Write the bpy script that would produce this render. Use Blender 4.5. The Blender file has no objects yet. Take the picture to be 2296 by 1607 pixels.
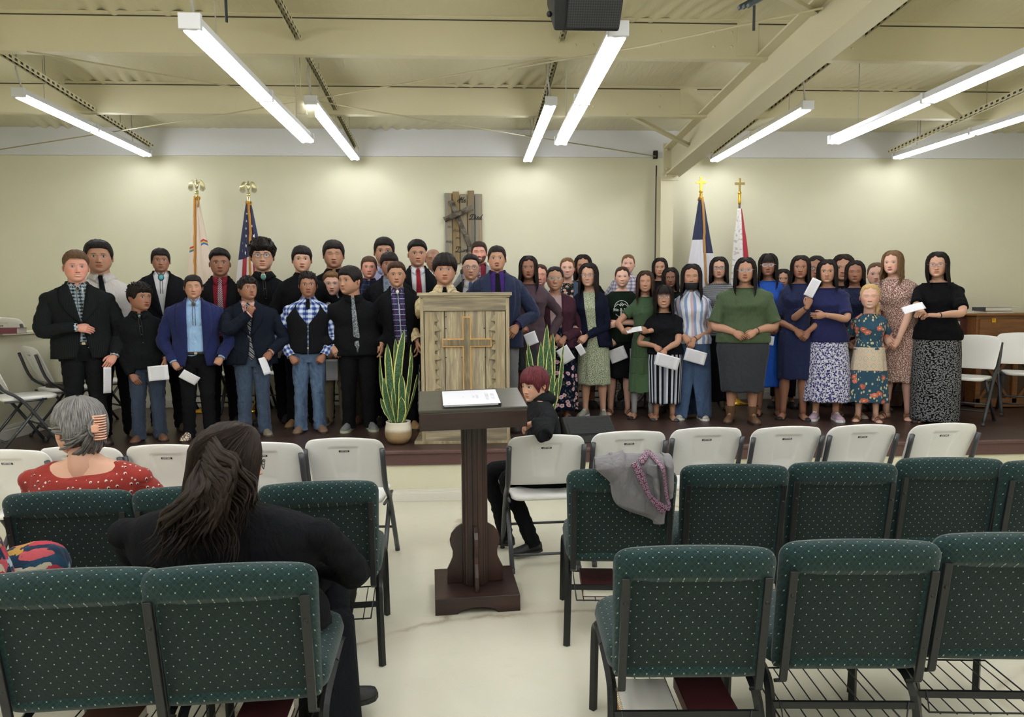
import bpy, math, random
import numpy as np
from mathutils import Vector, Matrix
R = math.radians
scene = bpy.context.scene
COL = scene.collection
# ------------------------------------------------------------------ camera
F = 1540.0; PITCH = math.atan(118/F); YAW = math.atan(78/F); ROLL = R(0.40)
CAM = Vector((0, 0, 1.62))
cd = bpy.data.cameras.new('camera'); cam = bpy.data.objects.new('camera', cd); COL.objects.link(cam)
cd.sensor_fit = 'HORIZONTAL'; cd.sensor_width = 36; cd.lens = 36*F/2296; cd.clip_start = 0.05
CR = Matrix.Rotation(-YAW, 3, 'Z') @ Matrix.Rotation(R(90)-PITCH, 3, 'X') @ Matrix.Rotation(-ROLL, 3, 'Z')
cam.matrix_world = Matrix.Translation(CAM) @ CR.to_4x4()
scene.camera = cam
# ------------------------------------------------------------------ exposure, world
scene.view_settings.view_transform = 'Standard'; scene.view_settings.look = 'None'
scene.view_settings.exposure = 0.72; scene.view_settings.gamma = 1.0; scene.view_settings.use_curve_mapping = False
world = bpy.data.worlds.new('world'); scene.world = world; world.use_nodes = True
world.node_tree.nodes['Background'].inputs[0].default_value = (0.9, 0.93, 1.0, 1)
world.node_tree.nodes['Background'].inputs[1].default_value = 0.35
TUBE_POWER = 19.0          # radiance of the fluorescent tubes
ZS = 0.43                  # stage height
YW = 8.4                   # back wall
def ceil_z(y): return 3.715 + 0.04*(YW-y)

def ray(px, py):
    return CR @ Vector(((px-1148)/F, -(py-803.5)/F, -1))
def at(px, py, Y):
    d = ray(px, py); return CAM + d*((Y-CAM.y)/d.y)
def onz(px, py, z):
    d = ray(px, py); return CAM + d*((z-CAM.z)/d.z)

# ------------------------------------------------------------------ mesh helpers
def lin(c):
    if isinstance(c, str):
        c = tuple(int(c[i:i+2], 16)/255 for i in (0, 2, 4))
    return tuple(x/12.92 if x <= .04045 else ((x+.055)/1.055)**2.4 for x in c[:3])

class MB:
    def __init__(s): s.v=[]; s.f=[]; s.uv=[]; s.c=[]; s.m=[]; s.n=0; s.sm=[]
    def add(s, P, faces, uv=None, col=None, mat=0, smooth=True):
        P = np.asarray(P, float).reshape(-1, 3); n = len(P)
        s.v.append(P); s.uv.append(np.asarray(uv, float).reshape(-1, 2) if uv is not None else P[:, [0, 2]])
        if col is None: col = (1, 1, 1)
        col = np.asarray(col, float)
        s.c.append(np.broadcast_to(col, (n, 3)) if col.ndim == 1 else col.reshape(-1, 3))
        s.f += [tuple(int(i)+s.n for i in f) for f in faces]; s.m += [mat]*len(faces); s.sm += [smooth]*len(faces)
        s.n += n
    def grid(s, P, uv=None, col=None, mat=0, closeu=False, cap0=False, cap1=False, smooth=True, flip=False):
        P = np.asarray(P, float); n, m = P.shape[:2]
        i = np.arange(n-1)[:, None]; mm = m if closeu else m-1
        j = np.arange(mm)[None, :]; j2 = (j+1) % m
        fs = np.stack([i*m+j, i*m+j2, (i+1)*m+j2, (i+1)*m+j], -1).reshape(-1, 4)
        if flip: fs = fs[:, ::-1]
        fs = fs.tolist()
        if cap0: fs.append(list(range(m))[::-1] if not flip else list(range(m)))
        if cap1: fs.append([(n-1)*m+k for k in (range(m) if not flip else range(m-1, -1, -1))])
        if col is not None:
            col = np.asarray(col, float)
            if col.ndim == 3: col = col.reshape(-1, 3)
        s.add(P.reshape(-1, 3), fs, None if uv is None else np.asarray(uv).reshape(-1, 2), col, mat, smooth)
    def box(s, c, d, rot=None, mat=0, taper=None):
        v = np.array([[x, y, z] for z in (-.5, .5) for y in (-.5, .5) for x in (-.5, .5)])*np.array(d)
        if taper is not None: v[4:, 0] *= taper[0]; v[4:, 1] *= taper[1]
        if rot is not None: v = v @ np.array(rot.to_3x3() if hasattr(rot, 'to_3x3') else rot).T
        v = v + np.array(c)
        s.add(v, [(0,2,3,1),(4,5,7,6),(0,1,5,4),(2,6,7,3),(0,4,6,2),(1,3,7,5)], None, None, mat, False)
    def tube(s, pts, r, seg=8, uvs=1, mat=0, cap=True, up=None, col=None, flat=None, smooth=True):
        P, uv = tube_pts(pts, r, seg, up, flat)
        s.grid(P, uv, col, mat, cap0=cap, cap1=cap, smooth=smooth)
    def bar(s, a, b, w, h, up=(0, 0, 1), mat=0):
        a = Vector(a); b = Vector(b); d = b-a; L = d.length
        if L < 1e-6: return
        z = d/L; u = Vector(up); x = u.cross(z)
        if x.length < 1e-4: x = Vector((1, 0, 0)).cross(z)
        x.normalize(); y = z.cross(x)
        M = Matrix((x, y, z)).transposed()
        s.box((a+b)/2, (w, h, L), M, mat)
    def lathe(s, prof, c=(0, 0, 0), seg=24, mat=0, sx=1, sy=1):
        a = np.linspace(0, 2*np.pi, seg, endpoint=False)
        P = np.array([[[c[0]+r*np.cos(t)*sx, c[1]+r*np.sin(t)*sy, c[2]+z] for t in a] for r, z in prof])
        s.grid(P, None, None, mat, closeu=True, cap0=True, cap1=True)
    def ball(s, c, r, seg=10, rings=7, mat=0, col=None, rot=None):
        r = np.ones(3)*r
        t = np.linspace(0.02, np.pi-.02, rings)[:, None]; a = np.linspace(0, 2*np.pi, seg, endpoint=False)[None, :]
        P = np.stack([np.sin(t)*np.cos(a)*r[0], np.sin(t)*np.sin(a)*r[1], -np.cos(t)*np.ones_like(a)*r[2]], -1)
        if rot is not None: P = P @ np.array(rot).T
        s.grid(P+np.array(c), None, col, mat, closeu=True, cap0=True, cap1=True)
    def prism(s, poly, y0, y1, mat=0, axis='y'):
        n = len(poly); P = []
        for y in (y0, y1):
            for a, b in poly:
                P.append({'y': (a, y, b), 'x': (y, a, b), 'z': (a, b, y)}[axis])
        fs = [tuple(range(n)), tuple(range(2*n-1, n-1, -1))] + [(i, i+n, (i+1) % n+n, (i+1) % n) for i in range(n)]
        s.add(P, fs, None, None, mat, False)
    def build(s, name, mats, parent=None, loc=None, rz=None, M=None, bevel=0, bseg=2, solid=0, sub=0, angle=None):
        me = bpy.data.meshes.new(name)
        V = np.concatenate(s.v); 
        if M is not None:
            A = np.array(M); V = V @ A[:3, :3].T + A[:3, 3]
        me.from_pydata(V.tolist(), [], s.f)
        li = np.empty(len(me.loops), dtype=np.int32); me.loops.foreach_get('vertex_index', li)
        uvl = me.uv_layers.new(name='UVMap'); uvl.data.foreach_set('uv', np.concatenate(s.uv)[li].astype(np.float32).ravel())
        C = np.concatenate(s.c)
        if C.min() < .9999:
            ca = me.color_attributes.new('Col', 'FLOAT_COLOR', 'POINT')
            ca.data.foreach_set('color', np.concatenate([C, np.ones((len(C), 1))], 1).astype(np.float32).ravel())
        me.polygons.foreach_set('material_index', np.array(s.m, dtype=np.int32))
        me.polygons.foreach_set('use_smooth', np.array(s.sm, dtype=bool))
        if not isinstance(mats, (list, tuple)): mats = [mats]
        for m in mats: me.materials.append(m)
        me.update()
        o = bpy.data.objects.new(name, me); COL.objects.link(o)
        if parent is not None: o.parent = parent
        if loc is not None: o.location = loc
        if rz is not None: o.rotation_euler = (0, 0, rz)
        if solid:
            md = o.modifiers.new('solid', 'SOLIDIFY'); md.thickness = solid; md.offset = 0
        if sub:
            md = o.modifiers.new('sub', 'SUBSURF'); md.levels = sub; md.render_levels = sub
        if bevel:
            md = o.modifiers.new('bevel', 'BEVEL'); md.width = bevel; md.segments = bseg; md.limit_method = 'ANGLE'; md.angle_limit = R(40)
        return o

def catmull(pts, n=24):
    p = np.array([list(q) for q in pts], float)
    p = np.vstack([2*p[0]-p[1], p, 2*p[-1]-p[-2]]); out = []
    K = len(p)-3
    for t in np.linspace(0, K-1e-9, n):
        i = int(t); u = t-i; a, b, c, d = p[i:i+4]
        out.append(.5*((2*b)+(c-a)*u+(2*a-5*b+4*c-d)*u*u+(3*b-a-3*c+d)*u**3))
    return np.array(out)

def tube_pts(pts, r, seg=8, up=None, flat=None):
    """rings of a tube along pts; r scalar or array (n,) or (n,2); the seam lies away from the start frame"""
    p = np.array([list(q) for q in pts], float); n = len(p)
    r = np.asarray(r, float)
    if r.ndim == 0: r = np.full((n, 2), float(r))
    elif r.ndim == 1: r = np.stack([r, r], 1)
    if flat is not None: r = r*np.array([1, flat])
    t = np.gradient(p, axis=0); t /= np.linalg.norm(t, axis=1)[:, None]+1e-9
    u = np.array(up if up is not None else (0, 1, 0) if abs(t[0][1]) < .9 else (1, 0, 0), float)
    Q = []; L = 0; uv = []
    a = np.linspace(-np.pi, np.pi, seg+1)
    for i in range(n):
        u = u-t[i]*np.dot(u, t[i]); u /= np.linalg.norm(u)+1e-9
        w = np.cross(t[i], u)
        Q.append(p[i]+np.outer(np.cos(a)*r[i, 0], w)+np.outer(np.sin(a)*r[i, 1], u))
        if i: L += np.linalg.norm(p[i]-p[i-1])
        uv.append(np.stack([a*max(r[:, 0].mean(), .001), np.full(seg+1, -L)], 1))
    return np.array(Q), np.array(uv)

def empty(name, loc=(0, 0, 0), rz=0, label=None, cat=None, group=None):
    o = bpy.data.objects.new(name, None); COL.objects.link(o); o.location = loc; o.rotation_euler = (0, 0, rz)
    o.empty_display_size = .1
    tag(o, label, cat, group); return o
def tag(o, label=None, cat=None, group=None, kind=None):
    if label: o['label'] = label
    if cat: o['category'] = cat
    if group: o['group'] = group
    if kind: o['kind'] = kind
    return o
def struct(o): o['kind'] = 'structure'; return o
CH = {}
def copy_tree(o, parent=None):
    c = o.copy(); COL.objects.link(c); c.parent = parent
    for k in ('label', 'group'):
        if parent is None and k in c: del c[k]
    for ch in [x for x in ALLCH.get(o.name, [])]: copy_tree(ch, c)
    return c
ALLCH = {}
def index_children(o):
    ALLCH[o.name] = [x for x in COL.objects if x.parent == o]
    for x in ALLCH[o.name]: index_children(x)
def wob(P, amp, fr, seed):
    """smooth pseudo noise, a scalar per point"""
    rs = np.random.RandomState(seed); P = np.asarray(P, float); s = 0
    for k in range(5):
        d = rs.normal(size=3); d *= np.array(fr)*(1+.35*k)/np.linalg.norm(d)
        s = s+np.sin(P @ d*6.28+rs.uniform(0, 6.28))/(1+.3*k)
    return s*amp/2.5
cy_ = scene.cycles
cy_.max_bounces = 5; cy_.diffuse_bounces = 4; cy_.glossy_bounces = 2; cy_.transmission_bounces = 3; cy_.transparent_max_bounces = 6; cy_.caustics_reflective = False; cy_.caustics_refractive = False
# ------------------------------------------------------------------ materials
class G:
    """small wrapper for building node materials"""
    def __init__(s, name):
        s.mat = bpy.data.materials.new(name); s.mat.use_nodes = True; s.nt = s.mat.node_tree
        s.b = s.nt.nodes['Principled BSDF']
    def n(s, t, **k):
        x = s.nt.nodes.new(t)
        for a, b in k.items(): setattr(x, a, b)
        return x
    def inp(s, sock, v):
        if v is None: return
        if hasattr(v, 'is_linked') or isinstance(v, bpy.types.NodeSocket): s.nt.links.new(v, sock)
        else:
            if hasattr(sock.default_value, '__len__'):
                if not hasattr(v, '__len__'): v = (v,)*3
                L = len(sock.default_value); v = tuple(v)[:L]; v = v+(1,)*(L-len(v))
            sock.default_value = v
    def math(s, op, a, b=None, c=None, clamp=False):
        x = s.n('ShaderNodeMath', operation=op, use_clamp=clamp)
        s.inp(x.inputs[0], a); s.inp(x.inputs[1], b); s.inp(x.inputs[2], c); return x.outputs[0]
    def mix(s, f, a, b, mode='MIX'):
        x = s.n('ShaderNodeMix', data_type='RGBA', blend_type=mode)
        s.inp(x.inputs[0], f); s.inp(x.inputs[6], a); s.inp(x.inputs[7], b); return x.outputs[2]
    def uv(s): return s.n('ShaderNodeUVMap').outputs[0]
    def obj(s): return s.n('ShaderNodeTexCoord').outputs['Object']
    def sep(s, v):
        x = s.n('ShaderNodeSeparateXYZ'); s.inp(x.inputs[0], v); return x.outputs
    def mapp(s, v, scale=(1, 1, 1), loc=(0, 0, 0), rot=(0, 0, 0)):
        x = s.n('ShaderNodeMapping'); s.inp(x.inputs[0], v)
        x.inputs[1].default_value = loc; x.inputs[2].default_value = rot; x.inputs[3].default_value = scale; return x.outputs[0]
    def noise(s, v, scale, detail=3, rough=.5, dist=0, out=0):
        x = s.n('ShaderNodeTexNoise'); s.inp(x.inputs['Vector'], v); x.inputs['Scale'].default_value = scale
        x.inputs['Detail'].default_value = detail; x.inputs['Roughness'].default_value = rough; x.inputs['Distortion'].default_value = dist
        return x.outputs[out]
    def vor(s, v, scale, out='Distance', feature='F1', rnd=1, dims='3D'):
        x = s.n('ShaderNodeTexVoronoi', feature=feature, voronoi_dimensions=dims); s.inp(x.inputs['Vector'], v)
        x.inputs['Scale'].default_value = scale; x.inputs['Randomness'].default_value = rnd
        return x.outputs[out]
    def ramp(s, f, stops, interp='LINEAR'):
        x = s.n('ShaderNodeValToRGB'); s.inp(x.inputs[0], f); cr = x.color_ramp; cr.interpolation = interp
        while len(cr.elements) < len(stops): cr.elements.new(.5)
        for e, (p, c) in zip(cr.elements, stops):
            e.position = p; e.color = tuple(c[:3])+(1,) if hasattr(c, '__len__') else (c, c, c, 1)
        return x.outputs[0]
    def stripe(s, u, freq, w, off=0.0):
        f = s.math('FRACT', s.math('MULTIPLY_ADD', u, freq, off)); return s.math('LESS_THAN', f, w)
    def bump(s, h, strength=.3, dist=.01):
        x = s.n('ShaderNodeBump'); x.inputs['Strength'].default_value = strength; x.inputs['Distance'].default_value = dist
        s.inp(x.inputs['Height'], h); s.nt.links.new(x.outputs[0], s.b.inputs['Normal']); return s
    def set(s, **k):
        names = {'color': 'Base Color', 'rough': 'Roughness', 'metal': 'Metallic', 'spec': 'Specular IOR Level', 'coat': 'Coat Weight', 'sheen': 'Sheen Weight', 'trans': 'Transmission Weight', 'alpha': 'Alpha', 'ior': 'IOR', 'emis': 'Emission Color', 'estr': 'Emission Strength', 'sss': 'Subsurface Weight'}
        for a, v in k.items(): s.inp(s.b.inputs[names[a]], v)
        return s
MC = {}
def plain(hexc, rough=.6, metal=0, spec=.5, nb=0, ns=40, **k):
    key = ('plain', hexc, rough, metal, nb, ns, tuple(sorted(k.items())))
    if key in MC: return MC[key]
    g = G('surface_'+hexc); g.set(color=lin(hexc), rough=rough, metal=metal, spec=spec, **k)
    if nb: g.bump(g.noise(g.obj(), ns, 4), nb, .01)
    MC[key] = g.mat; return g.mat
def fabric(hexc, kind='plain', c2=None, c3=None, sc=1.0, rough=.92, folds=.5):
    """clothing: colour and woven or printed pattern in metres of cloth"""
    key = ('fab', hexc, kind, c2, c3, sc)
    if key in MC: return MC[key]
    g = G('cloth_'+kind+'_'+hexc); uv = g.uv(); o = g.obj(); u, v, _ = g.sep(uv)
    col = lin(hexc); dk = max(col) < .035; col = tuple(x*.62 for x in col) if dk else col
    c2 = lin(c2) if c2 else (1, 1, 1); c3l = lin(c3) if c3 else c2
    if kind == 'plaid':
        a = g.stripe(u, 28*sc, .45); b = g.stripe(v, 28*sc, .45)
        m = g.math('MULTIPLY', g.math('ADD', a, b), .5)
        col = g.mix(m, col, c2); t = g.math('MAXIMUM', g.stripe(u, 28*sc, .1, .3), g.stripe(v, 28*sc, .1, .3)); col = g.mix(g.math('MULTIPLY', t, .8), col, c3l)
    elif kind == 'check':
        a = g.stripe(u, 22*sc, .12); b = g.stripe(v, 22*sc, .12); col = g.mix(g.math('MULTIPLY', g.math('MAXIMUM', a, b), .6), col, c2)
        a = g.stripe(u, 22*sc, .08, .5); b = g.stripe(v, 22*sc, .08, .5); col = g.mix(g.math('MULTIPLY', g.math('MAXIMUM', a, b), .6), col, c3l)
    elif kind == 'vstripe':
        col = g.mix(g.stripe(u, 24*sc, .42), col, c2); col = g.mix(g.stripe(u, 12*sc, .16, .1), col, c3l)
    elif kind == 'hstripe':
        col = g.mix(g.stripe(v, 45*sc, .4), col, c2)
    elif kind == 'pin':
        col = g.mix(g.math('MULTIPLY', g.stripe(u, 90*sc, .14), .5), col, c2)
    elif kind == 'diag':
        w = g.math('ADD', u, v); col = g.mix(g.stripe(w, 60*sc, .35), col, c2); col = g.mix(g.stripe(w, 30*sc, .12, .2), col, c3l)
    elif kind == 'mottle':
        f = g.noise(uv, 60*sc, 3, .6, 1.5); col = g.mix(g.ramp(f, [(.45, 0), (.52, 1)]), col, c2)
    elif kind == 'dots':
        d = g.vor(g.mapp(uv, (60*sc,)*3), 1, rnd=.35, dims='2D'); col = g.mix(g.math('LESS_THAN', d, .2), col, c2)
    elif kind in ('ditsy', 'sprig'):
        d = g.vor(uv, 110*sc, dims='2D'); col = g.mix(g.math('LESS_THAN', d, .42 if kind == 'ditsy' else .3), col, c2)
        if c3:
            d = g.vor(g.mapp(uv, loc=(.3, .1, 0)), 75*sc, dims='2D'); col = g.mix(g.math('LESS_THAN', d, .3), col, c3l)
    elif kind == 'floral':
        w = g.math('SUBTRACT', g.vor(g.mapp(uv), 14*sc, dims='2D'), g.math('MULTIPLY', g.noise(uv, 70*sc, 2), .38))
        cc = g.vor(uv, 14*sc, 'Color', dims='2D'); sel = g.math('GREATER_THAN', g.sep(cc)[0], .4)
        leaf = g.vor(g.mapp(uv, (1, .45, 1), rot=(0, 0, .6)), 46*sc, dims='2D')
        lsel = g.math('GREATER_THAN', g.noise(uv, 12*sc, 1), .5)
        col = g.mix(g.math('MULTIPLY', g.math('LESS_THAN', leaf, .26), lsel), col, c3l)
        fl = g.mix(g.sep(cc)[1], c2, tuple(min(1, x*1.35+.03) for x in c2))
        col = g.mix(g.math('MULTIPLY', g.math('LESS_THAN', w, .15), sel), col, fl)
        col = g.mix(g.math('MULTIPLY', g.math('LESS_THAN', w, -.1), sel), col, c3l)
    elif kind == 'vine':
        w = g.math('SUBTRACT', g.vor(uv, 26*sc, dims='2D'), g.math('MULTIPLY', g.noise(uv, 130*sc, 1), .45))
        col = g.mix(g.math('LESS_THAN', w, .03), col, c2)
        leaf = g.vor(g.mapp(uv, (1, .4, 1), rot=(0, 0, .8)), 60*sc, dims='2D'); col = g.mix(g.math('LESS_THAN', leaf, .25), col, c2)
        e = g.vor(g.mapp(uv, loc=(2, 3, 0)), 17*sc, feature='DISTANCE_TO_EDGE', dims='2D'); col = g.mix(g.math('LESS_THAN', e, .035), col, c2)
    elif kind == 'denim':
        f = g.noise(g.mapp(uv, (1, .5, 1)), 9, 4, .6); col = g.mix(g.ramp(f, [(.35, 0), (.7, 1)]), col, c2)
        col = g.mix(g.math('MULTIPLY', g.stripe(g.math('ADD', u, v), 500, .4), .12), col, (0.5, .55, .65))
    elif kind == 'zigzag':
        a = g.math('PINGPONG', g.math('MULTIPLY', u, 16*sc), .5); b = g.math('PINGPONG', g.math('MULTIPLY', v, 11*sc), .5)
        t = g.math('ADD', a, b); m = g.math('LESS_THAN', g.math('ABSOLUTE', g.math('SUBTRACT', g.math('FRACT', g.math('MULTIPLY', t, 4)), .5)), .14)
        col = g.mix(m, col, g.ramp(g.math('MULTIPLY', t, 1), [(0, c2), (.4, c3l), (.7, c2)], 'CONSTANT'))
    elif kind == 'spots':
        d = g.vor(g.mapp(o, (38*sc,)*3), 1, rnd=.6)
        d2 = g.vor(g.mapp(o, (38*sc,)*3, loc=(.04, .0, .12)), 1, rnd=.6)
        col = g.mix(g.math('LESS_THAN', d, .24), col, c2); col = g.mix(g.math('LESS_THAN', d2, .17), col, c3l)
    elif kind == 'paint':
        q = g.noise(uv, 14*sc, 3, .6, 1.5, out=1)
        cell = g.vor(g.mix(.06, uv, q), 30*sc, 'Color', dims='2D')
        col = g.ramp(g.sep(cell)[0], [(0, lin('1a3b50')), (.3, lin('93a5ab')), (.42, lin('a84a50')), (.52, lin('b58284')), (.6, lin('a87f38')), (.68, lin('182c40')), (.9, lin('a8a28c'))], 'CONSTANT')
        col = g.mix(g.math('LESS_THAN', g.math('SUBTRACT', g.vor(g.mapp(uv, loc=(4, 2, 0)), 11*sc, dims='2D'), g.math('MULTIPLY', g.noise(uv, 50*sc, 2), .3)), .12), col, lin('a83040'))
    fine = g.noise(o, 900, 2); fold = g.noise(g.mapp(o, (1, 1, .55)), 16, 3, .55, .8)
    if kind in ('plain', 'pin', 'denim'):
        col = g.mix(g.math('MULTIPLY', g.ramp(g.noise(o, 260, 3, .7), [(.42, 0), (.6, 1)]), .10), col, (.5, .5, .5)) if kind == 'x' else col
    g.set(color=col, rough=rough, spec=.15 if dk else .25, sheen=0 if dk else .08)
    g.bump(g.math('ADD', g.math('MULTIPLY', fold, 1.0), g.math('MULTIPLY', fine, .02)), folds*(1.7 if kind == 'denim' else 1), .03)
    MC[key] = g.mat; return g.mat
def hairmat(hexc, c2=None, mixp=.5):
    key = ('hair', hexc, c2)
    if key in MC: return MC[key]
    g = G('hair_'+hexc); uv = g.mapp(g.uv(), (1, .06, 1)); f = g.noise(uv, 420, 3, .6)
    c1 = lin(hexc); c2 = lin(c2) if c2 else tuple(min(1, x*1.7+.006) for x in c1)
    g.set(color=g.mix(g.ramp(f, [(.38, 0), (.64, 1)]), c1, c2), rough=.55, spec=.18)
    g.bump(f, .6, .004); MC[key] = g.mat; return g.mat
def vcol(name, rough=.55, sss=0.0):
    g = G(name); a = g.n('ShaderNodeVertexColor', layer_name='Col'); f = g.noise(g.obj(), 300, 3)
    g.set(color=a.outputs[0], rough=rough, spec=.35, sss=sss); g.bump(f, .08, .002)
    if sss: g.b.inputs['Subsurface Radius'].default_value = (.4, .15, .08); g.b.inputs['Subsurface Scale'].default_value = .012
    return g.mat
SKIN = vcol('skin')
def wood(name, c1, c2, scale=(1, 1, 12), rough=.6, gloss=.3, nb=.3, c3=None, knots=False, sc=6):
    g = G(name); o = g.obj(); m = g.mapp(o, scale)
    f = g.noise(m, sc, 6, .6, .6); f2 = g.noise(g.mapp(o, tuple(x*.3 for x in scale)), sc, 3, .6)
    col = g.ramp(f, [(.3, lin(c1)), (.7, lin(c2))])
    if c3: col = g.mix(g.ramp(f2, [(.45, 0), (.65, 1)]), col, lin(c3))
    g.set(color=col, rough=rough, spec=gloss); g.bump(f, nb, .004); return g.mat
METAL_BLACK = plain('17191b', .38, .2, nb=.05)
FRAME_GREY = plain('4a4c50', .35, .5)
WHITE_PLASTIC = None
def white_plastic():
    g = G('moulded_plastic'); f = g.noise(g.obj(), 500, 2); g.set(color=lin('e6e5e0'), rough=.42, spec=.4); g.bump(f, .12, .001); return g.mat
WHITE_PLASTIC = white_plastic()
def chair_cloth(name, back=False):
    g = G(name); o = g.obj(); x, y, z = g.sep(o)
    if back: a, b = x, z
    else: a, b = x, g.math('ADD', y, z)
    S = 25.0
    s1 = g.math('MULTIPLY', g.math('ADD', a, g.math('MULTIPLY', b, .95)), S); s2 = g.math('MULTIPLY', g.math('SUBTRACT', a, g.math('MULTIPLY', b, .95)), S)
    f1 = g.math('ABSOLUTE', g.math('SUBTRACT', g.math('FRACT', s1), .5)); f2 = g.math('ABSOLUTE', g.math('SUBTRACT', g.math('FRACT', s2), .5))
    dot = g.math('LESS_THAN', g.math('ADD', g.math('MULTIPLY', f1, f1), g.math('MULTIPLY', f2, f2)), .0052)
    w1 = g.math('ABSOLUTE', g.math('SUBTRACT', g.math('FRACT', g.math('MULTIPLY', s1, 2)), .5)); w2 = g.math('ABSOLUTE', g.math('SUBTRACT', g.math('FRACT', g.math('MULTIPLY', s2, 2)), .5)); weave = g.math('MAXIMUM', w1, w2); n = g.noise(o, 90, 4, .7)
    col = g.mix(g.ramp(n, [(.35, 0), (.7, 1)]), lin('12211f'), lin('1c3433'))
    if back: col = g.mix(.6, col, lin('141d1c')); 
    else: col = g.mix(g.math('MULTIPLY', g.math('GREATER_THAN', weave, .42), .35), col, lin('224547'))
    col = g.mix(dot, col, lin('8f9d8a'))
    g.set(color=col, rough=.9, spec=.2, sheen=.15); g.bump(g.math('ADD', weave, g.math('MULTIPLY', g.noise(o, 700, 2), .5)), .35, .003); return g.mat
CLOTH_FRONT = chair_cloth('green_upholstery'); CLOTH_BACK = chair_cloth('green_upholstery_back', True)
def paper_mat(name='paper_print', dense=1.0, c='dcdce0'):
    g = G(name); u, v, _ = g.sep(g.uv()); uv = g.uv()
    row = g.stripe(v, 46, .45); n = g.math('GREATER_THAN', g.noise(g.mapp(uv, (1, 46/160, 1)), 160, 1), .47)
    inx = g.math('MULTIPLY', g.math('GREATER_THAN', u, .12), g.math('LESS_THAN', g.math('ADD', u, g.math('MULTIPLY', g.noise(g.mapp(uv, (0.01, 46, 1)), 1.2, 0), .35)), .98))
    iny = g.math('MULTIPLY', g.math('GREATER_THAN', v, .08), g.math('LESS_THAN', v, .92))
    m = g.math('MULTIPLY', g.math('MULTIPLY', row, n), g.math('MULTIPLY', inx, iny))
    g.set(color=g.mix(g.math('MULTIPLY', m, .62*dense), lin(c), lin('3a3a44')), rough=.75, spec=.2); return g.mat
PAPER = paper_mat(); PAPER_BLANK = plain('dedee2', .75)
GOLD = plain('d7a83a', .28, .9); BRASS = plain('dccf9a', .2, .95); GLASSM = None
def glass():
    g = G('lens_glass'); g.set(color=(.95, .97, 1), rough=.03, alpha=.09, spec=.8); return g.mat
LENS = glass()
# ------------------------------------------------------------------ the room
def wallmat(name, c, rough=.75, nb=.08):
    g = G(name); f = g.noise(g.obj(), 1.2, 4, .6); f2 = g.noise(g.obj(), 160, 3)
    cc = lin(c); g.set(color=g.mix(g.ramp(f, [(.35, 0), (.7, 1)]), cc, tuple(x*.955 for x in cc)), rough=rough, spec=.3); g.bump(f2, nb, .004); return g.mat
CREAM = wallmat('cream_paint', 'dddac0'); CREAM_STEEL = wallmat('cream_steel', 'd8d1b2', .5, .03); BAND = wallmat('white_band_paint', 'e2e3e6'); TRIMW = plain('dedbd0', .45)
def floor_mat():
    g = G('marbled_floor_coating'); o = g.obj()
    w = g.noise(o, 1.6, 6, .68, out=1); p = g.mix(.22, o, w)
    e = g.vor(p, .62, feature='DISTANCE_TO_EDGE'); n2 = g.noise(o, 1.3, 2)
    vein = g.math('MULTIPLY', g.ramp(e, [(0, 1), (.006, .55), (.016, 0)]), g.ramp(n2, [(.42, 0), (.5, 1)]))
    cloud = g.noise(o, 1.1, 5, .62, .6)
    col = g.mix(g.ramp(cloud, [(.2, 0), (.85, 1)]), lin('d8d4c2'), lin('c3c4b1'))
    col = g.mix(g.math('MULTIPLY', g.ramp(g.noise(o, .8, 3), [(.35, 0), (.8, 1)]), .4), col, lin('cdbfa2'))
    col = g.mix(g.math('MULTIPLY', vein, .55), col, lin('8a6f52'))
    scuff = g.ramp(g.noise(g.mapp(o, (1, 3, 1)), 5, 5, .7), [(.6, 0), (.9, 1)]); col = g.mix(g.math('MULTIPLY', scuff, .22), col, lin('7a7a70'))
    g.set(color=col, rough=.26, spec=.5); return g.mat
def plank_mat(name, c1, c2, c3, w=.13, L=1.2, rough=.35, gap=.012):
    g = G(name); x, y, z = g.sep(g.obj())
    u = g.math('MULTIPLY', x, 1/w); row = g.math('FLOOR', u)
    v = g.math('ADD', g.math('MULTIPLY', y, 1/L), g.math('MULTIPLY', row, .377)); cx = g.n('ShaderNodeCombineXYZ'); g.inp(cx.inputs[0], row); g.inp(cx.inputs[1], g.math('FLOOR', v))
    wn = g.n('ShaderNodeTexWhiteNoise', noise_dimensions='2D'); g.inp(wn.inputs[0], cx.outputs[0])
    grain = g.noise(g.mapp(g.obj(), (9, 1.2, 1)), 6, 6, .65, 1.2)
    col = g.mix(g.ramp(grain, [(.3, 0), (.7, 1)]), lin(c1), lin(c2)); col = g.mix(g.math('MULTIPLY', wn.outputs[0], .6), col, lin(c3))
    e = g.math('MAXIMUM', g.math('LESS_THAN', g.math('FRACT', u), .025), g.math('LESS_THAN', g.math('FRACT', v), .004))
    col = g.mix(g.math('MULTIPLY', e, .8), col, lin('120c0a')); g.set(color=col, rough=rough, spec=.4); g.bump(g.math('SUBTRACT', grain, e), .15, .003); return g.mat
FLOOR_M = floor_mat(); STAGE_M = plank_mat('dark_laminate', '3a2a25', '54403a', '2a1e1b')
XL, XR, YB = -5.8, 7.6, -6.0
m = MB(); m.box(((XL+XR)/2, (YB+YW)/2, -.05), (XR-XL+.4, YW-YB+.4, .1)); struct(m.build('floor', FLOOR_M))
def wall(name, c, d, mat=CREAM):
    m = MB(); m.box(c, d, mat=0); return struct(m.build(name, mat))
BZ0 = at(1100, 352, YW).z
wall('wall_back', ((XL+XR)/2, YW+.05, BZ0/2), (XR-XL, .1, BZ0))
wall('trim_1', ((XL+XR)/2, YW+.035, (BZ0+4.0)/2), (XR-XL, .13, 4.0-BZ0), BAND)
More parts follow.
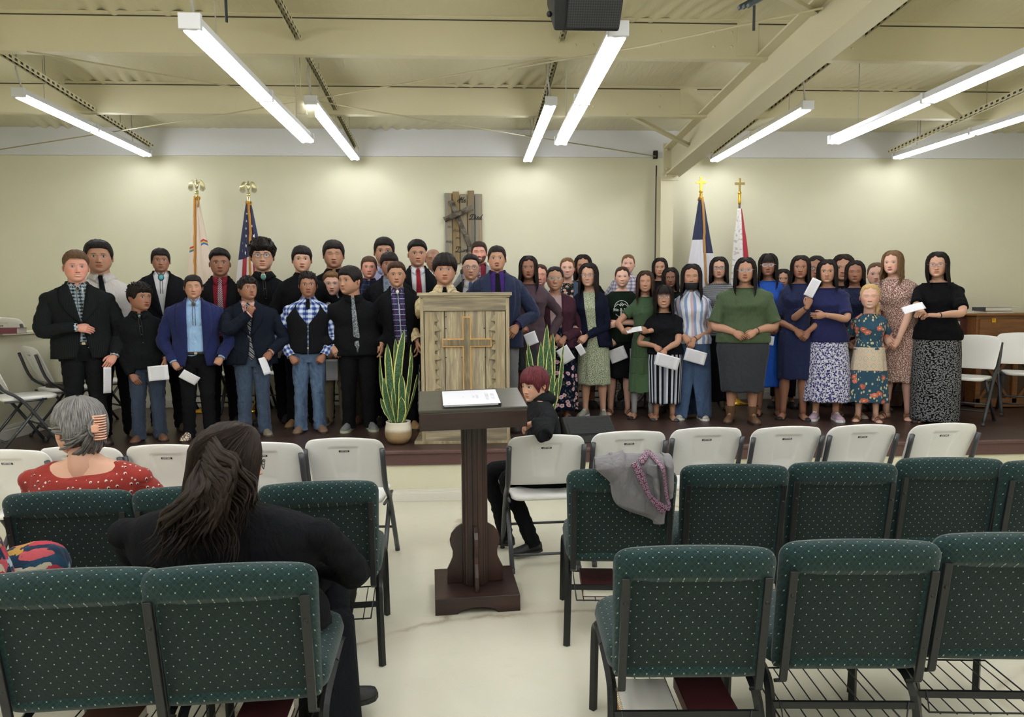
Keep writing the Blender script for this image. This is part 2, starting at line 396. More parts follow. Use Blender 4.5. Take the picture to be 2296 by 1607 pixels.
wall('wall_left', (XL-.05, (YB+YW)/2, 2.1), (.1, YW-YB, 4.2)); wall('wall_right', (XR+.05, (YB+YW)/2, 2.1), (.1, YW-YB, 4.2))
wall('wall_front', ((XL+XR)/2, YB-.05, 2.2), (XR-XL, .1, 4.4))
# insulation ceiling with wrinkles gathered along the purlins
PY = [6.95-1.45*k for k in range(0, 9)]
PY = [6.95, 5.5] + [5.5-1.5*k for k in range(1, 8)]
def ceiling():
    m = MB(); xs = np.linspace(XL-.05, XR+.05, 1000); ys = np.concatenate([np.linspace(YW+.05, 4.0, 90), np.linspace(3.9, YB-.05, 20)])
    X, Y = np.meshgrid(xs, ys); Z = 3.715+.04*(YW-Y)
    near = np.min([np.abs(Y-p) for p in PY+[YW]], axis=0); sag = np.sin(np.clip(near/.75, 0, 1)*np.pi/2)
    Z = Z-.03*sag
    rs = np.random.RandomState(3); W = 0
    for k in range(8):
        f = rs.uniform(28, 62); W = W+np.sin(X*f+rs.uniform(0, 6)+Y*rs.uniform(4, 26))
    W = np.sign(W)*np.abs(W)**.8
    gate = np.clip(np.sin(X*1.7+1.0+.9*Y)+np.sin(X*3.3+Y*2.6+2), 0, 1.3)*np.clip(1.25-near/.55, 0, 1)
    Z = Z+.0042*W*gate+.012*np.sin(X*2.3+Y*1.3)*sag
    P = np.stack([X, Y, Z], -1); m.grid(P, flip=False)
    g = G('ceiling_insulation_facing'); g.set(color=lin('cfc8a6'), rough=.38, spec=.45); f = g.noise(g.mapp(g.obj(), (3.5, .6, 1), rot=(0, 0, .35)), 2.6, 4, .6, 1.0); g.bump(f, .35, .03)
    struct(m.build('ceiling', g.mat))
ceiling()
m = MB(); m.box(((XL+XR)/2, 1.2, 4.6), (XR-XL+.4, 15, .1)); 
def purlin(k, y):
    zt = ceil_z(y)+.0; h = .275; zb = zt-h; m = MB(); cx = (XL+XR)/2; L = XR-XL-.02
    m.box((cx, y, (zt+zb)/2), (L, .006, h)); m.box((cx, y+.035, zb), (L, .07, .006)); m.box((cx, y+.07, zb+.012), (L, .005, .024)); m.box((cx, y-.035, zt-.004), (L, .07, .006))
    for px in (1290, 1330, 1480, 1600, 1640, 1910):
        p = at(px, 100, y)
        for dz in (.06, .17): m.ball((p.x, y-.006, zb+dz+.03), (.011, .006, .011), 8, 5)
    if k < 2:
        p = at(1675 if k == 1 else 1545, 100, y); m.box((p.x, y-.008, zb+.155), (.17, .006, .27))
    o = m.build('roof_purlin', CREAM_STEEL)
    m = MB(); m.box((cx, y-.004, zt-.010), (L, .006, .010)); m.build('gap_shade_strip', plain('4a4234', .8), o)  # dark strip stands in for the shadow line where purlin meets ceiling
    tag(o, ['cream steel roof purlin closest to the back wall', 'cream steel roof purlin crossing the ceiling, second from the back wall'][k] if k < 2 else 'cream steel roof purlin nearest the photographer, above the seating', 'beam', 'roof purlins')
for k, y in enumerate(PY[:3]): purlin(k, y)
# rafter, column and braces
def ibeam_along(m, a, b, w, h, t=.012):
    a = Vector(a); b = Vector(b); up = Vector((0, 0, 1))
    m.bar(a, b, t, h-.02, mat=0); 
    for s in (-1, 1): m.bar(a+up*s*(h/2-.008), b+up*s*(h/2-.008), w, .016)
rx = at(1512, 380, 8.1).x
r0 = Vector((rx, 8.22, 3.31)); r1 = Vector((rx, -5.9, 3.31+.04*14))
rt = empty('roof_rafter', (rx, 8.2, 3.17), label='large cream steel I-beam running from the column out over the room', cat='beam')
m = MB(); ibeam_along(m, r0-rt.location, r1-rt.location, .2, .34); m.build('beam', CREAM_STEEL, rt)
m = MB(); m.box((0, .02, .16), (.2, .014, .40)); 
for dx in (-.06, .06):
    for dz in (.06, .28): m.ball((dx, 0, dz), (.016, .012, .016), 8, 5)
m.build('end_plate', CREAM_STEEL, rt)
for (a, b, Ya, Yb) in (((1400, 256), (1548, 330), 6.95, 7.55), ((1752, -6), (1872, 56), 4.0, 5.35)):
    m = MB(); A = at(*a, Ya); B = at(*b, Yb); m.bar(A-rt.location, B-rt.location, .05, .006); m.bar(A-rt.location+Vector((0, 0, .02)), B-rt.location+Vector((0, 0, .02)), .006, .04); m.build('flange_brace', CREAM_STEEL, rt)
ct = empty('steel_column', (at(1490, 600, 8.2).x, 8.22, ZS), label='cream steel column standing against the back wall under the beam', cat='column')
m = MB(); H = 3.16-ZS; cx = 0
m.box((0, -.09, H/2), (.15, .012, H)); m.box((0, .09, H/2), (.15, .012, H)); m.box((-.0, 0, H/2), (.01, .18, H)); m.build('post', CREAM_STEEL, ct)
m = MB(); m.box((.03, -.1, H-.07), (.2, .02, .02)); m.box((.03, -.11, H-.03), (.2, .012, .07))
for dx in (-.02, .07): m.ball((dx, -.12, H-.03), (.018, .012, .018), 10, 5)
m.build('cap_plate', CREAM_STEEL, ct)
m = MB(); p = at(1472, 400, 8.36); m.tube([(p.x, 8.37, 3.3), (p.x-.005, 8.375, 2), (p.x-.02, 8.37, ZS+.2)], .009, 6); tag(m.build('wall_cable', plain('4b463c', .6)), 'thin dark cable running down the back wall beside the steel column', 'cable')
m = MB(); p = at(1471, 347, 8.3); m.box((p.x, 8.33, 3.42), (.05, .05, .09)); tag(m.build('cable_box', plain('1c1a18', .6)), 'small black box where the dark cable starts beside the rafter end', 'box')
# bracing rods
def rod(a, Ya, b, Yb, label):
    m = MB(); A = at(*a, Ya); B = at(*b, Yb); m.tube([A, A.lerp(B, .5)-Vector((0, 0, .02)), B], .006, 6); tag(m.build('bracing_rod', plain('bdb595', .5)), label, 'rod', 'roof bracing rods')
rod((1470, 350), 8.3, (60, 115), 5.45, 'thin roof bracing rod ending at the column beside the rafter')
rod((-20, 338), 8.3, (1250, 128), 5.45, 'thin roof bracing rod rising from the left end of the white band')
rod((1140, 155), 5.3, (1845, 18), 3.9, 'thin roof bracing rod reaching up to the big rafter')
# slotted channels
def channel_mat():
    g = G('slotted_steel'); u, v, w = g.sep(g.uv()); s = g.stripe(v, 14, .5)
    m = g.math('MULTIPLY', s, g.math('LESS_THAN', g.math('ABSOLUTE', u), .010)); g.set(color=g.mix(m, lin('cfc8a6'), lin('2c2821')), rough=.5); return g.mat
CHM = channel_mat()
def channel(a, Ya, b, Yb, label):
    A = at(*a, Ya); B = at(*b, Yb); d = B-A; L = d.length; t = empty('slotted_channel', A, label=label, cat='channel', group='slotted ceiling channels')
    m = MB(); z = d/L; x = Vector((1, 0, 0)); x = (x-z*x.dot(z)).normalized(); y = z.cross(x); w = .021
    for (o0, o1) in (((-w, w), (-w, -w)), ((-w, -w), (w, -w)), ((w, -w), (w, w))):
        P = np.array([[list(z*s+x*o[0]+y*o[1]) for o in (o0, o1)] for s in (0, L)]); U = [[[-w, 0], [w, 0]], [[-w, L], [w, L]]]
        m.grid(P, U, smooth=False)
    m.build('channel_strip', CHM, t, solid=.003)
    for s in (.3, .75):
        p = z*(L*s); m = MB(); m.tube([p, p+Vector((0, 0, ceil_z((A+p).y)-(A+p).z))], .003, 5); m.build('hanger_wire', plain('8d8875', .5), t)
channel((-60, 78), 5.3, (340, 327), 8.2, 'slotted steel channel above the left rear light')
channel((610, -25), 4.8, (800, 333), 8.2, 'slotted steel channel above the light over the left flags')
channel((1268, 60), 5.3, (1181, 356), 8.2, 'slotted steel channel above the light over the podium')
channel((2060, -22), 4.9, (1596, 343), 8.2, 'slotted steel channel just right of the big rafter')
channel((2340, 180), 5.9, (1996, 340), 8.2, 'slotted steel channel above the far right light')
# fluorescent fixtures
def emis():
    g = G('fluorescent_tube'); g.set(color=(1, 1, 1), emis=(.93, .95, 1.0), estr=TUBE_POWER); return g.mat
EM = emis(); FIXW = plain('d9dade', .35)
def fixture(A, B, label, group='strip lights', ntube=2):
    A = Vector(A); B = Vector(B); d = B-A; L = d.length; z = d/L
    t = empty('strip_light', A, label=label, cat='light', group=group)
    x = Vector((1, 0, 0)); x = (x-z*x.dot(z)).normalized(); y = z.cross(x)
    if y.z < 0: y = -y
    M = Matrix((x, z, y)).transposed()
    m = MB(); m.box((d/2)+y*.045, (.07, L, .04), M); m.box((d/2)+y*.018, (.10, L-.02, .010), M); m.build('housing', FIXW, t, bevel=.004)
    for nm, p in (('end_cap', z*.0), ('lamp_holder', d/2), ('end_cap', d)):
        m = MB(); m.box(p+y*.028, (.105, .03, .075), M); m.build(nm, FIXW, t, bevel=.004)
    for s in (-1, 1):
        for q in (0, 1):
            m = MB(); a = d*(q*.5)+z*.03+x*s*.03-y*.0; b = d*(q*.5+.5)-z*.03+x*s*.03-y*.0
            m.tube([a, b], .016, 8); m.build('fluorescent_tube', EM, t)
    m = MB(); zt = ceil_z(A.y)-A.z; m.tube([z*.05+y*.07, z*.03+Vector((-.03, 0, zt*.5)), Vector((0, .0, zt-.12))], .008, 6); m.build('hanging_cord', plain('b9b7b0', .5), t)
    for q, zz in ((z*.35, ceil_z((A+z*.35).y)-(A+z*.35).z), (z*(L*.85), ceil_z((A+z*(L*.85)).y)-(A+z*(L*.85)).z)):
        m = MB(); m.tube([q+y*.07, q+Vector((0, 0, zz-.02))], .0035, 5); m.build('hanger_wire', plain('b9b7b0', .5), t)
FX = [((427, 62), 3.45, (690, 318), 5.9, 'strip light hanging in front of the left rear light, left of centre'),
      ((1386, 78), 3.45, (1257, 323), 5.9, 'strip light hanging below the black ceiling speaker'),
      ((2430, 76), 3.7, (1869, 321), 6.2, 'long strip light at the right, the lower and nearer one'),
      ((42, 215), 5.95, (330, 349), 8.2, 'strip light at the far left near the back wall'),
      ((697, 232), 5.95, (796, 357), 8.2, 'short-looking strip light over the left flags'),
      ((1236, 234), 5.95, (1183, 361), 8.2, 'short-looking strip light over the wooden podium'),
      ((1811, 243), 5.95, (1601, 361), 8.2, 'strip light just right of the rafter above the right flags'),
      ((2420, 226), 5.9, (2009, 355), 8.2, 'strip light at the far right close to the back wall')]
for a, Ya, b, Yb, lab in FX: fixture(at(*a, Ya), at(*b, Yb), lab)
for x in (-4.9, -3.8, -2.6, -1.46, -.3, .73, 1.95, 3.2, 4.3, 5.5):  # unseen fixtures behind the camera, rows doubled to add fill light
    for y in (.4, -3.4): fixture((x, y, 3.15), (x, y+2.4, 3.15), 'unseen strip light behind the photographer, added as fill over the seating area', 'unseen fill strip lights behind the photographer')
# ceiling speaker
def speaker():
    p0 = at(1232, 68, 3.3); p1 = at(1393, 74, 3.3); w = (p1-p0).length; c = (p0+p1)/2
    t = empty('hanging_speaker', (c.x, c.y, c.z), label='black loudspeaker hanging from the ceiling at the top centre', cat='speaker'); t.rotation_euler = (R(38), 0, 0)
    m = MB(); m.prism([(-w/2+.02, 0), (w/2-.01, 0), (w/2, .45), (-w/2-.01, .45)], 0, .38); m.build('cabinet', plain('111315', .6, nb=.2), t, bevel=.012)
    g = G('speaker_grille'); d = g.vor(g.mapp(g.obj(), (90, 90, 90)), 1, rnd=0); g.set(color=g.mix(g.math('LESS_THAN', d, .35), lin('2a2d2f'), lin('08090a')), rough=.5)
    m = MB(); m.box((.03, -.006, .22), (w*.72, .012, .4)); m.build('grille', g.mat, t)
    for dx in (-w/2+.0, -w/2+.03):
        m = MB(); m.ball((dx, .05, .06 if dx < -w/2+.01 else .02), .014, 8, 6); m.build('knob', plain('101112', .4), t)
    m = MB(); m.tube([(0, .2, .3), (0, .2, .3), (0, .2+math.sin(R(38))*.55, .3+math.cos(R(38))*.33)][1:], .012, 6); m.build('mounting_rod', METAL_BLACK, t)
speaker()
def hanging(px, py0, Y, label, blade):
    t = empty('hanging_bracket', at(px, py0, Y), label=label, cat='bracket'); m = MB(); m.tube([(0, 0, 0), (0, 0, ceil_z(Y)-t.location.z-.02)], .007, 6); m.build('rod', plain('3a3d40', .5, .5), t)
    m = MB(); z0 = .13 if blade else .115
    for k in range(3): m.box((.02+.0*k, -.06+.06*k, z0+.02*k), (.17 if blade else .12, .03, .02), Matrix.Rotation(-.5, 3, 'Y') if blade else None)
    m.build('bracket', plain('20302f', .5), t, bevel=.004)
hanging(508, 50, 3.4, 'dark rod and bracket hanging at the top left of centre', False)
hanging(1690, 68, 3.4, 'dark green bracket on a rod hanging left of the rafter', True)
for px, py, lab in ((675, 237, 'small cream plate hanging beside the strip light over the flags'), (698, 245, 'small cream plate half hidden behind the end of the strip light')):
    m = MB(); p = at(px, py, 6.0); m.box((p.x, p.y, p.z), (.095 if px < 690 else .06, .012, .14)); m.tube([(p.x, p.y, p.z+.07), (p.x, p.y, ceil_z(6)-.1)], .003, 5); tag(m.build('hanging_plate', CREAM_STEEL), lab, 'plate')
# ---- stage
YS = 5.66; XS0 = -4.3
m = MB(); m.box(((XS0+XR)/2, (YS+YW)/2, ZS-.03), (XR-XS0, YW-YS, .06)); struct(m.build('floor_stage', STAGE_M))
m = MB(); m.box(((XL+XS0)/2, 6.9, .1), (XS0-XL, 3.0, .2)); m.box(((XL+XS0)/2-.08, 7.25, .43), (XS0-XL-.16, 2.3, .5)); struct(m.build('floor_landing', STAGE_M))
m = MB(); m.box(((XS0+XR)/2, YS+.06, (ZS-.06)/2), (XR-XS0, .1, ZS-.06)); struct(m.build('wall_stage_front', CREAM))
NOS = plain('5a3f3b', .5, nb=.1)
m = MB(); m.box(((XS0+XR)/2, YS-.0, ZS-.06), (XR-XS0, .03, .125)); m.box(((XS0+XR)/2, YS-.005, ZS-.012), (XR-XS0, .06, .026)); struct(m.build('trim_2', NOS, bevel=.006))
def baseboard(name, a, b, z, h=.1, nrm=(0, -1)):
    m = MB(); a = Vector(a); b = Vector(b); d = (b-a); L = d.length; ang = math.atan2(d.y, d.x); M = Matrix.Rotation(ang, 3, 'Z'); c = (a+b)/2
    n = Vector((nrm[0], nrm[1], 0))
    m.box(Vector((c.x, c.y, z+h*.36))+n*.009, (L, .018, h*.72), M); m.box(Vector((c.x, c.y, z+h*.8))+n*.006, (L, .012, h*.2), M); m.box(Vector((c.x, c.y, z+h*.95))+n*.004, (L, .008, h*.1), M)
    return struct(m.build(name, TRIMW, bevel=.003))
baseboard('baseboard_stage_front', (XS0, YS+.008, 0), (XR, YS+.008, 0), 0, .1)
baseboard('baseboard_back', (XS0, YW, 0), (XR, YW, 0), ZS, .13)
# half wall at the left of the stage
m = MB(); zt = 1.385; m.box((XS0-.07, (5.1+YW)/2, zt/2), (.14, YW-5.1, zt)); m.box((XS0-.13, (5.1+YW)/2, zt+.01), (.3, YW-5.1, .02)); struct(m.build('wall_half_left', CREAM))
baseboard('baseboard_left', (XS0, 5.7, 0), (XS0, YW-.02, 0), ZS, .13, (1, 0))
# ------------------------------------------------------------------ chairs
def rpanel(m, hw0, hw1, h, yfun, th, corner=.25, n=44, mm=60, arch=0, rec=None, rim=None, mat=0, pow_=5, zoff=0, botround=.5):
    """rounded, cushioned panel: u across, v up; yfun(x,z)->y of the mid surface"""
    v = np.linspace(0, 1, n)[:, None]; v = (.5-.5*np.cos(np.pi*v))*.6+v*.4; u = np.linspace(-1, 1, mm)[None, :]; u = np.sin(u*np.pi/2)*.55+u*.45
    vv = v*2-1; hw = hw0+(hw1-hw0)*v
    ct = np.where(vv > 0, np.clip((vv-(1-corner*2))/(corner*2), 0, 1), botround*np.clip((-vv-(1-corner*2*botround))/(corner*2*botround+1e-6), 0, 1))
    inset = (1-np.sqrt(np.clip(1-ct**2, 0, 1)))*corner*h
    X = u*(hw-inset); Z = zoff+h*v+arch*(1-u**2)*v
    edge = np.clip((1-np.abs(u)**pow_), 0, 1)**.5*np.clip(1-np.abs(vv)**(pow_*1.6), 0, 1)**.5
    y0 = yfun(X, Z); T = th*edge
    back = y0-T*.5; front = y0+T*.5
    if rec is not None: back = back+rec(X, Z)
    uv = np.stack([X, Z], -1)
    m.grid(np.stack([X, back, Z], -1), uv, None, mat, flip=False); m.grid(np.stack([X, front, Z], -1), uv, None, mat, flip=True)
def rounded_slab(m, w, d, th, z, r=.05, y0=0, mat=0, crown=.0, n=8):
    def ring(ins, zz):
        P = []
        for cx, cy, a0 in ((w/2-r, d/2-r, 0), (-w/2+r, d/2-r, 90), (-w/2+r, -d/2+r, 180), (w/2-r, -d/2+r, 270)):
            for a in np.radians(np.linspace(a0, a0+90, n)): P.append((cx+(r-ins)*np.cos(a) if r > ins else cx, y0+cy+(r-ins)*np.sin(a) if r > ins else cy+y0, zz))
        return P
    prof = [(r*.99, z-th/2), (th*.3, z-th/2), (th*.09, z-th*.35), (0, z), (th*.09, z+th*.35), (th*.3, z+th/2)]
    rings = [ring(a, b) for a, b in prof]
    L = rings[-1]; c = np.mean(L, axis=0)
    for s in (.75, .4, .05): rings.append([(c[0]+(p[0]-c[0])*s, c[1]+(p[1]-c[1])*s, z+th/2+crown*(1-s*s)) for p in L])
    m.grid(np.array(rings), None, None, mat, closeu=True, cap0=True, cap1=True)
def text_mesh(name, s, size, mat, parent=None, M=None, extrude=.0005, shear=0, bold=0):
    cu = bpy.data.curves.new(name, 'FONT'); cu.body = s; cu.size = size; cu.extrude = extrude; cu.align_x = 'CENTER'; cu.align_y = 'CENTER'; cu.shear = shear; cu.offset = bold
    o = bpy.data.objects.new(name, cu); COL.objects.link(o); dg = bpy.context.evaluated_depsgraph_get(); me = bpy.data.meshes.new_from_object(o.evaluated_get(dg)); bpy.data.objects.remove(o)
    me.name = name; 
    if M is not None: me.transform(M)
    me.materials.clear(); me.materials.append(mat)
    o = bpy.data.objects.new(name, me); COL.objects.link(o)
    if parent is not None: o.parent = parent
    return o
def folding_chair():
    t = empty('folding_chair', (0, 0, 0), cat='chair')
    yb = lambda X, Z: -.215+(.85-Z)*.42-.10+.30*X**2*1.0+.02
    def rec(X, Z):
        xx = np.abs(X)+(.85-Z)*.10*0-.0; w = .092-(.80-Z)*.12
        a = np.clip((w-xx)/.008, 0, 1)*np.clip((.805-Z)/.008, 0, 1)*np.clip((Z-.58)/.05, 0, 1); return a*.007
    m = MB(); rpanel(m, .215, .238, .325, yb, .030, corner=.22, arch=.012, rec=rec, zoff=.525, n=48, mm=70); m.build('backrest', WHITE_PLASTIC, t)
    zb = .775; yy = float(yb(np.array(0.), np.array(zb)))-.0142+.007
    m = MB(); m.box((.0, yy-.001, zb), (.062, .004, .013), Matrix.Rotation(.4, 3, 'X')); b = m.build('badge', plain('1a1b1d', .4), t, bevel=.002)
    text_mesh('badge_lettering', 'LIFETIME', .0125, plain('d8d8d4', .5), b, Matrix.Translation((0, yy-.0036, zb)) @ Matrix.Rotation(R(90)+.4, 4, 'X'), .0003, bold=.0002)
    m = MB(); rounded_slab(m, .40, .40, .032, .445, .07, .02, crown=-.006); m.build('seat', WHITE_PLASTIC, t)
    for s in (-1, 1):
        m = MB(); m.tube(catmull([(s*.226, -.285, .79), (s*.226, -.20, .55), (s*.226, -.05, .42), (s*.226, .215, .01)], 12), .013, 8, up=(1, 0, 0), flat=1.25); m.build('front_leg', FRAME_GREY, t)
        m = MB(); m.tube([(s*.205, .10, .435), (s*.205, -.06, .22), (s*.205, -.235, .01)], .0125, 8, up=(1, 0, 0), flat=1.2); m.build('rear_leg', FRAME_GREY, t)
        m = MB(); m.tube([(s*.213, -.18, .43), (s*.213, -.02, .425), (s*.213, .12, .43)], .009, 6); m.build('seat_rail', FRAME_GREY, t)
        for nm, p in (('foot_cap', (s*.226, .215, .012)), ('foot_cap', (s*.205, -.235, .012))):
            m = MB(); m.tube([(p[0], p[1], 0), (p[0], p[1]-(.006 if p[1] > 0 else -.006), .03)], .016, 8); m.build(nm, plain('38393c', .6), t)
    m = MB(); m.tube([(-.205, -.17, .09), (.205, -.17, .09)], .009, 8); m.build('cross_bar', FRAME_GREY, t)
    m = MB(); m.tube([(-.226, .10, .20), (.226, .10, .20)], .009, 8); m.build('cross_bar', FRAME_GREY, t)
    return t
def church_chair():
    t = empty('padded_chair', (0, 0, 0), cat='chair')
    yb = lambda X, Z: -.215-(Z-.42)*.20+.04*(X/.25)**2*0
    def rec(X, Z):
        a = np.clip((.215-np.abs(X))/.02, 0, 1)*np.clip((.775-Z)/.02, 0, 1)*np.clip((Z-.43)/.02, 0, 1); return a*.02
    m = MB(); rpanel(m, .245, .258, .465, yb, .095, corner=.11, arch=.008, rec=rec, zoff=.395, n=50, mm=64, pow_=7, botround=.6); m.build('backrest', CLOTH_FRONT, t)
    m = MB(); zz = np.linspace(.432, .772, 12)[:, None]; uu = np.linspace(-1, 1, 12)[None, :]; X = uu*.213+0*zz; m.grid(np.stack([X, yb(X, zz+0*uu)-.030+0*X, zz+0*uu], -1)); m.build('back_panel', CLOTH_BACK, t)
    m = MB(); rounded_slab(m, .515, .47, .10, .425, .09, .035, crown=.012); m.build('seat_cushion', CLOTH_FRONT, t)
    for s in (-1, 1):
        m = MB(); a = Vector((s*.222, float(yb(0, .775))-.046, .775)); b = Vector((s*.222, float(yb(0, .40))-.048, .375)); m.bar(a, b, .026, .012, up=(0, 1, 0)); m.bar(b, b+Vector((0, .05, -.03)), .026, .012, up=(0, 1, 0)); u = m.build('back_upright', METAL_BLACK, t, bevel=.003)
        m = MB()
        for z in (.69, .50): m.ball((s*.222, float(yb(0, z))-.054, z), (.007, .004, .007), 8, 5)
        m.build('upright_bolt', plain('2a2c2e', .3, .6), u)
        for nm, P in (('front_leg', [(s*.255, .245, 0), (s*.250, .235, .30), (s*.247, .215, .365), (s*.244, .16, .385), (s*.24, .05, .37)]), ('rear_leg', [(s*.24, .06, .368), (s*.24, -.13, .345), (s*.243, -.20, .30), (s*.248, -.235, .18), (s*.255, -.275, 0)])):
            m = MB(); m.tube(catmull(P, 18), .0165, 4, up=(1, .01, 0), smooth=False); m.build(nm, METAL_BLACK, t, bevel=.003)
    m = MB(); m.bar((-.245, -.218, .265), (.245, -.218, .265), .012, .024, up=(0, 0, 1)); m.build('cross_bar', METAL_BLACK, t)
    m = MB()
    fr = [(-.215, -.225, .28), (-.205, -.23, .205), (.205, -.23, .205), (.215, -.225, .28)]; m.tube(fr, .0035, 5); m.tube([(-.205, -.23, .205), (-.205, .12, .21), (.205, .12, .21), (.205, -.23, .205)], .0035, 5)
    for x in np.linspace(-.17, .17, 7): m.tube([(x, -.235, .203), (x+.0, .13, .207)], .0026, 5)
    m.build('book_rack', METAL_BLACK, t)
    return t
def onz_xy(px, py, z): p = onz(px, py, z); return p.x, p.y
fc0 = folding_chair(); index_children(fc0); fused = [False]
def place(proto, flag, x, y, z, rz, label, group):
    o = proto if not flag[0] else copy_tree(proto); flag[0] = True
    o.location = (x, y, z); o.rotation_euler = (0, 0, rz); o['label'] = label; o['category'] = 'chair'; o['group'] = group; return o
WT = [(30, 1000, 0, 'far left, its right edge beside the grey-haired woman'), (195, 993, 0, 'directly behind the grey-haired woman with the hair claw'), (383, 989, 0, 'between the two seated women'), (598, 984, 0, 'just right of the long-haired woman'), (776, 975, 0, 'with its whole seat showing, at the left of the centre aisle'),
      (1220, 968, 0, 'that the red-haired child sits on'), (1400, 960, 0, 'first to the right of the red-haired child'), (1576, 952, 0, 'second to the right of the red-haired child'), (1751, 950, 0, 'third to the right of the red-haired child'), (1922, 946, 0, 'second from the right end'), (2100, 943, 0, 'at the right end of the row')]
WCH = []
for i, (px, py, r, d) in enumerate(WT):
    x, y = onz_xy(px, py, .862); WCH.append((x, y)); place(fc0, fused, x+.01*(.5-i % 2), y+.22, 0, R(-2 if i < 5 else 3), 'white front-row folding chair, '+d, 'white folding chairs in the front row')
# stage chairs
def stage_chair(px, py, rz, lab, top=.862):
    x, y = onz_xy(px, py, ZS+top); place(fc0, fused, x, y, ZS, R(rz), lab, 'white folding chairs on the stage'); return x, y
LC = []
for (x, y, rz, lab) in ((-3.90, 6.05, -42, 'white folding chair nearest the camera along the half wall at the left'), (-3.88, 6.63, -42, 'white folding chair on the stage with a gilt-edged book on its seat'), (-3.85, 7.22, -42, 'white folding chair half hidden behind the boy in the pinstripe suit')):
    place(fc0, fused, x, y, ZS, R(rz), lab, 'white folding chairs on the stage'); LC.append((x, y))
p = at(95, 712, 7.35); place(fc0, fused, -4.78, 7.45, .68, R(-4), 'white folding chair behind the half wall, only its backrest showing', 'white folding chairs on the stage')
for (x, y, rz, lab) in ((at(2185, 800, 6.5).x, 6.62, 128, 'white folding chair seen from the side, right of the woman in the black top'), (at(2095, 800, 7.2).x, 7.25, 160, 'white folding chair behind the side-on one at the right'), (at(2310, 800, 6.9).x, 6.95, 150, 'white folding chair cut by the right edge of the photo on the stage'), (at(2040, 800, 7.3).x, 7.55, 175, 'white folding chair almost hidden behind the woman in the black print skirt')):
    place(fc0, fused, x, y, ZS, R(rz), lab, 'white folding chairs on the stage')
for px, lab in ((455, 'between the boys in blue and black jackets'), (545, 'behind the boy stroking his chin'), (640, 'behind the round glasses boy'), (740, 'behind the boy in khaki trousers'), (1595, 'behind the girl in the long denim skirt'), (1330, 'behind the woman in the navy cardigan')):
    p = at(px, 850, 7.85); place(fc0, fused, p.x, 7.95, ZS, R(180), 'white folding chair by the back wall '+lab, 'white folding chairs on the stage')
cc0 = church_chair(); index_children(cc0); cused = [False]
GT = [(150, 1271, 3, 'near row, far left, by the floral knee'), (500, 1260, 3, 'near row, right behind the long wavy hair'), (1570, 1219, -3, 'near row right of the aisle, books underneath'), (1945, 1205, -4, 'near row, second right of the aisle, empty book rack'), (2290, 1190, -5, 'near row, cut by the right edge'),
      (140, 1096, 4, 'second row, far left, behind the grey-haired woman'), (425, 1086, 4, 'second row, mostly hidden behind the long wavy hair'), (700, 1076, 5, 'second row, at the aisle on the left'), (1407, 1047, -5, 'second row, with the grey jacket over it'), (1660, 1037, -5, 'second row, first right of the grey jacket'), (1905, 1032, -6, 'second row, second right of the grey jacket'), (2145, 1022, -6, 'second row, third right of the grey jacket'), (2385, 1028, -6, 'second row, only a sliver at the right edge')]
GCH = []
for i, (px, py, r, d) in enumerate(GT):
    x, y = onz_xy(px, py, .872); 
    place(cc0, cused, x, y+.30, 0, R(r), 'green padded chair, '+d, 'green padded chairs'); GCH.append((x, y+.30, R(r)))
# ------------------------------------------------------------------ books and paper
def book(label, loc, size, rz, cover, tilt=(0, 0), spiral=None, pages='e6e2d6', name='book', group=None):
    w, d, h = size; t = empty(name, loc, rz, label, 'book', group); t.rotation_euler = (tilt[0], tilt[1], rz)
    m = MB(); m.box((0, 0, h/2), (w-.008, d-.008, h-.006)); m.build('page_block', plain(pages, .8, nb=.3, ns=200), t)
    m = MB(); m.box((0, 0, .0015), (w, d, .003)); m.box((0, 0, h-.0015), (w, d, .003)); 
    if not spiral: m.box((-w/2+.0015, 0, h/2), (.003, d, h))
    m.build('cover', plain(cover, .55), t, bevel=.001)
    if spiral:
        m = MB()
        for y in np.linspace(-d/2+.015, d/2-.015, 22):
            a = np.linspace(0, 6.28, 9); m.tube([(-w/2+.002+.009*math.cos(q), y, h/2+(h/2+.004)*math.sin(q)) for q in a], .0011, 4)
        m.build('spiral', plain(spiral, .3, .7), t)
    return t
def under(i, dx, dy, dz, size, lab, cover, **k):
    x, y, r = GCH[i]; c, s = math.cos(r), math.sin(r); book(lab, (x+dx*c-dy*s, y+dx*s+dy*c, .2125+dz), size, r+R(k.pop('rr', 0)), cover, **k)
under(2, -.11, -.09, 0, (.19, .26, .03), 'spiral-bound music book in the rack under the aisle chair of the right near row', 'e9e6dc', spiral='b98a3a', group=None)
under(2, .10, -.09, 0, (.17, .24, .045), 'dark red hymnal in the rack under the aisle chair of the right near row', '4a1f22')
under(8, -.09, -.09, 0, (.17, .24, .05), 'dark red hymnal in the rack under the chair with the grey jacket', '4a1f22')
under(7, .02, -.09, 0, (.20, .27, .02), 'black spiral notebook in the rack under the left aisle chair of the second row', '1b1b1d', spiral='c9c4b6')
under(7, -.16, -.09, 0, (.13, .22, .04), 'dark red hymnal beside the black spiral notebook in the rack', '4a1f22')
under(1, .02, -.09, 0, (.17, .24, .045), 'dark red hymnal in the rack under the chair of the long-haired woman', '4a1f22')
under(0, -.05, -.09, 0, (.19, .26, .04), 'brown and cream book in the rack under the far left near chair', '6a4a3c')
book('thick maroon and white book lying on top of the half wall at the left', (at(18, 745, 6.35).x-.02, 6.35, 1.406), (.20, .26, .05), R(100), '6a2b3a')
x, y = LC[1]; book('gilt-edged dark book lying on a folding chair by the half wall', (x+.0, y-.0, ZS+.462), (.17, .26, .035), R(70), '3a3129', pages='c9a75a')
LAST = []
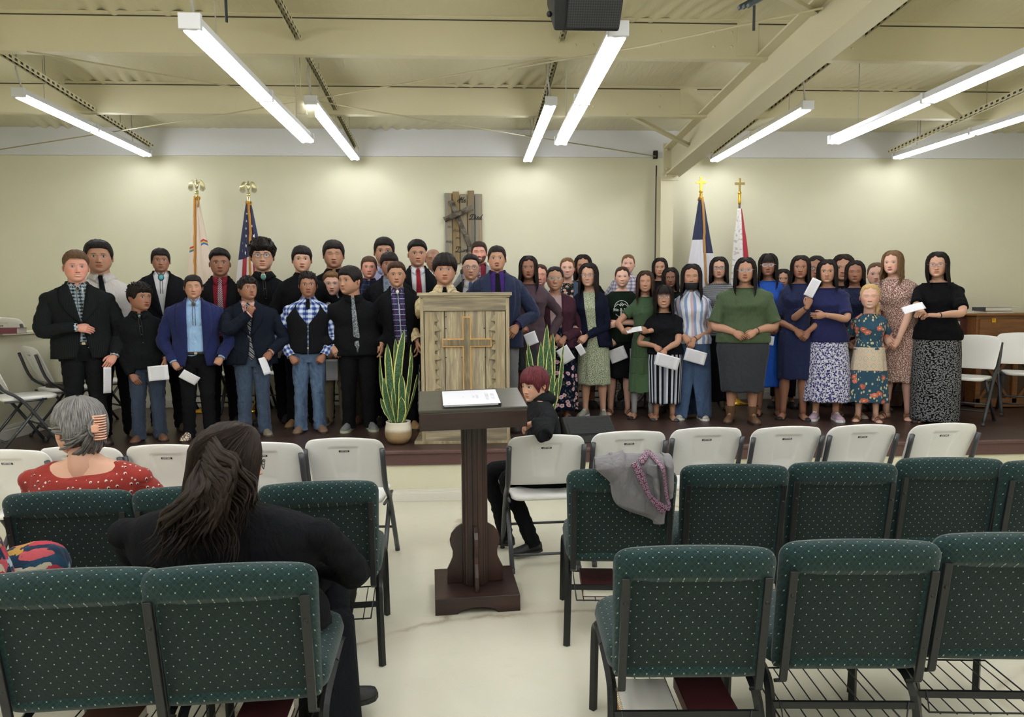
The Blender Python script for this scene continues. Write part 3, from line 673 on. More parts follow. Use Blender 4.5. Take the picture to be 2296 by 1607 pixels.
def paper(label, px, py, Y, w, h, rz=0, rx=0, ry=0, mat=PAPER, bend=.05, group='song sheets held by the choir', facing=0, name='song_sheet'):
    """w,h in photo pixels at depth Y"""
    if LAST:
        r_, g_ = LAST; best = None
        for sd in (-1, 1):
            sh, el, wr = g_.arm[sd]; v = (wr-el)/np.linalg.norm(wr-el); hw = Matrix.Rotation(r_.rotation_euler.z, 3, 'Z') @ Vector(wr+v*.06*g_.k)+r_.location
            d = (at(px, py, hw.y)-hw).length
            if best is None or d < best[0]: best = (d, hw)
        Y = best[1].y-.02
    c = at(px, py, Y); s = (at(px+100, py, Y).x-c.x)/100; w *= s; h *= s
    u = np.linspace(-.5, .5, 9)[None, :]; v = np.linspace(-.5, .5, 9)[:, None]; X = u*w+0*v; Z = v*h+0*u; Yv = bend*w*(u**2*1.5-.2)+bend*.6*h*v*v
    m = MB(); m.grid(np.stack([X, Yv, Z], -1), np.stack([u+.5+0*v, v+.5+0*u], -1)); o = m.build(name, mat, None, loc=c, solid=.0012)
    o.rotation_mode = 'ZYX'; o.rotation_euler = (R(rx), R(ry), R(rz)-math.atan2(c.x, c.y)*.8); tag(o, label, 'paper', group); return o
# ------------------------------------------------------------------ podium
BARN = wood('barn_wood', '7d7462', 'c6b896', (7, 7, .55), .85, .15, .5, '867c6a', sc=9)
BARN2 = wood('barn_wood_light', '8c8068', 'b8aa8a', (7, 7, .6), .85, .15, .5, '8a7d62', sc=7); BARNH = wood('barn_wood_horizontal', '8a806b', 'bdb091', (.6, 7, 7), .85, .15, .5, '7a7060', sc=7)
BARND = wood('barn_wood_dark', '5f5646', '9a8d70', (7, 7, .8), .85, .15, .5, '6d6453', sc=9)
HONEY = wood('honey_wood', 'b98a52', 'd0a468', (9, 9, .8), .6, .3, .2, sc=7)
def podium():
    Yp = 5.92; cl = at(950, 1000, Yp); cr = at(1143, 1000, Yp); cx = (cl.x+cr.x)/2; W = cr.x-cl.x; H = at(1045, 655, Yp-.08).z-ZS; D = .42
    t = empty('wooden_podium', (cx, Yp+D/2, ZS), R(-1), 'weathered barn-wood podium with a large cross standing on the stage edge', 'podium'); yf = -D/2
    m = MB()
    for s in (-1, 1): m.box((s*(W/2-.012), 0, H/2-.02), (.024, D, H-.05))
    m.box((0, D/2-.02, H/2), (W-.05, .02, H-.06)); m.build('side_panel', BARN, t)
    pw = (W-.05)/4
    for i in range(4):
        m = MB(); m.box((-W/2+.025+pw*(i+.5), yf+.012, H/2-.03), (pw-.005, .022, H-.16)); m.build('plank', BARN, t, bevel=.002)
    m = MB(); m.box((0, yf-.004, H-.10), (W-.03, .022, .115)); m.build('top_rail', BARNH, t, bevel=.002)
    m = MB(); m.box((0, yf-.004, .075), (W-.03, .022, .13)); m.build('bottom_rail', BARNH, t, bevel=.002)
    m = MB(); m.box((0, 0, H-.014), (W+.06, D+.08, .028)); m.box((0, 0, H-.035), (W+.03, D+.05, .018)); m.build('top_board', BARNH, t, bevel=.004)
    m = MB(); m.box((-.03, -.0, .012), (W+.09, D+.04, .024)); m.build('base_board', BARN2, t, bevel=.003)
    for s in (-1, 1):
        m = MB(); m.box((s*(W/2-.008), yf-.006, H/2-.02), (.03, .03, H-.06)); m.build('corner_trim', BARN2, t, bevel=.003)
        z0, z1 = .15, H-.165; n = 12; xs_out = W/2-.03; base = W/2-.115; pts = []
        hh = (z1-z0)/n; 
        for k in range(n):
            a = z0+k*hh; amp = (.03, .055, .035)[k % 3]; pts += [(base, a), (base-amp, a+hh*.08), (base-.01, a+hh*.62), (base, a+hh*.66)]
        poly = [(s*x, z) for x, z in pts+[(base, z1), (xs_out, z1), (xs_out, z0)]]
        m = MB(); m.prism(poly, yf-.020, yf+.002); m.build('zigzag_board', BARN2, t)
    cz = at(1048, 768, Yp).z-ZS; x0 = at(1048, 768, Yp).x-cx; 
    def cross_part(nm, mt, y0, y1, e):
        ct = at(1048, 709, Yp).z-ZS; ch = (at(1104, 768, Yp).x-at(993, 768, Yp).x)/2; w = .037-e; top = ct-e; bot = .33; a = ch-e
        poly = [(x0-w, bot), (x0+w, bot), (x0+w, cz-w), (x0+a, cz-w), (x0+a, cz+w), (x0+w, cz+w), (x0+w, top), (x0-w, top), (x0-w, cz+w), (x0-a, cz+w), (x0-a, cz-w), (x0-w, cz-w)]
        m = MB(); m.prism(poly, y0, y1); return m, nm, mt
    m, nm, mt = cross_part('cross_border', HONEY, yf-.018, yf+.004, 0); c = m.build(nm, mt, t, bevel=.002)
    m, nm, mt = cross_part('cross_inlay', BARND, yf-.022, yf-.016, .011); m.build(nm, mt, c)
    m = MB(); rs = random.Random(4)
    for i in range(26): m.ball((rs.choice([-.3, -.16, -.02, .03, .17, .3])+rs.uniform(-.01, .01), yf+.0, rs.choice([.22, .4, .75, 1.0, 1.1])), (.005, .003, .005), 6, 4)
    m.build('nail_heads', plain('2b2622', .6), t)
podium()
# microphone rising behind the podium
t = empty('microphone', at(1037, 660, 6.15), label='thin black gooseneck microphone rising from the top of the podium', cat='microphone'); z0 = at(1037, 655, 5.9).z-t.location.z
p0 = Vector((0, 0, 0)); m = MB(); m.tube([(0, 0, z0-.02+.0), (0, 0, z0+.08), (-.004, -.01, z0+.16)], .004, 6); m.build('gooseneck', METAL_BLACK, t); m = MB(); m.ball((-.005, -.014, z0+.185), (.014, .014, .024), 10, 8); m.build('capsule', plain('1a1a1b', .7), t)
# ------------------------------------------------------------------ lectern
DARKW = wood('dark_walnut_stain', '1f1412', '2f1d19', (9, 9, .7), .35, .5, .15, '3c241d', sc=5); DARKH = wood('dark_walnut_stain_horizontal', '231715', '2f201c', (.7, 9, 9), .33, .5, .15, '3b2520', sc=5); DARKT = wood('dark_top', '35332a', '403e34', (.8, 6, 6), .3, .5, .1, sc=4)
def lectern():
    b0 = onz(976, 1380, 0); b1 = onz(1167, 1370, 0); rz = math.atan2(b1.y-b0.y, b1.x-b0.x)+R(1); W = (b1-b0).length; D = .42; c = (b0+b1)/2
    ux = Vector((math.cos(rz), math.sin(rz), 0)); uy = Vector((-ux.y, ux.x, 0)); ce = c+uy*D/2
    t = empty('lectern', (ce.x, ce.y, 0), rz, 'dark stained wooden lectern in the aisle with a binder on its sloping top', 'lectern')
    m = MB(); m.box((0, 0, .075), (W-.02, D-.02, .03)); m.build('base_plate', DARKH, t, bevel=.006)
    n = 16; a = np.linspace(0, np.pi, n); arch = [(-W/2, .09), (-W/2, 0), (-W/2+.08, 0)]+[(-(W/2-.12)*math.cos(q), .032*math.sin(q)) for q in a]+[(W/2-.08, 0), (W/2, 0), (W/2, .09)]
    for y in (-D/2+.01, D/2-.01): m = MB(); m.prism(arch, y-.01, y+.01); m.build('base_skirt', DARKH, t, bevel=.003)
    for s in (-1, 1): m = MB(); m.box((s*(W/2-.01), 0, .045), (.02, D-.04, .09)); m.build('base_side', DARKW, t, bevel=.003)
    H = .985; m = MB(); m.box((0, 0, .09+H/2-.045), (.115, .115, H-.09)); 
    m.build('pillar', DARKW, t, bevel=.004)
    for s in (-1, 1):
        m = MB(); m.box((s*.028, -.060, .09+(H-.09)/2), (.030, .012, H-.09)); m.build('pillar_fillet', DARKW, t, bevel=.003)
        m = MB(); m.box((s*.062, .0, .09+(H-.09)/2), (.014, .08, H-.09)); m.build('pillar_fillet', DARKW, t, bevel=.003)
    prof = [(0, .09), (.10, .09), (.10, .17), (.085, .20), (.07, .235), (.068, .27), (.08, .305), (.085, .335), (.075, .37), (.05, .40), (.02, .42), (0, .425)]
    for k in range(4):
        P = [(.055+x, z) for x, z in prof]; M4 = Matrix.Rotation(R(90*k), 4, 'Z'); m = MB(); m.prism(P, -.011, .011); m.build('scroll_brace', DARKW, t, M=M4, bevel=.003)
    # the top
    q0 = at(941, 908, c.y-.02); zt0 = q0.z; Wt = .565; Dt = .42; zf = zt0+.0; tl = empty('x', (0, 0, 0)); bpy.data.objects.remove(tl)
    rise = .05; ang = math.atan2(rise, Dt)
    cxp = (at(941, 908, c.y-.02)+at(1183, 872, c.y-.02))/2; cx_l = (cxp-t.location).dot(ux)
    M4 = Matrix.Translation((cx_l, 0, 1.055)) @ Matrix.Rotation(ang, 4, 'X') @ Matrix.Rotation(R(-1.2), 4, 'Y')
    for nm, mt, cc, dd in (('desk_top', DARKT, (0, 0, .055), (Wt+.0, Dt, .018)), ('desk_front', DARKH, (0, -Dt/2+.01, .0), (Wt-.006, .02, .095)), ('desk_back', DARKH, (0, Dt/2-.01, .0), (Wt-.006, .02, .095)), ('desk_side', DARKW, (-Wt/2+.012, 0, 0), (.02, Dt-.04, .095)), ('desk_side', DARKW, (Wt/2-.012, 0, 0), (.02, Dt-.04, .095)), ('desk_bottom', DARKW, (0, 0, -.035), (Wt-.05, Dt-.05, .015))):
        m = MB(); m.box(cc, dd); m.build(nm, mt, t, M=M4, bevel=.004)
    # binder
    bd = empty('binder', (0, 0, 0)); bd.matrix_world = Matrix.Translation(t.location) @ Matrix.Rotation(rz, 4, 'Z') @ M4 @ Matrix.Translation((-.005, -.035, .066)) @ Matrix.Rotation(R(0), 4, 'Z')
    tag(bd, 'clear-covered binder with a printed white cover sheet lying on the lectern', 'binder'); w, d = .30, .30
    m = MB(); m.box((0, 0, .002), (w, d, .003)); m.box((w/2, 0, .008), (.006, d, .015)); m.build('binder_cover', plain('23252b', .35), bd, bevel=.002)
    m = MB(); m.box((-.004, 0, .0085), (w-.02, d-.012, .008)); m.build('sheets', plain('e8e9ee', .6), bd)
    m = MB(); m.box((-.0, 0, .0145), (w, d, .002)); cv = m.build('clear_cover', plain('e4e6ee', .12, 0, .6), bd, bevel=.001)
    TX = plain('b0b2bc', .6)
    for s, x, z in (('AIRCOM', .118, .034), ('CHRISTIAN', .088, .030), ('SERVICES', .035, .018), ('FOR', .015, .018), ('11', -.04, .016)):
        text_mesh('cover_print', s, z, TX, cv, Matrix.Translation((x, 0, .0159)) @ Matrix.Rotation(R(-90), 4, 'Z'), .0001)
lectern()
# ------------------------------------------------------------------ wall sign
PLA = wood('painted_plank', '85765e', 'a29378', (8, 8, .45), .7, .2, .25, '85867f', sc=5); PLB = wood('brown_plank', '7d6848', '9c865f', (8, 8, .45), .7, .2, .25, '77776f', sc=5); DRIFT = wood('driftwood', '5c564c', '8a8274', (9, 9, 9), .9, .1, .9, '463f37', sc=4)
def wall_sign():
    Y = YW-.02; t = empty('wall_sign', at(1040, 590, Y), label='plank wall sign with a tilted driftwood cross and painted words', cat='sign'); o = t.location
    def L(px, py): p = at(px, py, Y); return p.x-o.x, p.z-o.z
    for i, (x0, x1, y0, y1) in enumerate(((997, 1014.2, 432.5, 590), (1014.8, 1031, 429.5, 588), (1031.4, 1047.8, 435.5, 585), (1048.2, 1064.6, 427.5, 583), (1065.1, 1082, 435, 580))):
        a = L(x0, y0); b = L(x1, y1+3); m = MB(); m.box(((a[0]+b[0])/2, 0, (a[1]+b[1])/2), (b[0]-a[0], .025, a[1]-b[1])); m.build('plank', (PLA, PLB)[i % 2], t, bevel=.004)
    for nm, (a, b), w, y in (('cross_post', ((1011, 450), (1058, 562)), .062, -.03), ('cross_arm', ((996.5, 494), (1060, 466)), .062, -.055)):
        A = L(*a); B = L(*b); m = MB(); n = 16; q = np.linspace(0, 1, n); rs = np.random.RandomState(3); pts = np.array([[A[0]+(B[0]-A[0])*s, y, A[1]+(B[1]-A[1])*s] for s in q]); rr = np.stack([w/2*(1+.12*rs.uniform(-1, 1, n)), np.full(n, .012)], 1); m.tube(pts, rr, 8, up=(0, 1, 0), smooth=False); m.build(nm, DRIFT, t)
    INK = plain('1c1815', .6)
    def script(word, px, py, h):      # strokes in a unit box, slanted
        S = {'He': [[(-.15, .1), (-.25, .25), (-.05, .5), (.25, .8), (.4, 1.0), (.3, .5), (.15, 0), (.0, -.05)], [(.85, 1.05), (.72, .6), (.6, .1), (.7, 0), (.85, .1)], [(.2, .5), (.7, .55)], [(.95, .2), (1.2, .42), (1.12, .5), (.98, .2), (1.15, 0), (1.4, .2)]],
             'Died': [[(.35, .9), (.25, .4), (.05, .0), (-.2, .02), (.1, .12), (.5, 0), (.9, .35), (.8, .85), (.35, 1.0), (-.1, .8), (-.05, .5)], [(1.05, .4), (1.0, .1), (1.12, 0), (1.25, .15)], [(1.12, .62), (1.14, .66)], [(1.3, .2), (1.5, .42), (1.42, .5), (1.3, .2), (1.48, 0), (1.68, .2)], [(2.0, .38), (1.85, .42), (1.72, .15), (1.85, 0), (2.0, .2), (2.2, .95), (2.02, .2), (2.1, 0), (2.3, .15)]],
             'Live': [[(.75, .85), (.5, 1.0), (.3, .7), (.25, .25), (.0, .0), (-.15, .1), (.1, .12), (.5, 0), (.9, .08)], [(-.1, .6), (-.2, .9), (.1, 1.05), (.4, .9)], [(1.05, .4), (1.0, .1), (1.12, 0), (1.25, .15)], [(1.12, .62), (1.14, .66)], [(1.3, .38), (1.4, .4), (1.45, 0), (1.6, .3), (1.66, .42), (1.8, .38)], [(1.8, .2), (2.05, .42), (1.95, .5), (1.82, .2), (1.98, 0), (2.25, .2)]]}[word]
        b = L(px, py); m = MB()
        for st in S: m.tube([(b[0]+x*h+z*h*.28, -.0165, b[1]+z*h) for x, z, in [(p[0], p[1]) for p in catmull([(p[0], p[1], 0) for p in st], 5*len(st))]], .0042, 5)
        m.build('lettering', INK, t)
    script('He', 1028, 454, .062); script('Died', 1054, 492, .062); script('Live', 1023, 565, .062)
    for s, px, py in (('so', 1008, 508), ('that', 1024, 517), ('we', 1028, 533), ('may', 1008, 541)):
        x, z = L(px, py); text_mesh('lettering', s, .052, INK, t, Matrix.Translation((x, -.0145, z)) @ Matrix.Rotation(R(90), 4, 'X'), .0008)
wall_sign()
# ------------------------------------------------------------------ flags
def starpoly(r, rot=0): return [(r*(1 if i % 2 == 0 else .4)*math.sin(rot+i*math.pi/5), r*(1 if i % 2 == 0 else .4)*math.cos(rot+i*math.pi/5)) for i in range(10)]
def flag(label, px, base_y, top_py, cloth_py, kind, w0, w1, ztip=None, lean=0, side=1):
    Y = 8.02; p = at(px, top_py, Y); zc = at(px, cloth_py, Y).z-ZS; H = p.z-ZS; t = empty('flag_stand', (p.x, Y, ZS), label=label, cat='flag', group='flags on stands along the back wall')
    m = MB(); m.lathe([(.14, 0), (.14, .012), (.06, .04), (.02, .08), (.018, .12)]); m.build('base', GOLD, t)
    m = MB(); m.tube([(0, 0, .05), (0, 0, H-.22)], .013, 10); m.build('pole', plain('4a3a34', .4), t)
    m = MB(); m.lathe([(.014, H-.30), (.017, H-.29), (.017, H-.20), (.012, H-.19), (.022, H-.18), (.022, H-.165), (.010, H-.155)], seg=14); ft = m.build('finial_socket', BRASS if kind in ('us', 'nation') else GOLD, t)
    fm_ = plain('cfc79a', .28, .85) if kind in ('us', 'nation') else plain('dfb63c', .3, .8) if kind == 'christian' else plain('b9a468', .35, .8)
    if kind in ('us', 'nation'):
        m = MB(); m.ball((0, 0, H-.15), (.02, .02, .016), 10, 6); m.tube([(0, 0, H-.15), (0, 0, H-.1)], .008, 6); m.ball((0, 0, H-.085), (.020, .018, .045), 10, 8); m.ball((.004, -.008, H-.03), (.012, .014, .014), 8, 6); m.tube([(.006, -.018, H-.03), (.012, -.03, H-.036)], [.006, .001], 6)
        for s in (-1, 1):
            for q in range(7):
                a = q/6; m.tube([(s*.012, 0, H-.06), (s*(.04+.022*a), .0, H-.028-.012*a), (s*(.045+.042*a), 0, H-.07-.012*a), (s*(.036+.058*a), .0, H-.14+.012*a-.02*math.sin(a*3))], [.006, .008, .006, .002], 5, flat=.6)
        m.build('eagle_finial', fm_, ft)
    else:
        w = .014; c = H-.065; m = MB(); m.prism([(-w, H-.16), (w, H-.16), (w, c-w), (.06, c-w), (.06, c+w), (w, c+w), (w, H-.0), (-w, H-.0), (-w, c+w), (-.06, c+w), (-.06, c-w), (-w, c-w)], -.006, .006); m.build('cross_finial', fm_, ft, bevel=.003)
    zb = max(.55, zc-1.35); n = 50; v = np.linspace(0, 1, n)[:, None]; u = np.linspace(-1, 1, 73)[None, :]; ph = u*np.pi
    wv = np.interp(v, [0, .06, .3, .6, 1], [w0*.35, w0*.55, w0*.9+.012, (w0+w1)/2, w1]); sh = np.interp(v, [0, .3, 1], [.0, .012*side, .06*side*(1 if kind != 'third' else 1.2)])
    fold = 1+.22*np.sin(ph*5+1+v*1.2)*np.clip(v*4, .2, 1)+.1*np.sin(ph*9+v*3)
    X = np.sin(ph)*wv*fold+sh+0*v; Yv = -np.cos(ph)*wv*.55*fold-.012; Z = zc+(zb-zc)*v+0*u
    P = np.stack([X, Yv, Z], -1); g = G('flag_cloth_'+kind); uu, vv, _ = g.sep(g.uv())
    if kind == 'us':
        st = g.stripe(uu, 5, .5, .25); bot = g.mix(st, lin('a52a35'), lin('d9d4d6')); dg = g.math('LESS_THAN', g.math('ADD', vv, g.math('MULTIPLY', uu, .12)), .44); col = g.mix(dg, bot, lin('20244a'))
    elif kind == 'nation':
        col = g.mix(g.noise(g.mapp(g.uv(), (8, .3, 1)), 1, 1), lin('e0cbb6'), lin('e6d6c4'))
        for a, cc in ((.335, 'b5384a'), (.35, 'e0b84a'), (.363, '3f74b0')):
            w = g.math('SUBTRACT', g.math('ADD', vv, g.math('MULTIPLY', g.math('ABSOLUTE', g.math('ADD', uu, -.15)), -.20)), a); col = g.mix(g.math('MULTIPLY', g.math('LESS_THAN', g.math('ABSOLUTE', w), .008), g.math('GREATER_THAN', g.math('ABSOLUTE', g.math('ADD', uu, .02)), .09)), col, lin(cc))
        col = g.mix(g.math('MULTIPLY', g.math('GREATER_THAN', vv, .46), g.math('GREATER_THAN', uu, .22)), col, lin('d98a3c'))
    elif kind == 'christian':
        dg = g.math('LESS_THAN', vv, g.math('ADD', .345, g.math('MULTIPLY', g.math('GREATER_THAN', uu, .0), .115))); col = g.mix(dg, lin('d4d2d8'), lin('1f2648'))
    else:
        col = g.mix(g.math('GREATER_THAN', uu, g.math('MULTIPLY_ADD', vv, -.09, .09)), g.mix(g.math('GREATER_THAN', g.noise(g.mapp(g.uv(), (6, 22, 1)), 1.6, 2), .58), lin('dcd8d4'), lin('b9b2ac')), lin('b12b3c'))
    g.set(color=col, rough=.55, spec=.4, sheen=.1); g.bump(g.noise(g.obj(), 30, 3), .15, .01)
    m = MB(); m.grid(P, np.stack([u/1.0*.5+0*v, v+0*u], -1)); fl = m.build('flag_cloth', g.mat, t, solid=.003)
    def surf(uq, vq, off=.006):
        i = vq*(n-1); j = (uq+1)/2*72; i0 = int(i); j0 = int(j) % 72; q = P[min(i0, n-1), j0]; c = np.array([sh[min(i0, n-1), 0], -.012, q[2]]); d = q-c; d /= np.linalg.norm(d); return q+d*off, d
    if kind == 'us':
        m = MB()
        for (uq, vq, r) in ((-.06, .09, .014), (-.1, .15, .016), (-.13, .21, .018), (-.12, .28, .022), (-.13, .36, .026), (-.16, .425, .028), (.22, .20, .02), (.26, .28, .026), (-.28, .33, .02), (-.30, .40, .022), (.30, .36, .026)):
            q, d = surf(uq, vq, .008); d[2] = 0; d /= np.linalg.norm(d); x = np.array([-d[1], d[0], 0])
            V = [q+x*a+np.array([0, 0, b]) for a, b in starpoly(r, uq)]; m.add([q+d*.001]+V, [(0, i+1, (i+1) % 10+1) for i in range(10)], smooth=False)
        m.build('stars', plain('e6e6ea', .6), fl, solid=.001)
    if kind != 'third':
        cc = 'c98a35' if kind != 'christian' else 'b98a4a'; m = MB(); uq = {'us': .07, 'nation': -.12, 'christian': .05}[kind]
        pts = [surf(uq+.02*math.sin(q*9), q, .012)[0] for q in np.linspace(.02, .97, 22)]; m.tube(pts, np.stack([np.full(22, .014), np.full(22, .008)], 1), 7); m.build('gold_fringe', plain(cc, .7, nb=.8, ns=200), fl)
        m = MB(); a = np.linspace(0, 2*np.pi, 15); m.tube([(.026*math.cos(q), .026*math.sin(q)-.002, zc+.01+.018*math.sin(q*2)) for q in a], .011, 7); m.tube([(.02*side, -.025, zc+.01), (.04*side, -.03, zc+.03), (.045*side, -.03, zc-.03), (.03*side, -.035, zc-.09)], .008, 6); m.build('gold_cord', plain('d09a3c', .6, nb=.8, ns=200), fl)
flag('cream flag with rainbow stripes on a pole with an eagle, leftmost flag', 440, 0, 398, 447, 'nation', .06, .17, side=.6)
flag('stars and stripes flag on a pole with an eagle, right of the cream flag', 556, 0, 402, 458, 'us', .075, .19, side=.3)
flag('navy and white flag with gold cord on a pole with a bright gold cross', 1572, 0, 396, 448, 'christian', .075, .20, side=.4)
flag('white and red flag on a pole with a dull gold cross, rightmost flag', 1659, 0, 399, 468, 'third', .06, .13, side=.7)
# ------------------------------------------------------------------ snake plants
def plant(px, Y, label, top, seed, leaves, pot=True):
    b = at(px, 900, Y); x = b.x; t = empty('snake_plant', (x, Y, ZS), label=label, cat='plant', group='snake plants in ceramic pots'); s = (at(px+100, 900, Y).x-x)/100
    g = G('ceramic_pot'); _, _, z = g.sep(g.obj()); f = g.ramp(g.math('ADD', g.math('MULTIPLY', z, 4.6), g.math('MULTIPLY', g.noise(g.obj(), 8), .12)), [(.1, lin('7d6549')), (.35, lin('b59a72')), (.55, lin('a8906c')), (.68, lin('ddd6c4'))])
    g.set(color=f, rough=.4); g.bump(g.math('SINE', g.math('MULTIPLY', z, 700)), .25, .002)
    m = MB(); m.lathe([(.065, 0), (.088, .015), (.112, .06), (.118, .10), (.112, .15), (.105, .185), (.108, .195), (.098, .195), (.095, .16), (.02, .155)], seg=32); m.build('pot', g.mat, t)
    m = MB(); rs = np.random.RandomState(seed)
    for i in range(60): m.ball((rs.uniform(-.07, .07), rs.uniform(-.07, .07), .172+rs.uniform(0, .012)), rs.uniform(.008, .016, 3), 5, 4)
    m.build('moss', plain('2a3524', .9), t)
    lg = G('snake_leaf'); u, v, _ = lg.sep(lg.uv()); au = lg.math('ABSOLUTE', u); band = lg.noise(lg.mapp(lg.uv(), (2.2, 55, 1)), 1.3, 3, .6, 1.5)
    col = lg.mix(lg.ramp(band, [(.42, 0), (.56, 1)]), lin('1d3a25'), lin('4e7048')); col = lg.mix(lg.math('GREATER_THAN', lg.math('ADD', au, lg.math('MULTIPLY', lg.noise(lg.mapp(lg.uv(), (0, 9, 1)), 3), .22)), .83), col, lin('d6d684')); lg.set(color=col, rough=.42, spec=.4)
    for i, (dx, h, w, bend, yy, tw) in enumerate(leaves):
        m = MB(); n = 26; q = np.linspace(0, 1, n)[:, None]; uu = np.linspace(-1, 1, 9)[None, :]; wd = np.interp(q, [0, .15, .5, .8, .93, 1], [.55, .75, 1, .8, .42, .02])*w*s
        base = np.array([dx*s*.25, yy*.3]); ang = tw+.25*np.sin(q*5+i); cxx = base[0]+(dx*s-base[0])*q**1.1+bend*s*np.sin(q*np.pi); cyy = base[1]+(yy-base[1])*q+.004*np.sin(q*9+i)
        off = uu*wd; P = np.stack([cxx+off*np.cos(ang), cyy+off*np.sin(ang)+.22*np.abs(uu)**2*wd, .165+(h*s-.165)*q+0*uu+.004*np.sin(q*26+uu*2+i)*np.abs(uu)], -1)
        m.grid(P, np.stack([uu+0*q, q*h*s+0*uu+i], -1)); m.build('leaf', lg.mat, t, solid=.004)
# leaf: dx(px), tip height(px above stage), half width px, bend, depth offset, twist
z0 = 990
plant(892, 5.97, 'snake plant in a pot at the left of the podium', 728, 3, [(18, 258, 10, -10, .0, .2), (-4, 236, 11, 3, .03, -.2), (-20, 226, 10, -4, -.02, .3), (-26, 215, 9, -2, .05, -.4), (31, 222, 6, 6, .03, .9), (34, 205, 7, 4, -.03, .6), (-38, 200, 6, -10, .0, -.7), (44, 155, 4, 5, .02, 1.1), (-36, 105, 6, -4, -.05, .6), (10, 160, 9, 4, -.05, 0), (-28, 150, 8, -6, -.06, .3), (10, 108, 10, 4, -.085, -.1), (-8, 130, 6, -2, -.07, .6), (22, 120, 5, 6, -.06, .8)])
plant(1226, 6.05, 'snake plant in a pot at the right of the podium, behind the red-haired child', 728, 8, [(1, 256, 9, -2, .0, .2), (15, 236, 9, 2, .03, -.2), (-13, 218, 9, -4, -.02, .2), (4, 208, 9, 2, -.05, 0), (-40, 215, 8, -6, .05, -.5), (-45, 198, 5, -8, .0, -.8), (38, 214, 5, 4, .0, 1.0), (35, 190, 6, 6, -.03, .7), (12, 150, 8, 2, -.07, .1), (22, 138, 7, 3, -.06, .3), (-20, 120, 6, -4, -.06, .3)])
# ------------------------------------------------------------------ pianos and bits on the stage
ORG = wood('piano_oak', '6a4424', '8a5c34', (.8, 8, 8), .4, .4, .1, sc=4); ORG2 = wood('piano_mahogany', '3a201a', '57322a', (8, 8, .9), .4, .4, .1, sc=4); LATT = plain('46301f', .6)
def piano(label, x0, x1, Y, ztop, mt, latch):
    w = x1-x0; t = empty('upright_piano', ((x0+x1)/2, Y, ZS), label=label, cat='piano'); D = .6; H = ztop-ZS
    m = MB(); m.box((0, D/2, H/2), (w, D, H-.04)); m.build('case', mt, t, bevel=.006)
    m = MB(); m.box((0, D/2-.01, H-.012), (w+.05, D+.05, .026)); m.build('lid', mt, t, bevel=.006)
    m = MB(); m.box((0, -.008, H-.18), (w-.06, .02, .24)); m.build('upper_panel', mt, t, bevel=.006)
    for k in range(3):
        cx = -w/2+w*(k+.5)/3; m = MB(); m.box((cx, -.006, H*.32), (w/3-.10, .012, H*.5)); m.build('grille_panel', LATT, t)
        m = MB(); 
        for s in (-1, 1): m.bar((cx-w/6+.06, -.02, H*.32-s*H*.22), (cx+w/6-.06, -.02, H*.32+s*H*.22), .03, .014, up=(0, 1, 0))
        m.build('grille_cross', mt, t)
    for k in range(4): m = MB(); m.box((-w/2+.03+(w-.06)*k/3, -.016, H*.36), (.06, .03, H*.62)); m.build('stile', mt, t, bevel=.004)
    m = MB(); m.box((0, -.016, .06), (w, .03, .10)); m.build('plinth', mt, t, bevel=.004)
    if latch: m = MB(); m.box((latch-(x0+x1)/2, -.022, H-.075), (.045, .008, .05)); m.box((latch-(x0+x1)/2, -.03, H-.065), (.02, .01, .02)); m.build('latch', GOLD, t, bevel=.003)
    return t
Yp = 7.45; zt = at(2250, 703, Yp).z
piano('oak upright piano with a brass latch at the right edge of the stage', at(2186, 800, Yp).x, at(2186, 800, Yp).x+1.35, Yp, zt, ORG, at(2226, 700, Yp).x)
piano('dark mahogany upright piano behind the women at the right', at(1990, 800, 7.6).x, at(2172, 800, 7.6).x, 7.62, zt+.0, ORG2, None)
m = MB(); p = at(2146, 726, 7.58); m.box((p.x, 7.605, p.z), (.10, .012, .06)); tag(m.build('sign_plate', plain('b9bcbc', .4), bevel=.003), 'small black and silver plate on the dark piano beside the elbow', 'plate')
p = at(2245, 703, 7.7); 
book('stack bottom: cream book lying on the oak piano under a dark binder', (p.x-.06, 7.75, zt+.003), (.32, .24, .022), R(3), 'd9d2bd')
book('dark music binder lying on the cream book on the oak piano', (p.x-.08, 7.75, zt+.028), (.30, .24, .045), R(-4), '3c3e42')
m = MB(); m.box((0, 0, 0), (.42, .26, .003)); o = m.build('loose_sheet', PAPER_BLANK, None, loc=(p.x-.02, 7.75, zt+.077)); tag(o, 'loose white sheet lying on top of the dark binder on the oak piano', 'paper')
p = at(2168, 697, 7.7); book('white book lying on the dark piano beside the black top of the standing woman', (p.x, 7.8, zt+.003), (.16, .22, .03), R(0), 'cfccc2')
# floor monitor on the stage edge
p = at(1318, 965, 6.0); t = empty('floor_monitor', (p.x, 6.0, ZS), R(8), 'black wedge-shaped stage monitor on the stage behind the front row', 'speaker')
m = MB(); m.prism([(-.15, 0), (.2, 0), (.2, .16), (.06, .2), (-.1, .10)], -.22, .22, axis='x'); m.build('cabinet', plain('17181a', .6, nb=.2), t, bevel=.006)
m = MB()
for k in range(13): m.bar((-.2, -.150+.17*k/12, .09+.10*k/12), (.2, -.150+.17*k/12, .09+.10*k/12), .005, .01)
m.build('grille', plain('3a3c3d', .5), t)
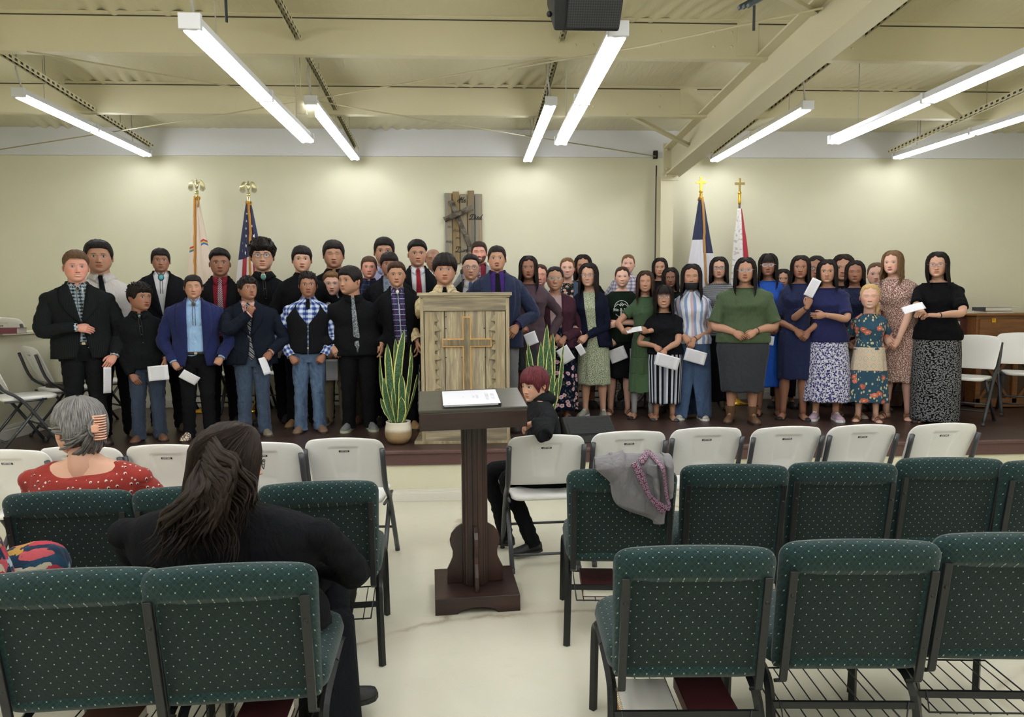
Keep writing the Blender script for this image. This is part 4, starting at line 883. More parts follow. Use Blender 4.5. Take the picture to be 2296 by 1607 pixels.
# round floor fan between the girls
p = at(1407, 885, 7.7); t = empty('floor_fan', (p.x, 7.75, ZS), label='round floor fan standing behind the girls near the centre of the stage', cat='fan'); m = MB()
for rr in (.05, .10, .15, .19, .22):
    a = np.linspace(0, 6.2832, 25); m.tube([(rr*math.cos(q), -.03-.0*rr, .26+rr*math.sin(q)) for q in a], .003 if rr < .2 else .010, 5)
for q in np.linspace(0, 6.28, 25)[:-1]: m.tube([(.04*math.cos(q), -.04, .26+.04*math.sin(q)), (.22*math.cos(q), -.02, .26+.22*math.sin(q))], .0022, 4)
m.build('guard', plain('4a4d50', .4, .5), t)
for k in range(3):
    m = MB(); a = k*2.094; m.ball((.1*math.cos(a), .0, .26+.1*math.sin(a)), (.09, .006, .05), 10, 6, rot=np.array(Matrix.Rotation(-a, 3, 'Y'))); m.build('blade', plain('2a2c2e', .5), t)
m = MB(); m.ball((0, .03, .26), (.06, .07, .06), 12, 8); m.build('motor', plain('222426', .5), t)
m = MB(); m.tube([(-.2, .06, .012), (-.2, -.04, .012), (-.22, 0, .26)], .011, 6); m.tube([(.2, .06, .012), (.2, -.04, .012), (.22, 0, .26)], .011, 6); m.tube([(-.2, .0, .012), (.2, .0, .012)], .011, 6); m.build('stand', plain('222426', .5), t)
# ------------------------------------------------------------------ grey jacket and tie over a chair
def jacket_on_chair():
    x, y, r = GCH[8]; c, s = math.cos(r), math.sin(r)
    def tow(l): return (x+l[0]*c-l[1]*s, y+l[0]*s+l[1]*c, l[2])
    Y0 = y-.34
    def loc(px, py, dy=0):     # photo point on the rear face of the chair back -> chair coordinates
        q = at(px, py, Y0); 
        for _ in range(3):
            d = q-Vector((x, y, 0)); lx, ly = d.x*c+d.y*s, -d.x*s+d.y*c; ty = -.215-(q.z-.42)*.20-.062; q = at(px, py, q.y+(ty-ly)*.9)
        d = q-Vector((x, y, 0)); return np.array([d.x*c+d.y*s, -d.x*s+d.y*c+dy, q.z])
    t = empty('draped_jacket', (x, y, 0), r, 'grey suit jacket draped over a green chair in the second row', 'jacket')
    JM = fabric('6f6d6f')
    def sheet(nm, left, right, bul, seed, wrap=True):
        """ruled surface between two pixel polylines from the top edge downwards"""
        A = catmull([loc(*p) for p in left], 26); B = catmull([loc(*p) for p in right], 26); u = np.linspace(0, 1, 22)[None, :, None]; P = A[:, None]*(1-u)+B[:, None]*u
        P[..., 1] -= bul*np.sin(np.pi*u[..., 0])**.6+.004; P[..., 1] -= .006*np.abs(wob(P, 1, (9, 3, 9), seed))
        if wrap:
            tp = P[:1].copy(); Q = []
            for k, (dy, dz) in enumerate(((.16, -.10), (.14, .0), (.10, .035), (.045, .036))): q = tp.copy(); q[..., 1] += dy; q[..., 2] += dz; Q.append(q)
            P = np.concatenate(Q+[P])
        m = MB(); m.grid(P); return m.build(nm, JM, t, solid=.006)
    sheet('jacket_body', [(1370, 1042), (1368, 1080), (1384, 1130), (1456, 1160), (1466, 1172)], [(1508, 1044), (1506, 1080), (1502, 1110), (1490, 1150), (1488, 1172)], .016, 3)
    sheet('jacket_sleeve', [(1336, 1051), (1350, 1062), (1369, 1080), (1372, 1090), (1384, 1130)], [(1401, 1036), (1420, 1060), (1440, 1100), (1462, 1130), (1460, 1152)], .030, 7)
    sheet('jacket_lapel', [(1450, 1038), (1445, 1057), (1458, 1065), (1468, 1110), (1468, 1120)], [(1476, 1038), (1478, 1060), (1479, 1082), (1478, 1110), (1476, 1120)], .034, 9, False)
    sheet('jacket_sleeve', [(1490, 1040), (1492, 1060), (1492, 1085), (1493, 1100), (1494, 1116)], [(1509, 1046), (1509, 1060), (1509, 1085), (1508, 1100), (1507, 1112)], .026, 5)
    tt = empty('loose_tie', (x, y, 0), r, 'dark red patterned necktie looped over the grey jacket', 'necktie')
    g = G('tie_pattern'); d = g.vor(g.mapp(g.uv(), (60, 60, 60)), 1, rnd=.3, dims='2D'); ring = g.math('LESS_THAN', g.math('ABSOLUTE', g.math('SUBTRACT', d, .34)), .07); col = g.mix(g.math('LESS_THAN', d, .2), lin('561c2e'), lin('242440')); col = g.mix(ring, col, lin('9a8fa2')); col = g.mix(g.math('LESS_THAN', d, .08), col, lin('9a8fa2')); g.set(color=col, rough=.5)
    P = [loc(1418, 1033, -.035), loc(1428, 1050, -.045), loc(1440, 1078, -.05), loc(1450, 1102, -.05), loc(1468, 1122, -.05), loc(1488, 1138, -.05)]
    m = MB(); Q, uv = tube_pts(catmull(P, 30), np.stack([np.interp(np.linspace(0, 1, 30), [0, .3, .62, 1], [.016, .018, .010, .024]), np.full(30, .004)], 1), 10, up=(0, -1, 0)); m.grid(Q, uv, cap0=True, cap1=True); m.build('tie_blade', g.mat, tt)
    P = [loc(1434, 1034, -.03), loc(1447, 1028, .0), loc(1458, 1027, .05), loc(1472, 1031, .0), loc(1482, 1044, -.045), loc(1488, 1075, -.04), loc(1492, 1110, -.04), loc(1497, 1126, -.04), loc(1494, 1138, -.045)]
    P[1][2] += .01; P[2][2] += .02; m = MB(); Q, uv = tube_pts(catmull(P, 36), np.stack([np.interp(np.linspace(0, 1, 36), [0, .3, 1], [.018, .016, .010]), np.full(36, .004)], 1), 10, up=(0, -1, 0)); m.grid(Q, uv, cap0=True, cap1=True); m.build('tie_tail', g.mat, tt)
jacket_on_chair()
# ------------------------------------------------------------------ people
SK = {'tan': 'b3876e', 'brown': '996d57', 'deep': '845b48', 'fair': 'd8ac98', 'pink': 'd59b88', 'light': 'c69b83'}
HP = np.array([  # z, half width, front depth, back depth  (head half height = 1)
 [1.0, .02, .02, .02], [.985, .16, .16, .2], [.93, .34, .36, .46], [.84, .48, .51, .62], [.7, .585, .635, .75], [.5, .655, .72, .84], [.3, .69, .765, .89],
 [.1, .70, .785, .90], [-.1, .69, .775, .87], [-.3, .66, .765, .78], [-.45, .625, .765, .66], [-.6, .565, .765, .48], [-.72, .49, .755, .32], [-.83, .39, .725, .16], [-.92, .27, .66, .0], [-.98, .14, .52, -.12], [-1.0, .02, .3, -.28]])
def head_surf(phi, z, p):
    """phi: 0 = face, ccw; returns points on the bare head"""
    w = np.interp(z, HP[::-1, 0], HP[::-1, 1]); f = np.interp(z, HP[::-1, 0], HP[::-1, 2]); b = np.interp(z, HP[::-1, 0], HP[::-1, 3])
    fat = p.get('fat', 0); w = w*(1+fat*.18*np.exp(-((z+.45)/.4)**2)+fat*.04)*p.get('wide', 1.0)
    s, c = np.sin(phi), np.cos(phi)
    e = 2/2.25
    sx = np.sign(s)*np.abs(s)**e; cy = np.sign(c)*np.abs(c)**e
    x = w*sx; y = np.where(c > 0, -f*cy, -b*cy)
    return x, y, z+0*x
def gauss(a, s): return np.exp(-(a/s)**2)
def head_mesh(mb, p, T):
    N, Mr = 112, 106
    t = np.linspace(-1, 1, N+1)[:-1]; phi = np.pi*(.45*t+.55*t**3)*1.0
    zt = np.linspace(0, 1, Mr); z = 1-2*(.5-.5*np.cos(np.pi*zt))*1.0; z = .55*(1-2*zt)+.45*z
    ph, Z = np.meshgrid(phi, z); x, y, zz = head_surf(ph, Z, p)
    front = np.clip((np.cos(ph)-.1)*1.6, 0, 1)
    sm = p.get('smile', 0); mo = p.get('open', 0); ch = p.get('child', 0)
    ax = np.abs(x)
    d = .0*x
    d += .045*gauss(zz-.17, .10)*gauss(ax-.25, .28)           # brow
    d -= .075*gauss(zz-.02, .10)*gauss(ax-.27, .13)           # socket
    d += .035*gauss(zz-.0, .055)*gauss(ax-.27, .12)           # eyeball
    nz = np.clip((.08-zz)/.46, 0, 1); ridge = np.where((zz < .12) & (zz > -.42), .03+.17*nz**1.4, 0)*np.clip((zz+.42)/.07, 0, 1)
    d += ridge*gauss(ax, .065+.045*nz)*(1-.25*ch)
    d += .06*gauss(zz+.31, .06)*gauss(ax-.105, .05)           # nostril wings
    d += .035*gauss(zz+.28, .16)*gauss(ax-.38, .15)*(1+sm)    # cheek
    lipw = .19+.06*sm; my = -.56+.0*sm; curve = my+sm*.07*(ax/.25)**2
    d += .055*gauss(zz-(curve+.04), .04)*gauss(ax, lipw)+.06*gauss(zz-(curve-.05), .045)*gauss(ax, lipw*.85)
    d -= .04*gauss(zz-curve, .018)*gauss(ax, lipw)
    d -= .035*gauss(zz+.71, .05)*gauss(ax, .2)
    d += .05*gauss(zz+.87, .10)*gauss(ax, .18)                # chin
    y = y-d*front
    skin = np.array(lin(SK.get(p['skin'], p['skin']))); C = np.broadcast_to(skin, x.shape+(3,)).copy()
    def paint(mask, col, a=1.0):
        mask = np.clip(mask, 0, 1)[..., None]*a; C[:] = C*(1-mask)+np.array(col)*mask
    F = (np.cos(ph) > .1)
    red = skin*np.array([1.05, .78, .74]); paint(gauss(zz+.25, .2)*gauss(ax-.4, .16)*F, red, .45+.35*(p['skin'] in ('pink', 'fair'))); paint(gauss(zz+.3, .12)*gauss(ax, .12)*F, red, .4)
    lip = skin*np.array([.86, .52, .50]) if not p.get('lip') else np.array(lin(p['lip']))
    ul = (zz < curve+.08-.05*(ax/lipw)**2) & (zz > curve-.105+.08*(ax/lipw)**2) & (ax < lipw) & F
    paint(ul*1.0, lip, .85)
    hair = np.array(lin(p.get('brow', '1c1411')))
    mg = .012+mo*.03+(.016 if p.get('teeth') else 0)
    gap = (np.abs(zz-curve) < mg*(1-(ax/lipw)**2)) & (ax < lipw*(.8 if p.get('teeth') else .95)) & F
    paint(gap*1.0, np.array([.6, .56, .5]) if p.get('teeth') else skin*np.array([.25, .12, .1]))
    bz = .19-.10*np.clip(ax-.3, 0, 1)**1.2; paint(((np.abs(zz-bz) < .028-.018*np.clip((ax-.15)/.3, 0, 1)) & (ax > .12) & (ax < .44) & F)*1.0, hair, .8 if not p.get('fbrow') else .45)
    ex = ax-.275; ez = zz-.015
    if p.get('closed'):
        paint(((np.abs(ez+.02-.06*(ex/.12)**2*0+.02*(1-(ex/.12)**2)) < .013) & (np.abs(ex) < .115) & F)*1.0, skin*.25)
    else:
        op = .050-.014*sm
        lid = (ex/.135)**2+((ez-.004)/(op+.024))**2; eye = (ex/.118)**2+(ez/op)**2
        paint((lid < 1)*F*1.0, skin*.22, .9); paint((eye < 1)*F*1.0, np.array([.48, .46, .44]))
        lookx = p.get('look', 0)*.04; ir = ((np.where(x > 0, ex, -ex)-lookx*1.0)/.055)**2+(ez/.055)**2
        paint(((ir < 1) & (eye < 1) & F)*1.0, np.array(lin(p.get('eye', '2a1a12'))))
    paint(((((ax-.07)/.035)**2+((zz+.375)/.018)**2) < 1)*F*1.0, skin*.3)
    if p.get('beard'):
        bm = ((zz < -.3-.25*(1-np.clip(ax/.45, 0, 1))) & (np.cos(ph) > -.25) & ~((ax < lipw*1.0) & (np.abs(zz-my) < .1))) | ((np.abs(zz+.45) < .035) & (ax < .25) & F)
        paint(bm*1.0, np.array(lin(p['beard'])), p.get('beard_a', .85))
    if p.get('goatee'):
        bm = ((zz < -.76) & (ax < .22) & F) | ((np.abs(zz+.455) < .025) & (ax < .2) & (ax > .06) & F); paint(bm*1.0, hair, .55)
    if p.get('buzz') is not None:
        hl = .42-.55*np.clip((np.abs(ph)-.75)/.6, 0, 1)-.25*np.clip((np.abs(ph)-1.5)/.6, 0, 1); fade = np.clip((zz-hl)/.14, 0, 1)
        paint(fade, np.array(lin(p['buzz'])), p.get('buzz_a', .75))
    if p.get('mask'):
        mk = (zz < -.52-.10*np.clip(1-ax/.6, 0, 1)*0+.12*gauss(ax-.0, .2)*0) & (np.cos(ph) > -.1)
        y = np.where(mk & F, y-.03, y); paint(mk*1.0, np.array(lin('15161a')))
    P = np.stack([x, y, zz], -1)
    mb.grid(T(P), None, C, 0, closeu=True, cap0=True, cap1=True, flip=False)
    for s in (-1, 1):                                         # ears
        tt = np.linspace(.05, np.pi-.05, 9)[:, None]; a = np.linspace(0, 2*np.pi, 12, endpoint=False)[None, :]
        ew = p.get('wide', 1)*(1+.04*p.get('fat', 0))
        Q = np.stack([np.sin(tt)*np.cos(a)*.055-.03*s*0, np.sin(tt)*np.sin(a)*.13, -np.cos(tt)*.2+0*a], -1)
        Q[..., 1] += Q[..., 2]*.18; Q[..., 0] += np.abs(Q[..., 1])*.35*(1 if s > 0 else -1)
        Q = Q+np.array([s*.715*ew, .09, -.1]); cc = np.broadcast_to(skin*np.array([1.0, .86, .82]), Q.shape)
        mb.grid(T(Q), None, cc, 0, closeu=True, cap0=True, cap1=True)
def hair_cap(mb, p, T, hl, thick, seed=1, noise=.25, N=84, Mr=26, tips=0.0, comb=None):
    t = np.linspace(-1, 1, N+1); phi = np.pi*t
    s = np.linspace(0, 1, Mr)[:, None]; H = hl(phi)[None, :]
    if tips:
        rs = np.random.RandomState(seed+9); H = H+tips*np.interp(t, np.linspace(-1, 1, 64), rs.uniform(-1, 1, 64))*(np.abs(np.sin(phi))*.3+.7)
    z = H+(.995-H)*(1-(1-s)**1.5)
    ph = np.broadcast_to(phi[None, :], z.shape); x, y, zz = head_surf(ph, z, p)
    rs = np.random.RandomState(seed)
    st = np.interp(t, np.linspace(-1, 1, 70), rs.uniform(-1, 1, 70)); st[-1] = st[0]
    st2 = np.interp((t*1.0), np.linspace(-1, 1, 30), rs.uniform(-1, 1, 30)); st2[-1] = st2[0]
    th = thick(ph, z) if callable(thick) else thick*np.ones_like(z)
    edge = np.clip(s/.16, 0, 1)**.6
    th = (th*(1+noise*(.6*st[None, :]+.5*st2[None, :])*(1-.5*s)))*edge+.008
    r = np.sqrt(x*x+y*y+zz*zz)+1e-6
    nx, ny, nz = x/r, (y)/r, (zz*.9)/r
    up = np.clip((zz-.4)/.6, 0, 1)
    P = np.stack([x+nx*th, y+ny*th, zz+np.maximum(nz, 0)*th*(1+.3*up)], -1)
    P[..., 2] += wob(P*1.0, .02, (3, 3, 3), seed)
    uv = np.stack([np.broadcast_to(t[None, :]*.25, z.shape), (z)*.12], -1)
    mb.grid(T(P), uv, None, 0, flip=False)
def lock(mb, pts, w, th, T, seg=6, n=14, seed=0):
    P = catmull(pts, n); s = np.linspace(0, 1, n); prof = np.clip(np.minimum(1, .45+s*3)*np.clip((1-s)*2.2, .06, 1), 0, 1)
    r = np.stack([prof*w, prof*th], 1); Q, uv = tube_pts(P, r, seg, up=(P[n//3]*[1, 1, 0])/(np.linalg.norm(P[n//3]*[1, 1, 0])+1e-6)+1e-4)
    rs = np.random.RandomState(seed); uv = uv*.14+rs.uniform(0, 1, 2)
    mb.grid(T(Q), uv, None, 0, cap0=True, cap1=True)
def long_hair(mb, p, T, L=-2.2, vol=.12, part=0.0, front=None, seed=0, wave=.05, n=72, spread=.0, bangs=False, face=.62, shoulder=.35, backshift=0, oneside=0, wf=9, lw=1.0):
    """locks from the crown, round the skull and down"""
    rs = np.random.RandomState(seed+5)
    for i in range(n):
        u = (i+.5)/n; sgn = -1 if i % 2 else 1; a = face+(math.pi-face)*((i//2+.5)/(n/2))**.95; a += rs.uniform(-.04, .04)
        ph = a*sgn; tot = L+rs.uniform(-.25, .12) if a > 1.5 else (front if front is not None else L)+rs.uniform(-.3, .1)
        pts = []; lay = vol+rs.uniform(-.03, .03)
        pst = ph*.25+(part if a < 2 else 0)
        for q, (zc, f) in enumerate(((.97, .15), (.88, .45), (.6, .8), (.25, .96), (-.1, 1.0), (-.5, 1.02))):
            aa = pst+(ph-pst)*f; x, y, z = head_surf(np.array(aa), np.array(zc), p); x2, y2, _ = head_surf(np.array(aa), np.array(max(zc, 0.0)), p)
            if zc < 0: x, y = x2*(1+.02*-zc), y2
            k = 1+lay*(1.0 if zc < .9 else .6)+(.035 if zc < .3 else 0); pts.append([float(x)*k, float(y)*k, float(z)*(1+lay*.8 if zc > .5 else 1)])
        x0, y0 = pts[-1][0], pts[-1][1]; m = 5 if lw == 1 else 11
        for q in range(1, m+1):
            s = q/m; z = -.5+(tot+.5)*s
            wv = wave*math.sin(s*wf+a*2.2+sgn+rs.uniform(-.25, .25))*min(1, s*2); ox = x0*(1+spread*s+shoulder*(1 if a < 1.9 else .3)*min(1, s*1.4)*.35)+wv
            oy = y0 + (-.14*min(1, s*1.5) if a < 1.75 else .05*s) + backshift*s+wv*.5
            if oneside: ox = ox*(1-.2*s)+oneside*(.55*s)
            pts.append([ox, oy, z])
        lock(mb, pts, rs.uniform(.07, .105)*lw, .05*lw, T, seg=6, n=17 if lw == 1 else 26, seed=seed*77+i)
    if bangs:
        for i in range(15):
            a = -.62+1.24*i/14; pts = []
            for zc, f in ((.98, .1), (.86, .5), (.6, .9), (.33, 1.0), (.14+rs.uniform(-.03, .03), 1.02)):
                x, y, z = head_surf(np.array(a*f), np.array(zc), p); k = 1.09+.02*(i % 2); pts.append([float(x)*k, float(y)*k, float(z)*(1.06 if zc > .5 else 1)])
            lock(mb, pts, .06, .03, T, n=12, seed=i)

def hand_pts(pose='relaxed'):
    """right-ish hand: wrist at 0, fingers along +z, thumb towards +x, palm faces -y; length 1"""
    m = []
    z = np.array([-.12, 0, .12, .28, .42, .5]); w = np.array([.145, .15, .19, .225, .22, .19]); t = np.array([.11, .11, .115, .11, .09, .07])
    a = np.linspace(0, 2*np.pi, 10, endpoint=False)
    m.append(('g', np.stack([np.stack([np.cos(a)*w[i], np.sin(a)*t[i], np.full(10, z[i])], 1) for i in range(6)])))
    c0, c1, c2 = {'relaxed': (.35, .45, .3), 'grip': (.9, .9, .5), 'fist': (1.3, 1.5, .9), 'flat': (.12, .12, .1), 'clasp': (.55, .7, .5)}[pose]
    for k, (x, L) in enumerate(((.155, .44), (.055, .49), (-.05, .455), (-.145, .35))):
        p = np.array([x, 0, .43]); th = 0; pts = [p.copy()]; fan = x*.25*(1 if pose in ('relaxed', 'flat') else .2)
        for q, (cur, f) in enumerate(((c0*(1+.08*k), .45), (c1, .32), (c2, .23))):
            th += cur; 
            for h in (.5, .5): p = p+np.array([fan*h*f, -math.sin(th), math.cos(th)])*L*f*h; pts.append(p.copy())
        r = np.array([.052, .053, .05, .048, .045, .042, .03]); m.append(('t', np.array(pts), r))
    th = {'relaxed': .5, 'grip': .2, 'fist': -.2, 'flat': .8, 'clasp': .3}[pose]
    pts = [(.10, -.01, .08), (.2, -.05, .2), (.22+.12*th, -.1, .33), (.2+.18*th, -.15, .44), (.17+.2*th, -.19, .52)]
    m.append(('t', np.array(pts), np.array([.085, .07, .055, .05, .034])))
    return m
HANDS = {k: hand_pts(k) for k in ('relaxed', 'grip', 'fist', 'flat', 'clasp')}
def add_hand(mb, wrist, d, palm, L, side, pose, col):
    d = np.array(d, float); d /= np.linalg.norm(d); pn = np.array(palm, float); pn -= d*pn.dot(d); pn /= np.linalg.norm(pn)+1e-9
    y = -pn; x = np.cross(y, d)                 # thumb direction for one handedness
    if side < 0: x = x                        
    A = np.stack([x*(1 if side > 0 else -1), y, d], 0)*L
    fl = side < 0
    for q in HANDS[pose]:
        if q[0] == 'g': mb.grid(q[1] @ A+wrist, None, np.broadcast_to(col, q[1].shape), 0, closeu=True, cap0=True, cap1=True, flip=fl)
        else:
            Q, uv = tube_pts(q[1], q[2], 6, up=(1, 0, 0)); mb.grid(Q @ A+wrist, uv, np.broadcast_to(col, Q.shape), 0, cap0=True, cap1=True, flip=fl)

class Person:
    pass
def ik(sh, tg, l1, l2, hint):
    sh = np.array(sh, float); tg = np.array(tg, float); v = tg-sh; d = np.linalg.norm(v)
    mx = (l1+l2)*.995
    if d > mx: tg = sh+v/d*mx; v = tg-sh; d = mx
    if d < abs(l1-l2)+.02: d = abs(l1-l2)+.02
    a = math.acos(max(-1, min(1, (l1*l1+d*d-l2*l2)/(2*l1*d)))); u = v/np.linalg.norm(v)
    h = np.array(hint, float); h -= u*h.dot(u); h /= np.linalg.norm(h)+1e-9
    return sh+u*math.cos(a)*l1+h*math.sin(a)*l1, tg
def cloth_tube(mb, pts, r, amp, seed, seg=18, n=26, mat=0, cap=False, up=(0, 1, 0)):
    P = catmull(pts, n); rr = np.interp(np.linspace(0, 1, n), np.linspace(0, 1, len(r)), r) if not isinstance(r, tuple) else r[0]
    Q, uv = tube_pts(P, rr, seg, up=up); C = P[:, None, :]; dv = Q-C; L = np.linalg.norm(dv, axis=2, keepdims=True)
    w = wob(Q, amp, (7, 7, 17), seed); Q = C+dv*(1+w[..., None]/np.maximum(L, .01)*1.0)
    mb.grid(Q, uv, None, mat, cap0=cap, cap1=cap)
    return P, rr

def torso_table(g):
    k = g.k; b = g.bulk; sw = g.sw; nr = g.nr; c = .0
    fm = g.fem
    T = [(g.zn+.03*k, nr*1.02, nr*.95, nr*1.0), (g.zn-.01*k, nr*1.22, nr*1.02, nr*1.15), (g.zs+.058*k, sw*.40, nr*1.12, nr*1.35), (g.zs+.035*k, sw*.60, .062*k*b, .08*k), (g.zs+.010*k, sw*.755, .075*k*b, .092*k), (g.zs-.02*k, sw*.835, .088*k*b, .10*k),
         (g.zs-.07*k, sw*.855, .105*k*b+.006, .108*k), (g.zc, sw*.80, (.120+.020*fm)*k*b, .11*k), (g.zc-.1*k, sw*(.735-.05*fm), .112*k*b, .095*k), (g.zw, sw*(.69-.06*fm)*g.waist, .104*k*b*g.waist, .09*k*g.waist),
         (g.zh, sw*(.72+.06*fm)*g.waist**.6, .112*k*b*g.waist**.5, .12*k), (g.zcr, sw*(.72+.08*fm)*g.waist**.5, .108*k*b, .12*k), (g.zcr-.12*k, sw*.72, .108*k*b, .11*k)]
    T = np.array(T); return T[::-1]
def tors(g, phi, z, off=0.0, e=2.35):
    T = g.T; w = np.interp(z, T[:, 0], T[:, 1])+off; f = np.interp(z, T[:, 0], T[:, 2])+off; b = np.interp(z, T[:, 0], T[:, 3])+off
    s, c = np.sin(phi), np.cos(phi); ee = 2/e
    x = w*np.sign(s)*np.abs(s)**ee; y = np.where(c > 0, -f, b)*np.abs(c)**ee
    zz = z+0*x
    lean = g.lean*np.clip((zz-g.zh)/(g.zn-g.zh), 0, 1.3)
    P = np.stack(np.broadcast_arrays(x+lean[..., ] if hasattr(lean, '__len__') else x+lean, y+0*zz, zz), -1)
    P[..., 1] += g.leany*np.clip((zz-g.zh)/(g.zn-g.zh), 0, 1.3)
    return P
def gphi(g, xh, z, off):
    w = np.interp(z, g.T[:, 0], g.T[:, 1])+off; return np.arcsin(np.clip(xh/w, 0, .96)**(2.35/2))
def torso_shell(g, mb, z0, z1, off, gap=None, n=34, seg=44, amp=.006, seed=1, mat=0, taper=None, flare=0, hemoff=0, cap=False, scoop=None):
    zz = np.concatenate([np.linspace(z0, g.zs-.1*g.k, int(n*.6)), np.linspace(g.zs-.095*g.k, z1, int(n*.4))])[:, None] if z0 < g.zs-.15*g.k else np.linspace(z0, z1, n)[:, None]
    t = np.linspace(-1, 1, seg+1)[None, :]
    gp = np.zeros_like(zz) if gap is None else np.array([gap(float(q)) for q in zz[:, 0]])[:, None]
    phi = gp*np.sign(t)*0+np.where(t < 0, -np.pi+(np.pi-gp)*(1+t), np.pi-(np.pi-gp)*(1-t)) if gap is not None else np.pi*t
    if gap is not None:      # run from +gap round the back to 2pi-gap
        phi = gp+(2*np.pi-2*gp)*(t+1)/2
    phi = phi+0*zz
    if scoop is not None: zz = np.minimum(zz+0*phi, g.zs+scoop[0]*g.k+(scoop[1]-scoop[0])*g.k*np.abs(np.sin(phi))**3)
    P = tors(g, phi, zz+0*phi, off+hemoff*np.clip((g.zw+.04*g.k-zz)/(.12*g.k), 0, 1))
    if flare: P[..., 0] = P[..., 0]*(1+flare*np.clip((z0+.2*g.k-P[..., 2])/(.2*g.k), 0, 1))
    nrm = P.copy(); nrm[..., 2] = 0; nrm[..., 0] -= g.lean*.5; L = np.linalg.norm(nrm, axis=-1, keepdims=True)+1e-6
    lowm = np.clip((g.zs-.03*g.k-P[..., 2:3])/.1, 0, 1)
    P = P+nrm/L*(wob(P, amp, (6, 6, 9), seed)[..., None])*lowm
    w = float(np.interp(g.zc, g.T[:, 0], g.T[:, 1]))
    uv = np.stack([(phi if gap is None else phi-np.pi*0)*w*.8, P[..., 2]], -1)
    if cap: mb.grid(P[:, :-1], None, None, mat, closeu=True, cap0=True, cap1=True)
    else: mb.grid(P, uv, None, mat, flip=False)
    return P
def sleeve(g, mb, s, r0, r1, upto=1.0, amp=.006, mat=0, seed=3, cap=False):
    sh, el, wr = g.arm[s]
    top = sh+np.array([-s*.030*g.k, 0, .004*g.k])
    pts = [top, sh*.55+el*.45, el, el*.5+wr*.5, wr] if upto >= 1 else [top, sh*(1-upto*1.4)+el*upto*1.4] if upto < .5 else [top, sh*.5+el*.5, el]
    if upto < .5:
        e = sh*(1-upto*2)+el*upto*2; pts = [top, (top+e)/2, e]
    r = [r0*1.05, r0, r0*.93, (r0+r1)/2*.97, r1] if upto >= 1 else [r0*1.05, r0*1.03, r0*1.06]
    P, rr = cloth_tube(mb, pts, r, amp, seed+int(s*2), seg=16, n=26 if upto >= 1 else 10, mat=mat, up=(0, 1, 0), cap=cap)
    # rounded shoulder cap
    mb.ball(sh+np.array([-s*.012*g.k, .0, -.004*g.k]), (r0*1.05, r0*1.03, r0*.92), 16, 10, mat)
def shoe(mb, foot, ang, L, kind, cols, k, ankle):
    """toe towards -y turned by ang; mats 0 upper 1 sole"""
    a = np.linspace(-np.pi, np.pi, 15); ca, sa = math.cos(ang), math.sin(ang)
    def tr(P): return np.stack([P[..., 0]*ca-P[..., 1]*sa+foot[0], P[..., 0]*sa+P[..., 1]*ca+foot[1], P[..., 2]+foot[2]], -1)
    t = np.array([-.02, 0, .06, .18, .32, .48, .64, .78, .9, .97, 1.0]); w = np.array([.01, .075, .11, .125, .12, .125, .15, .155, .13, .085, .02])*L*1.12
    hh = {'sneaker': [.1, .2, .27, .28, .27, .24, .19, .15, .12, .09, .04], 'boot': [.1, .22, .3, .34, .33, .27, .2, .16, .13, .1, .04], 'flat': [.05, .15, .17, .12, .09, .08, .09, .1, .09, .07, .03], 'oxford': [.08, .2, .25, .26, .26, .23, .18, .14, .11, .08, .03], 'bare': [.05, .12, .2, .26, .24, .19, .15, .11, .08, .06, .02]}
    h = np.array(hh[kind if kind in hh else 'sneaker'])*L; sole = .035*L if kind in ('flat', 'bare') else .07*L if kind == 'oxford' else .1*L
    P = []
    for i in range(len(t)):
        z = np.sin(a); zz = np.where(z > 0, sole+h[i]*z**.8*1.0 if False else sole+h[i]*np.abs(z)**.8, sole*.55); P.append(np.stack([np.cos(a)*w[i]*(1-.25*np.clip(z, 0, 1)**2), np.full_like(a, (.25-t[i])*L), zz], 1))
    return tr(np.array(P)), t, w, sole, tr
BLACKH = ('0e0b0b', '2a211e')
def rotz(a): return np.array([[math.cos(a), -math.sin(a), 0], [math.sin(a), math.cos(a), 0], [0, 0, 1]])
def rotx(a): return np.array([[1, 0, 0], [0, math.cos(a), -math.sin(a)], [0, math.sin(a), math.cos(a)]])
def roty(a): return np.array([[math.cos(a), 0, math.sin(a)], [0, 1, 0], [-math.sin(a), 0, math.cos(a)]])
def hairline(fz=.5, sz=-.05, bz=-.5, temple=.85, part=None, over=.02):
    def f(phi):
        a = np.abs(phi); v = np.interp(a, [0, temple*.75, temple, temple+.22, 1.28, 1.42, 1.75, 1.95, np.pi], [fz, fz-.02, fz-.12, sz+.1, sz-.06, over, over, bz+.12, bz])
        if part is not None: v = v+.12*gauss(phi-part, .16)
        return v
    return f
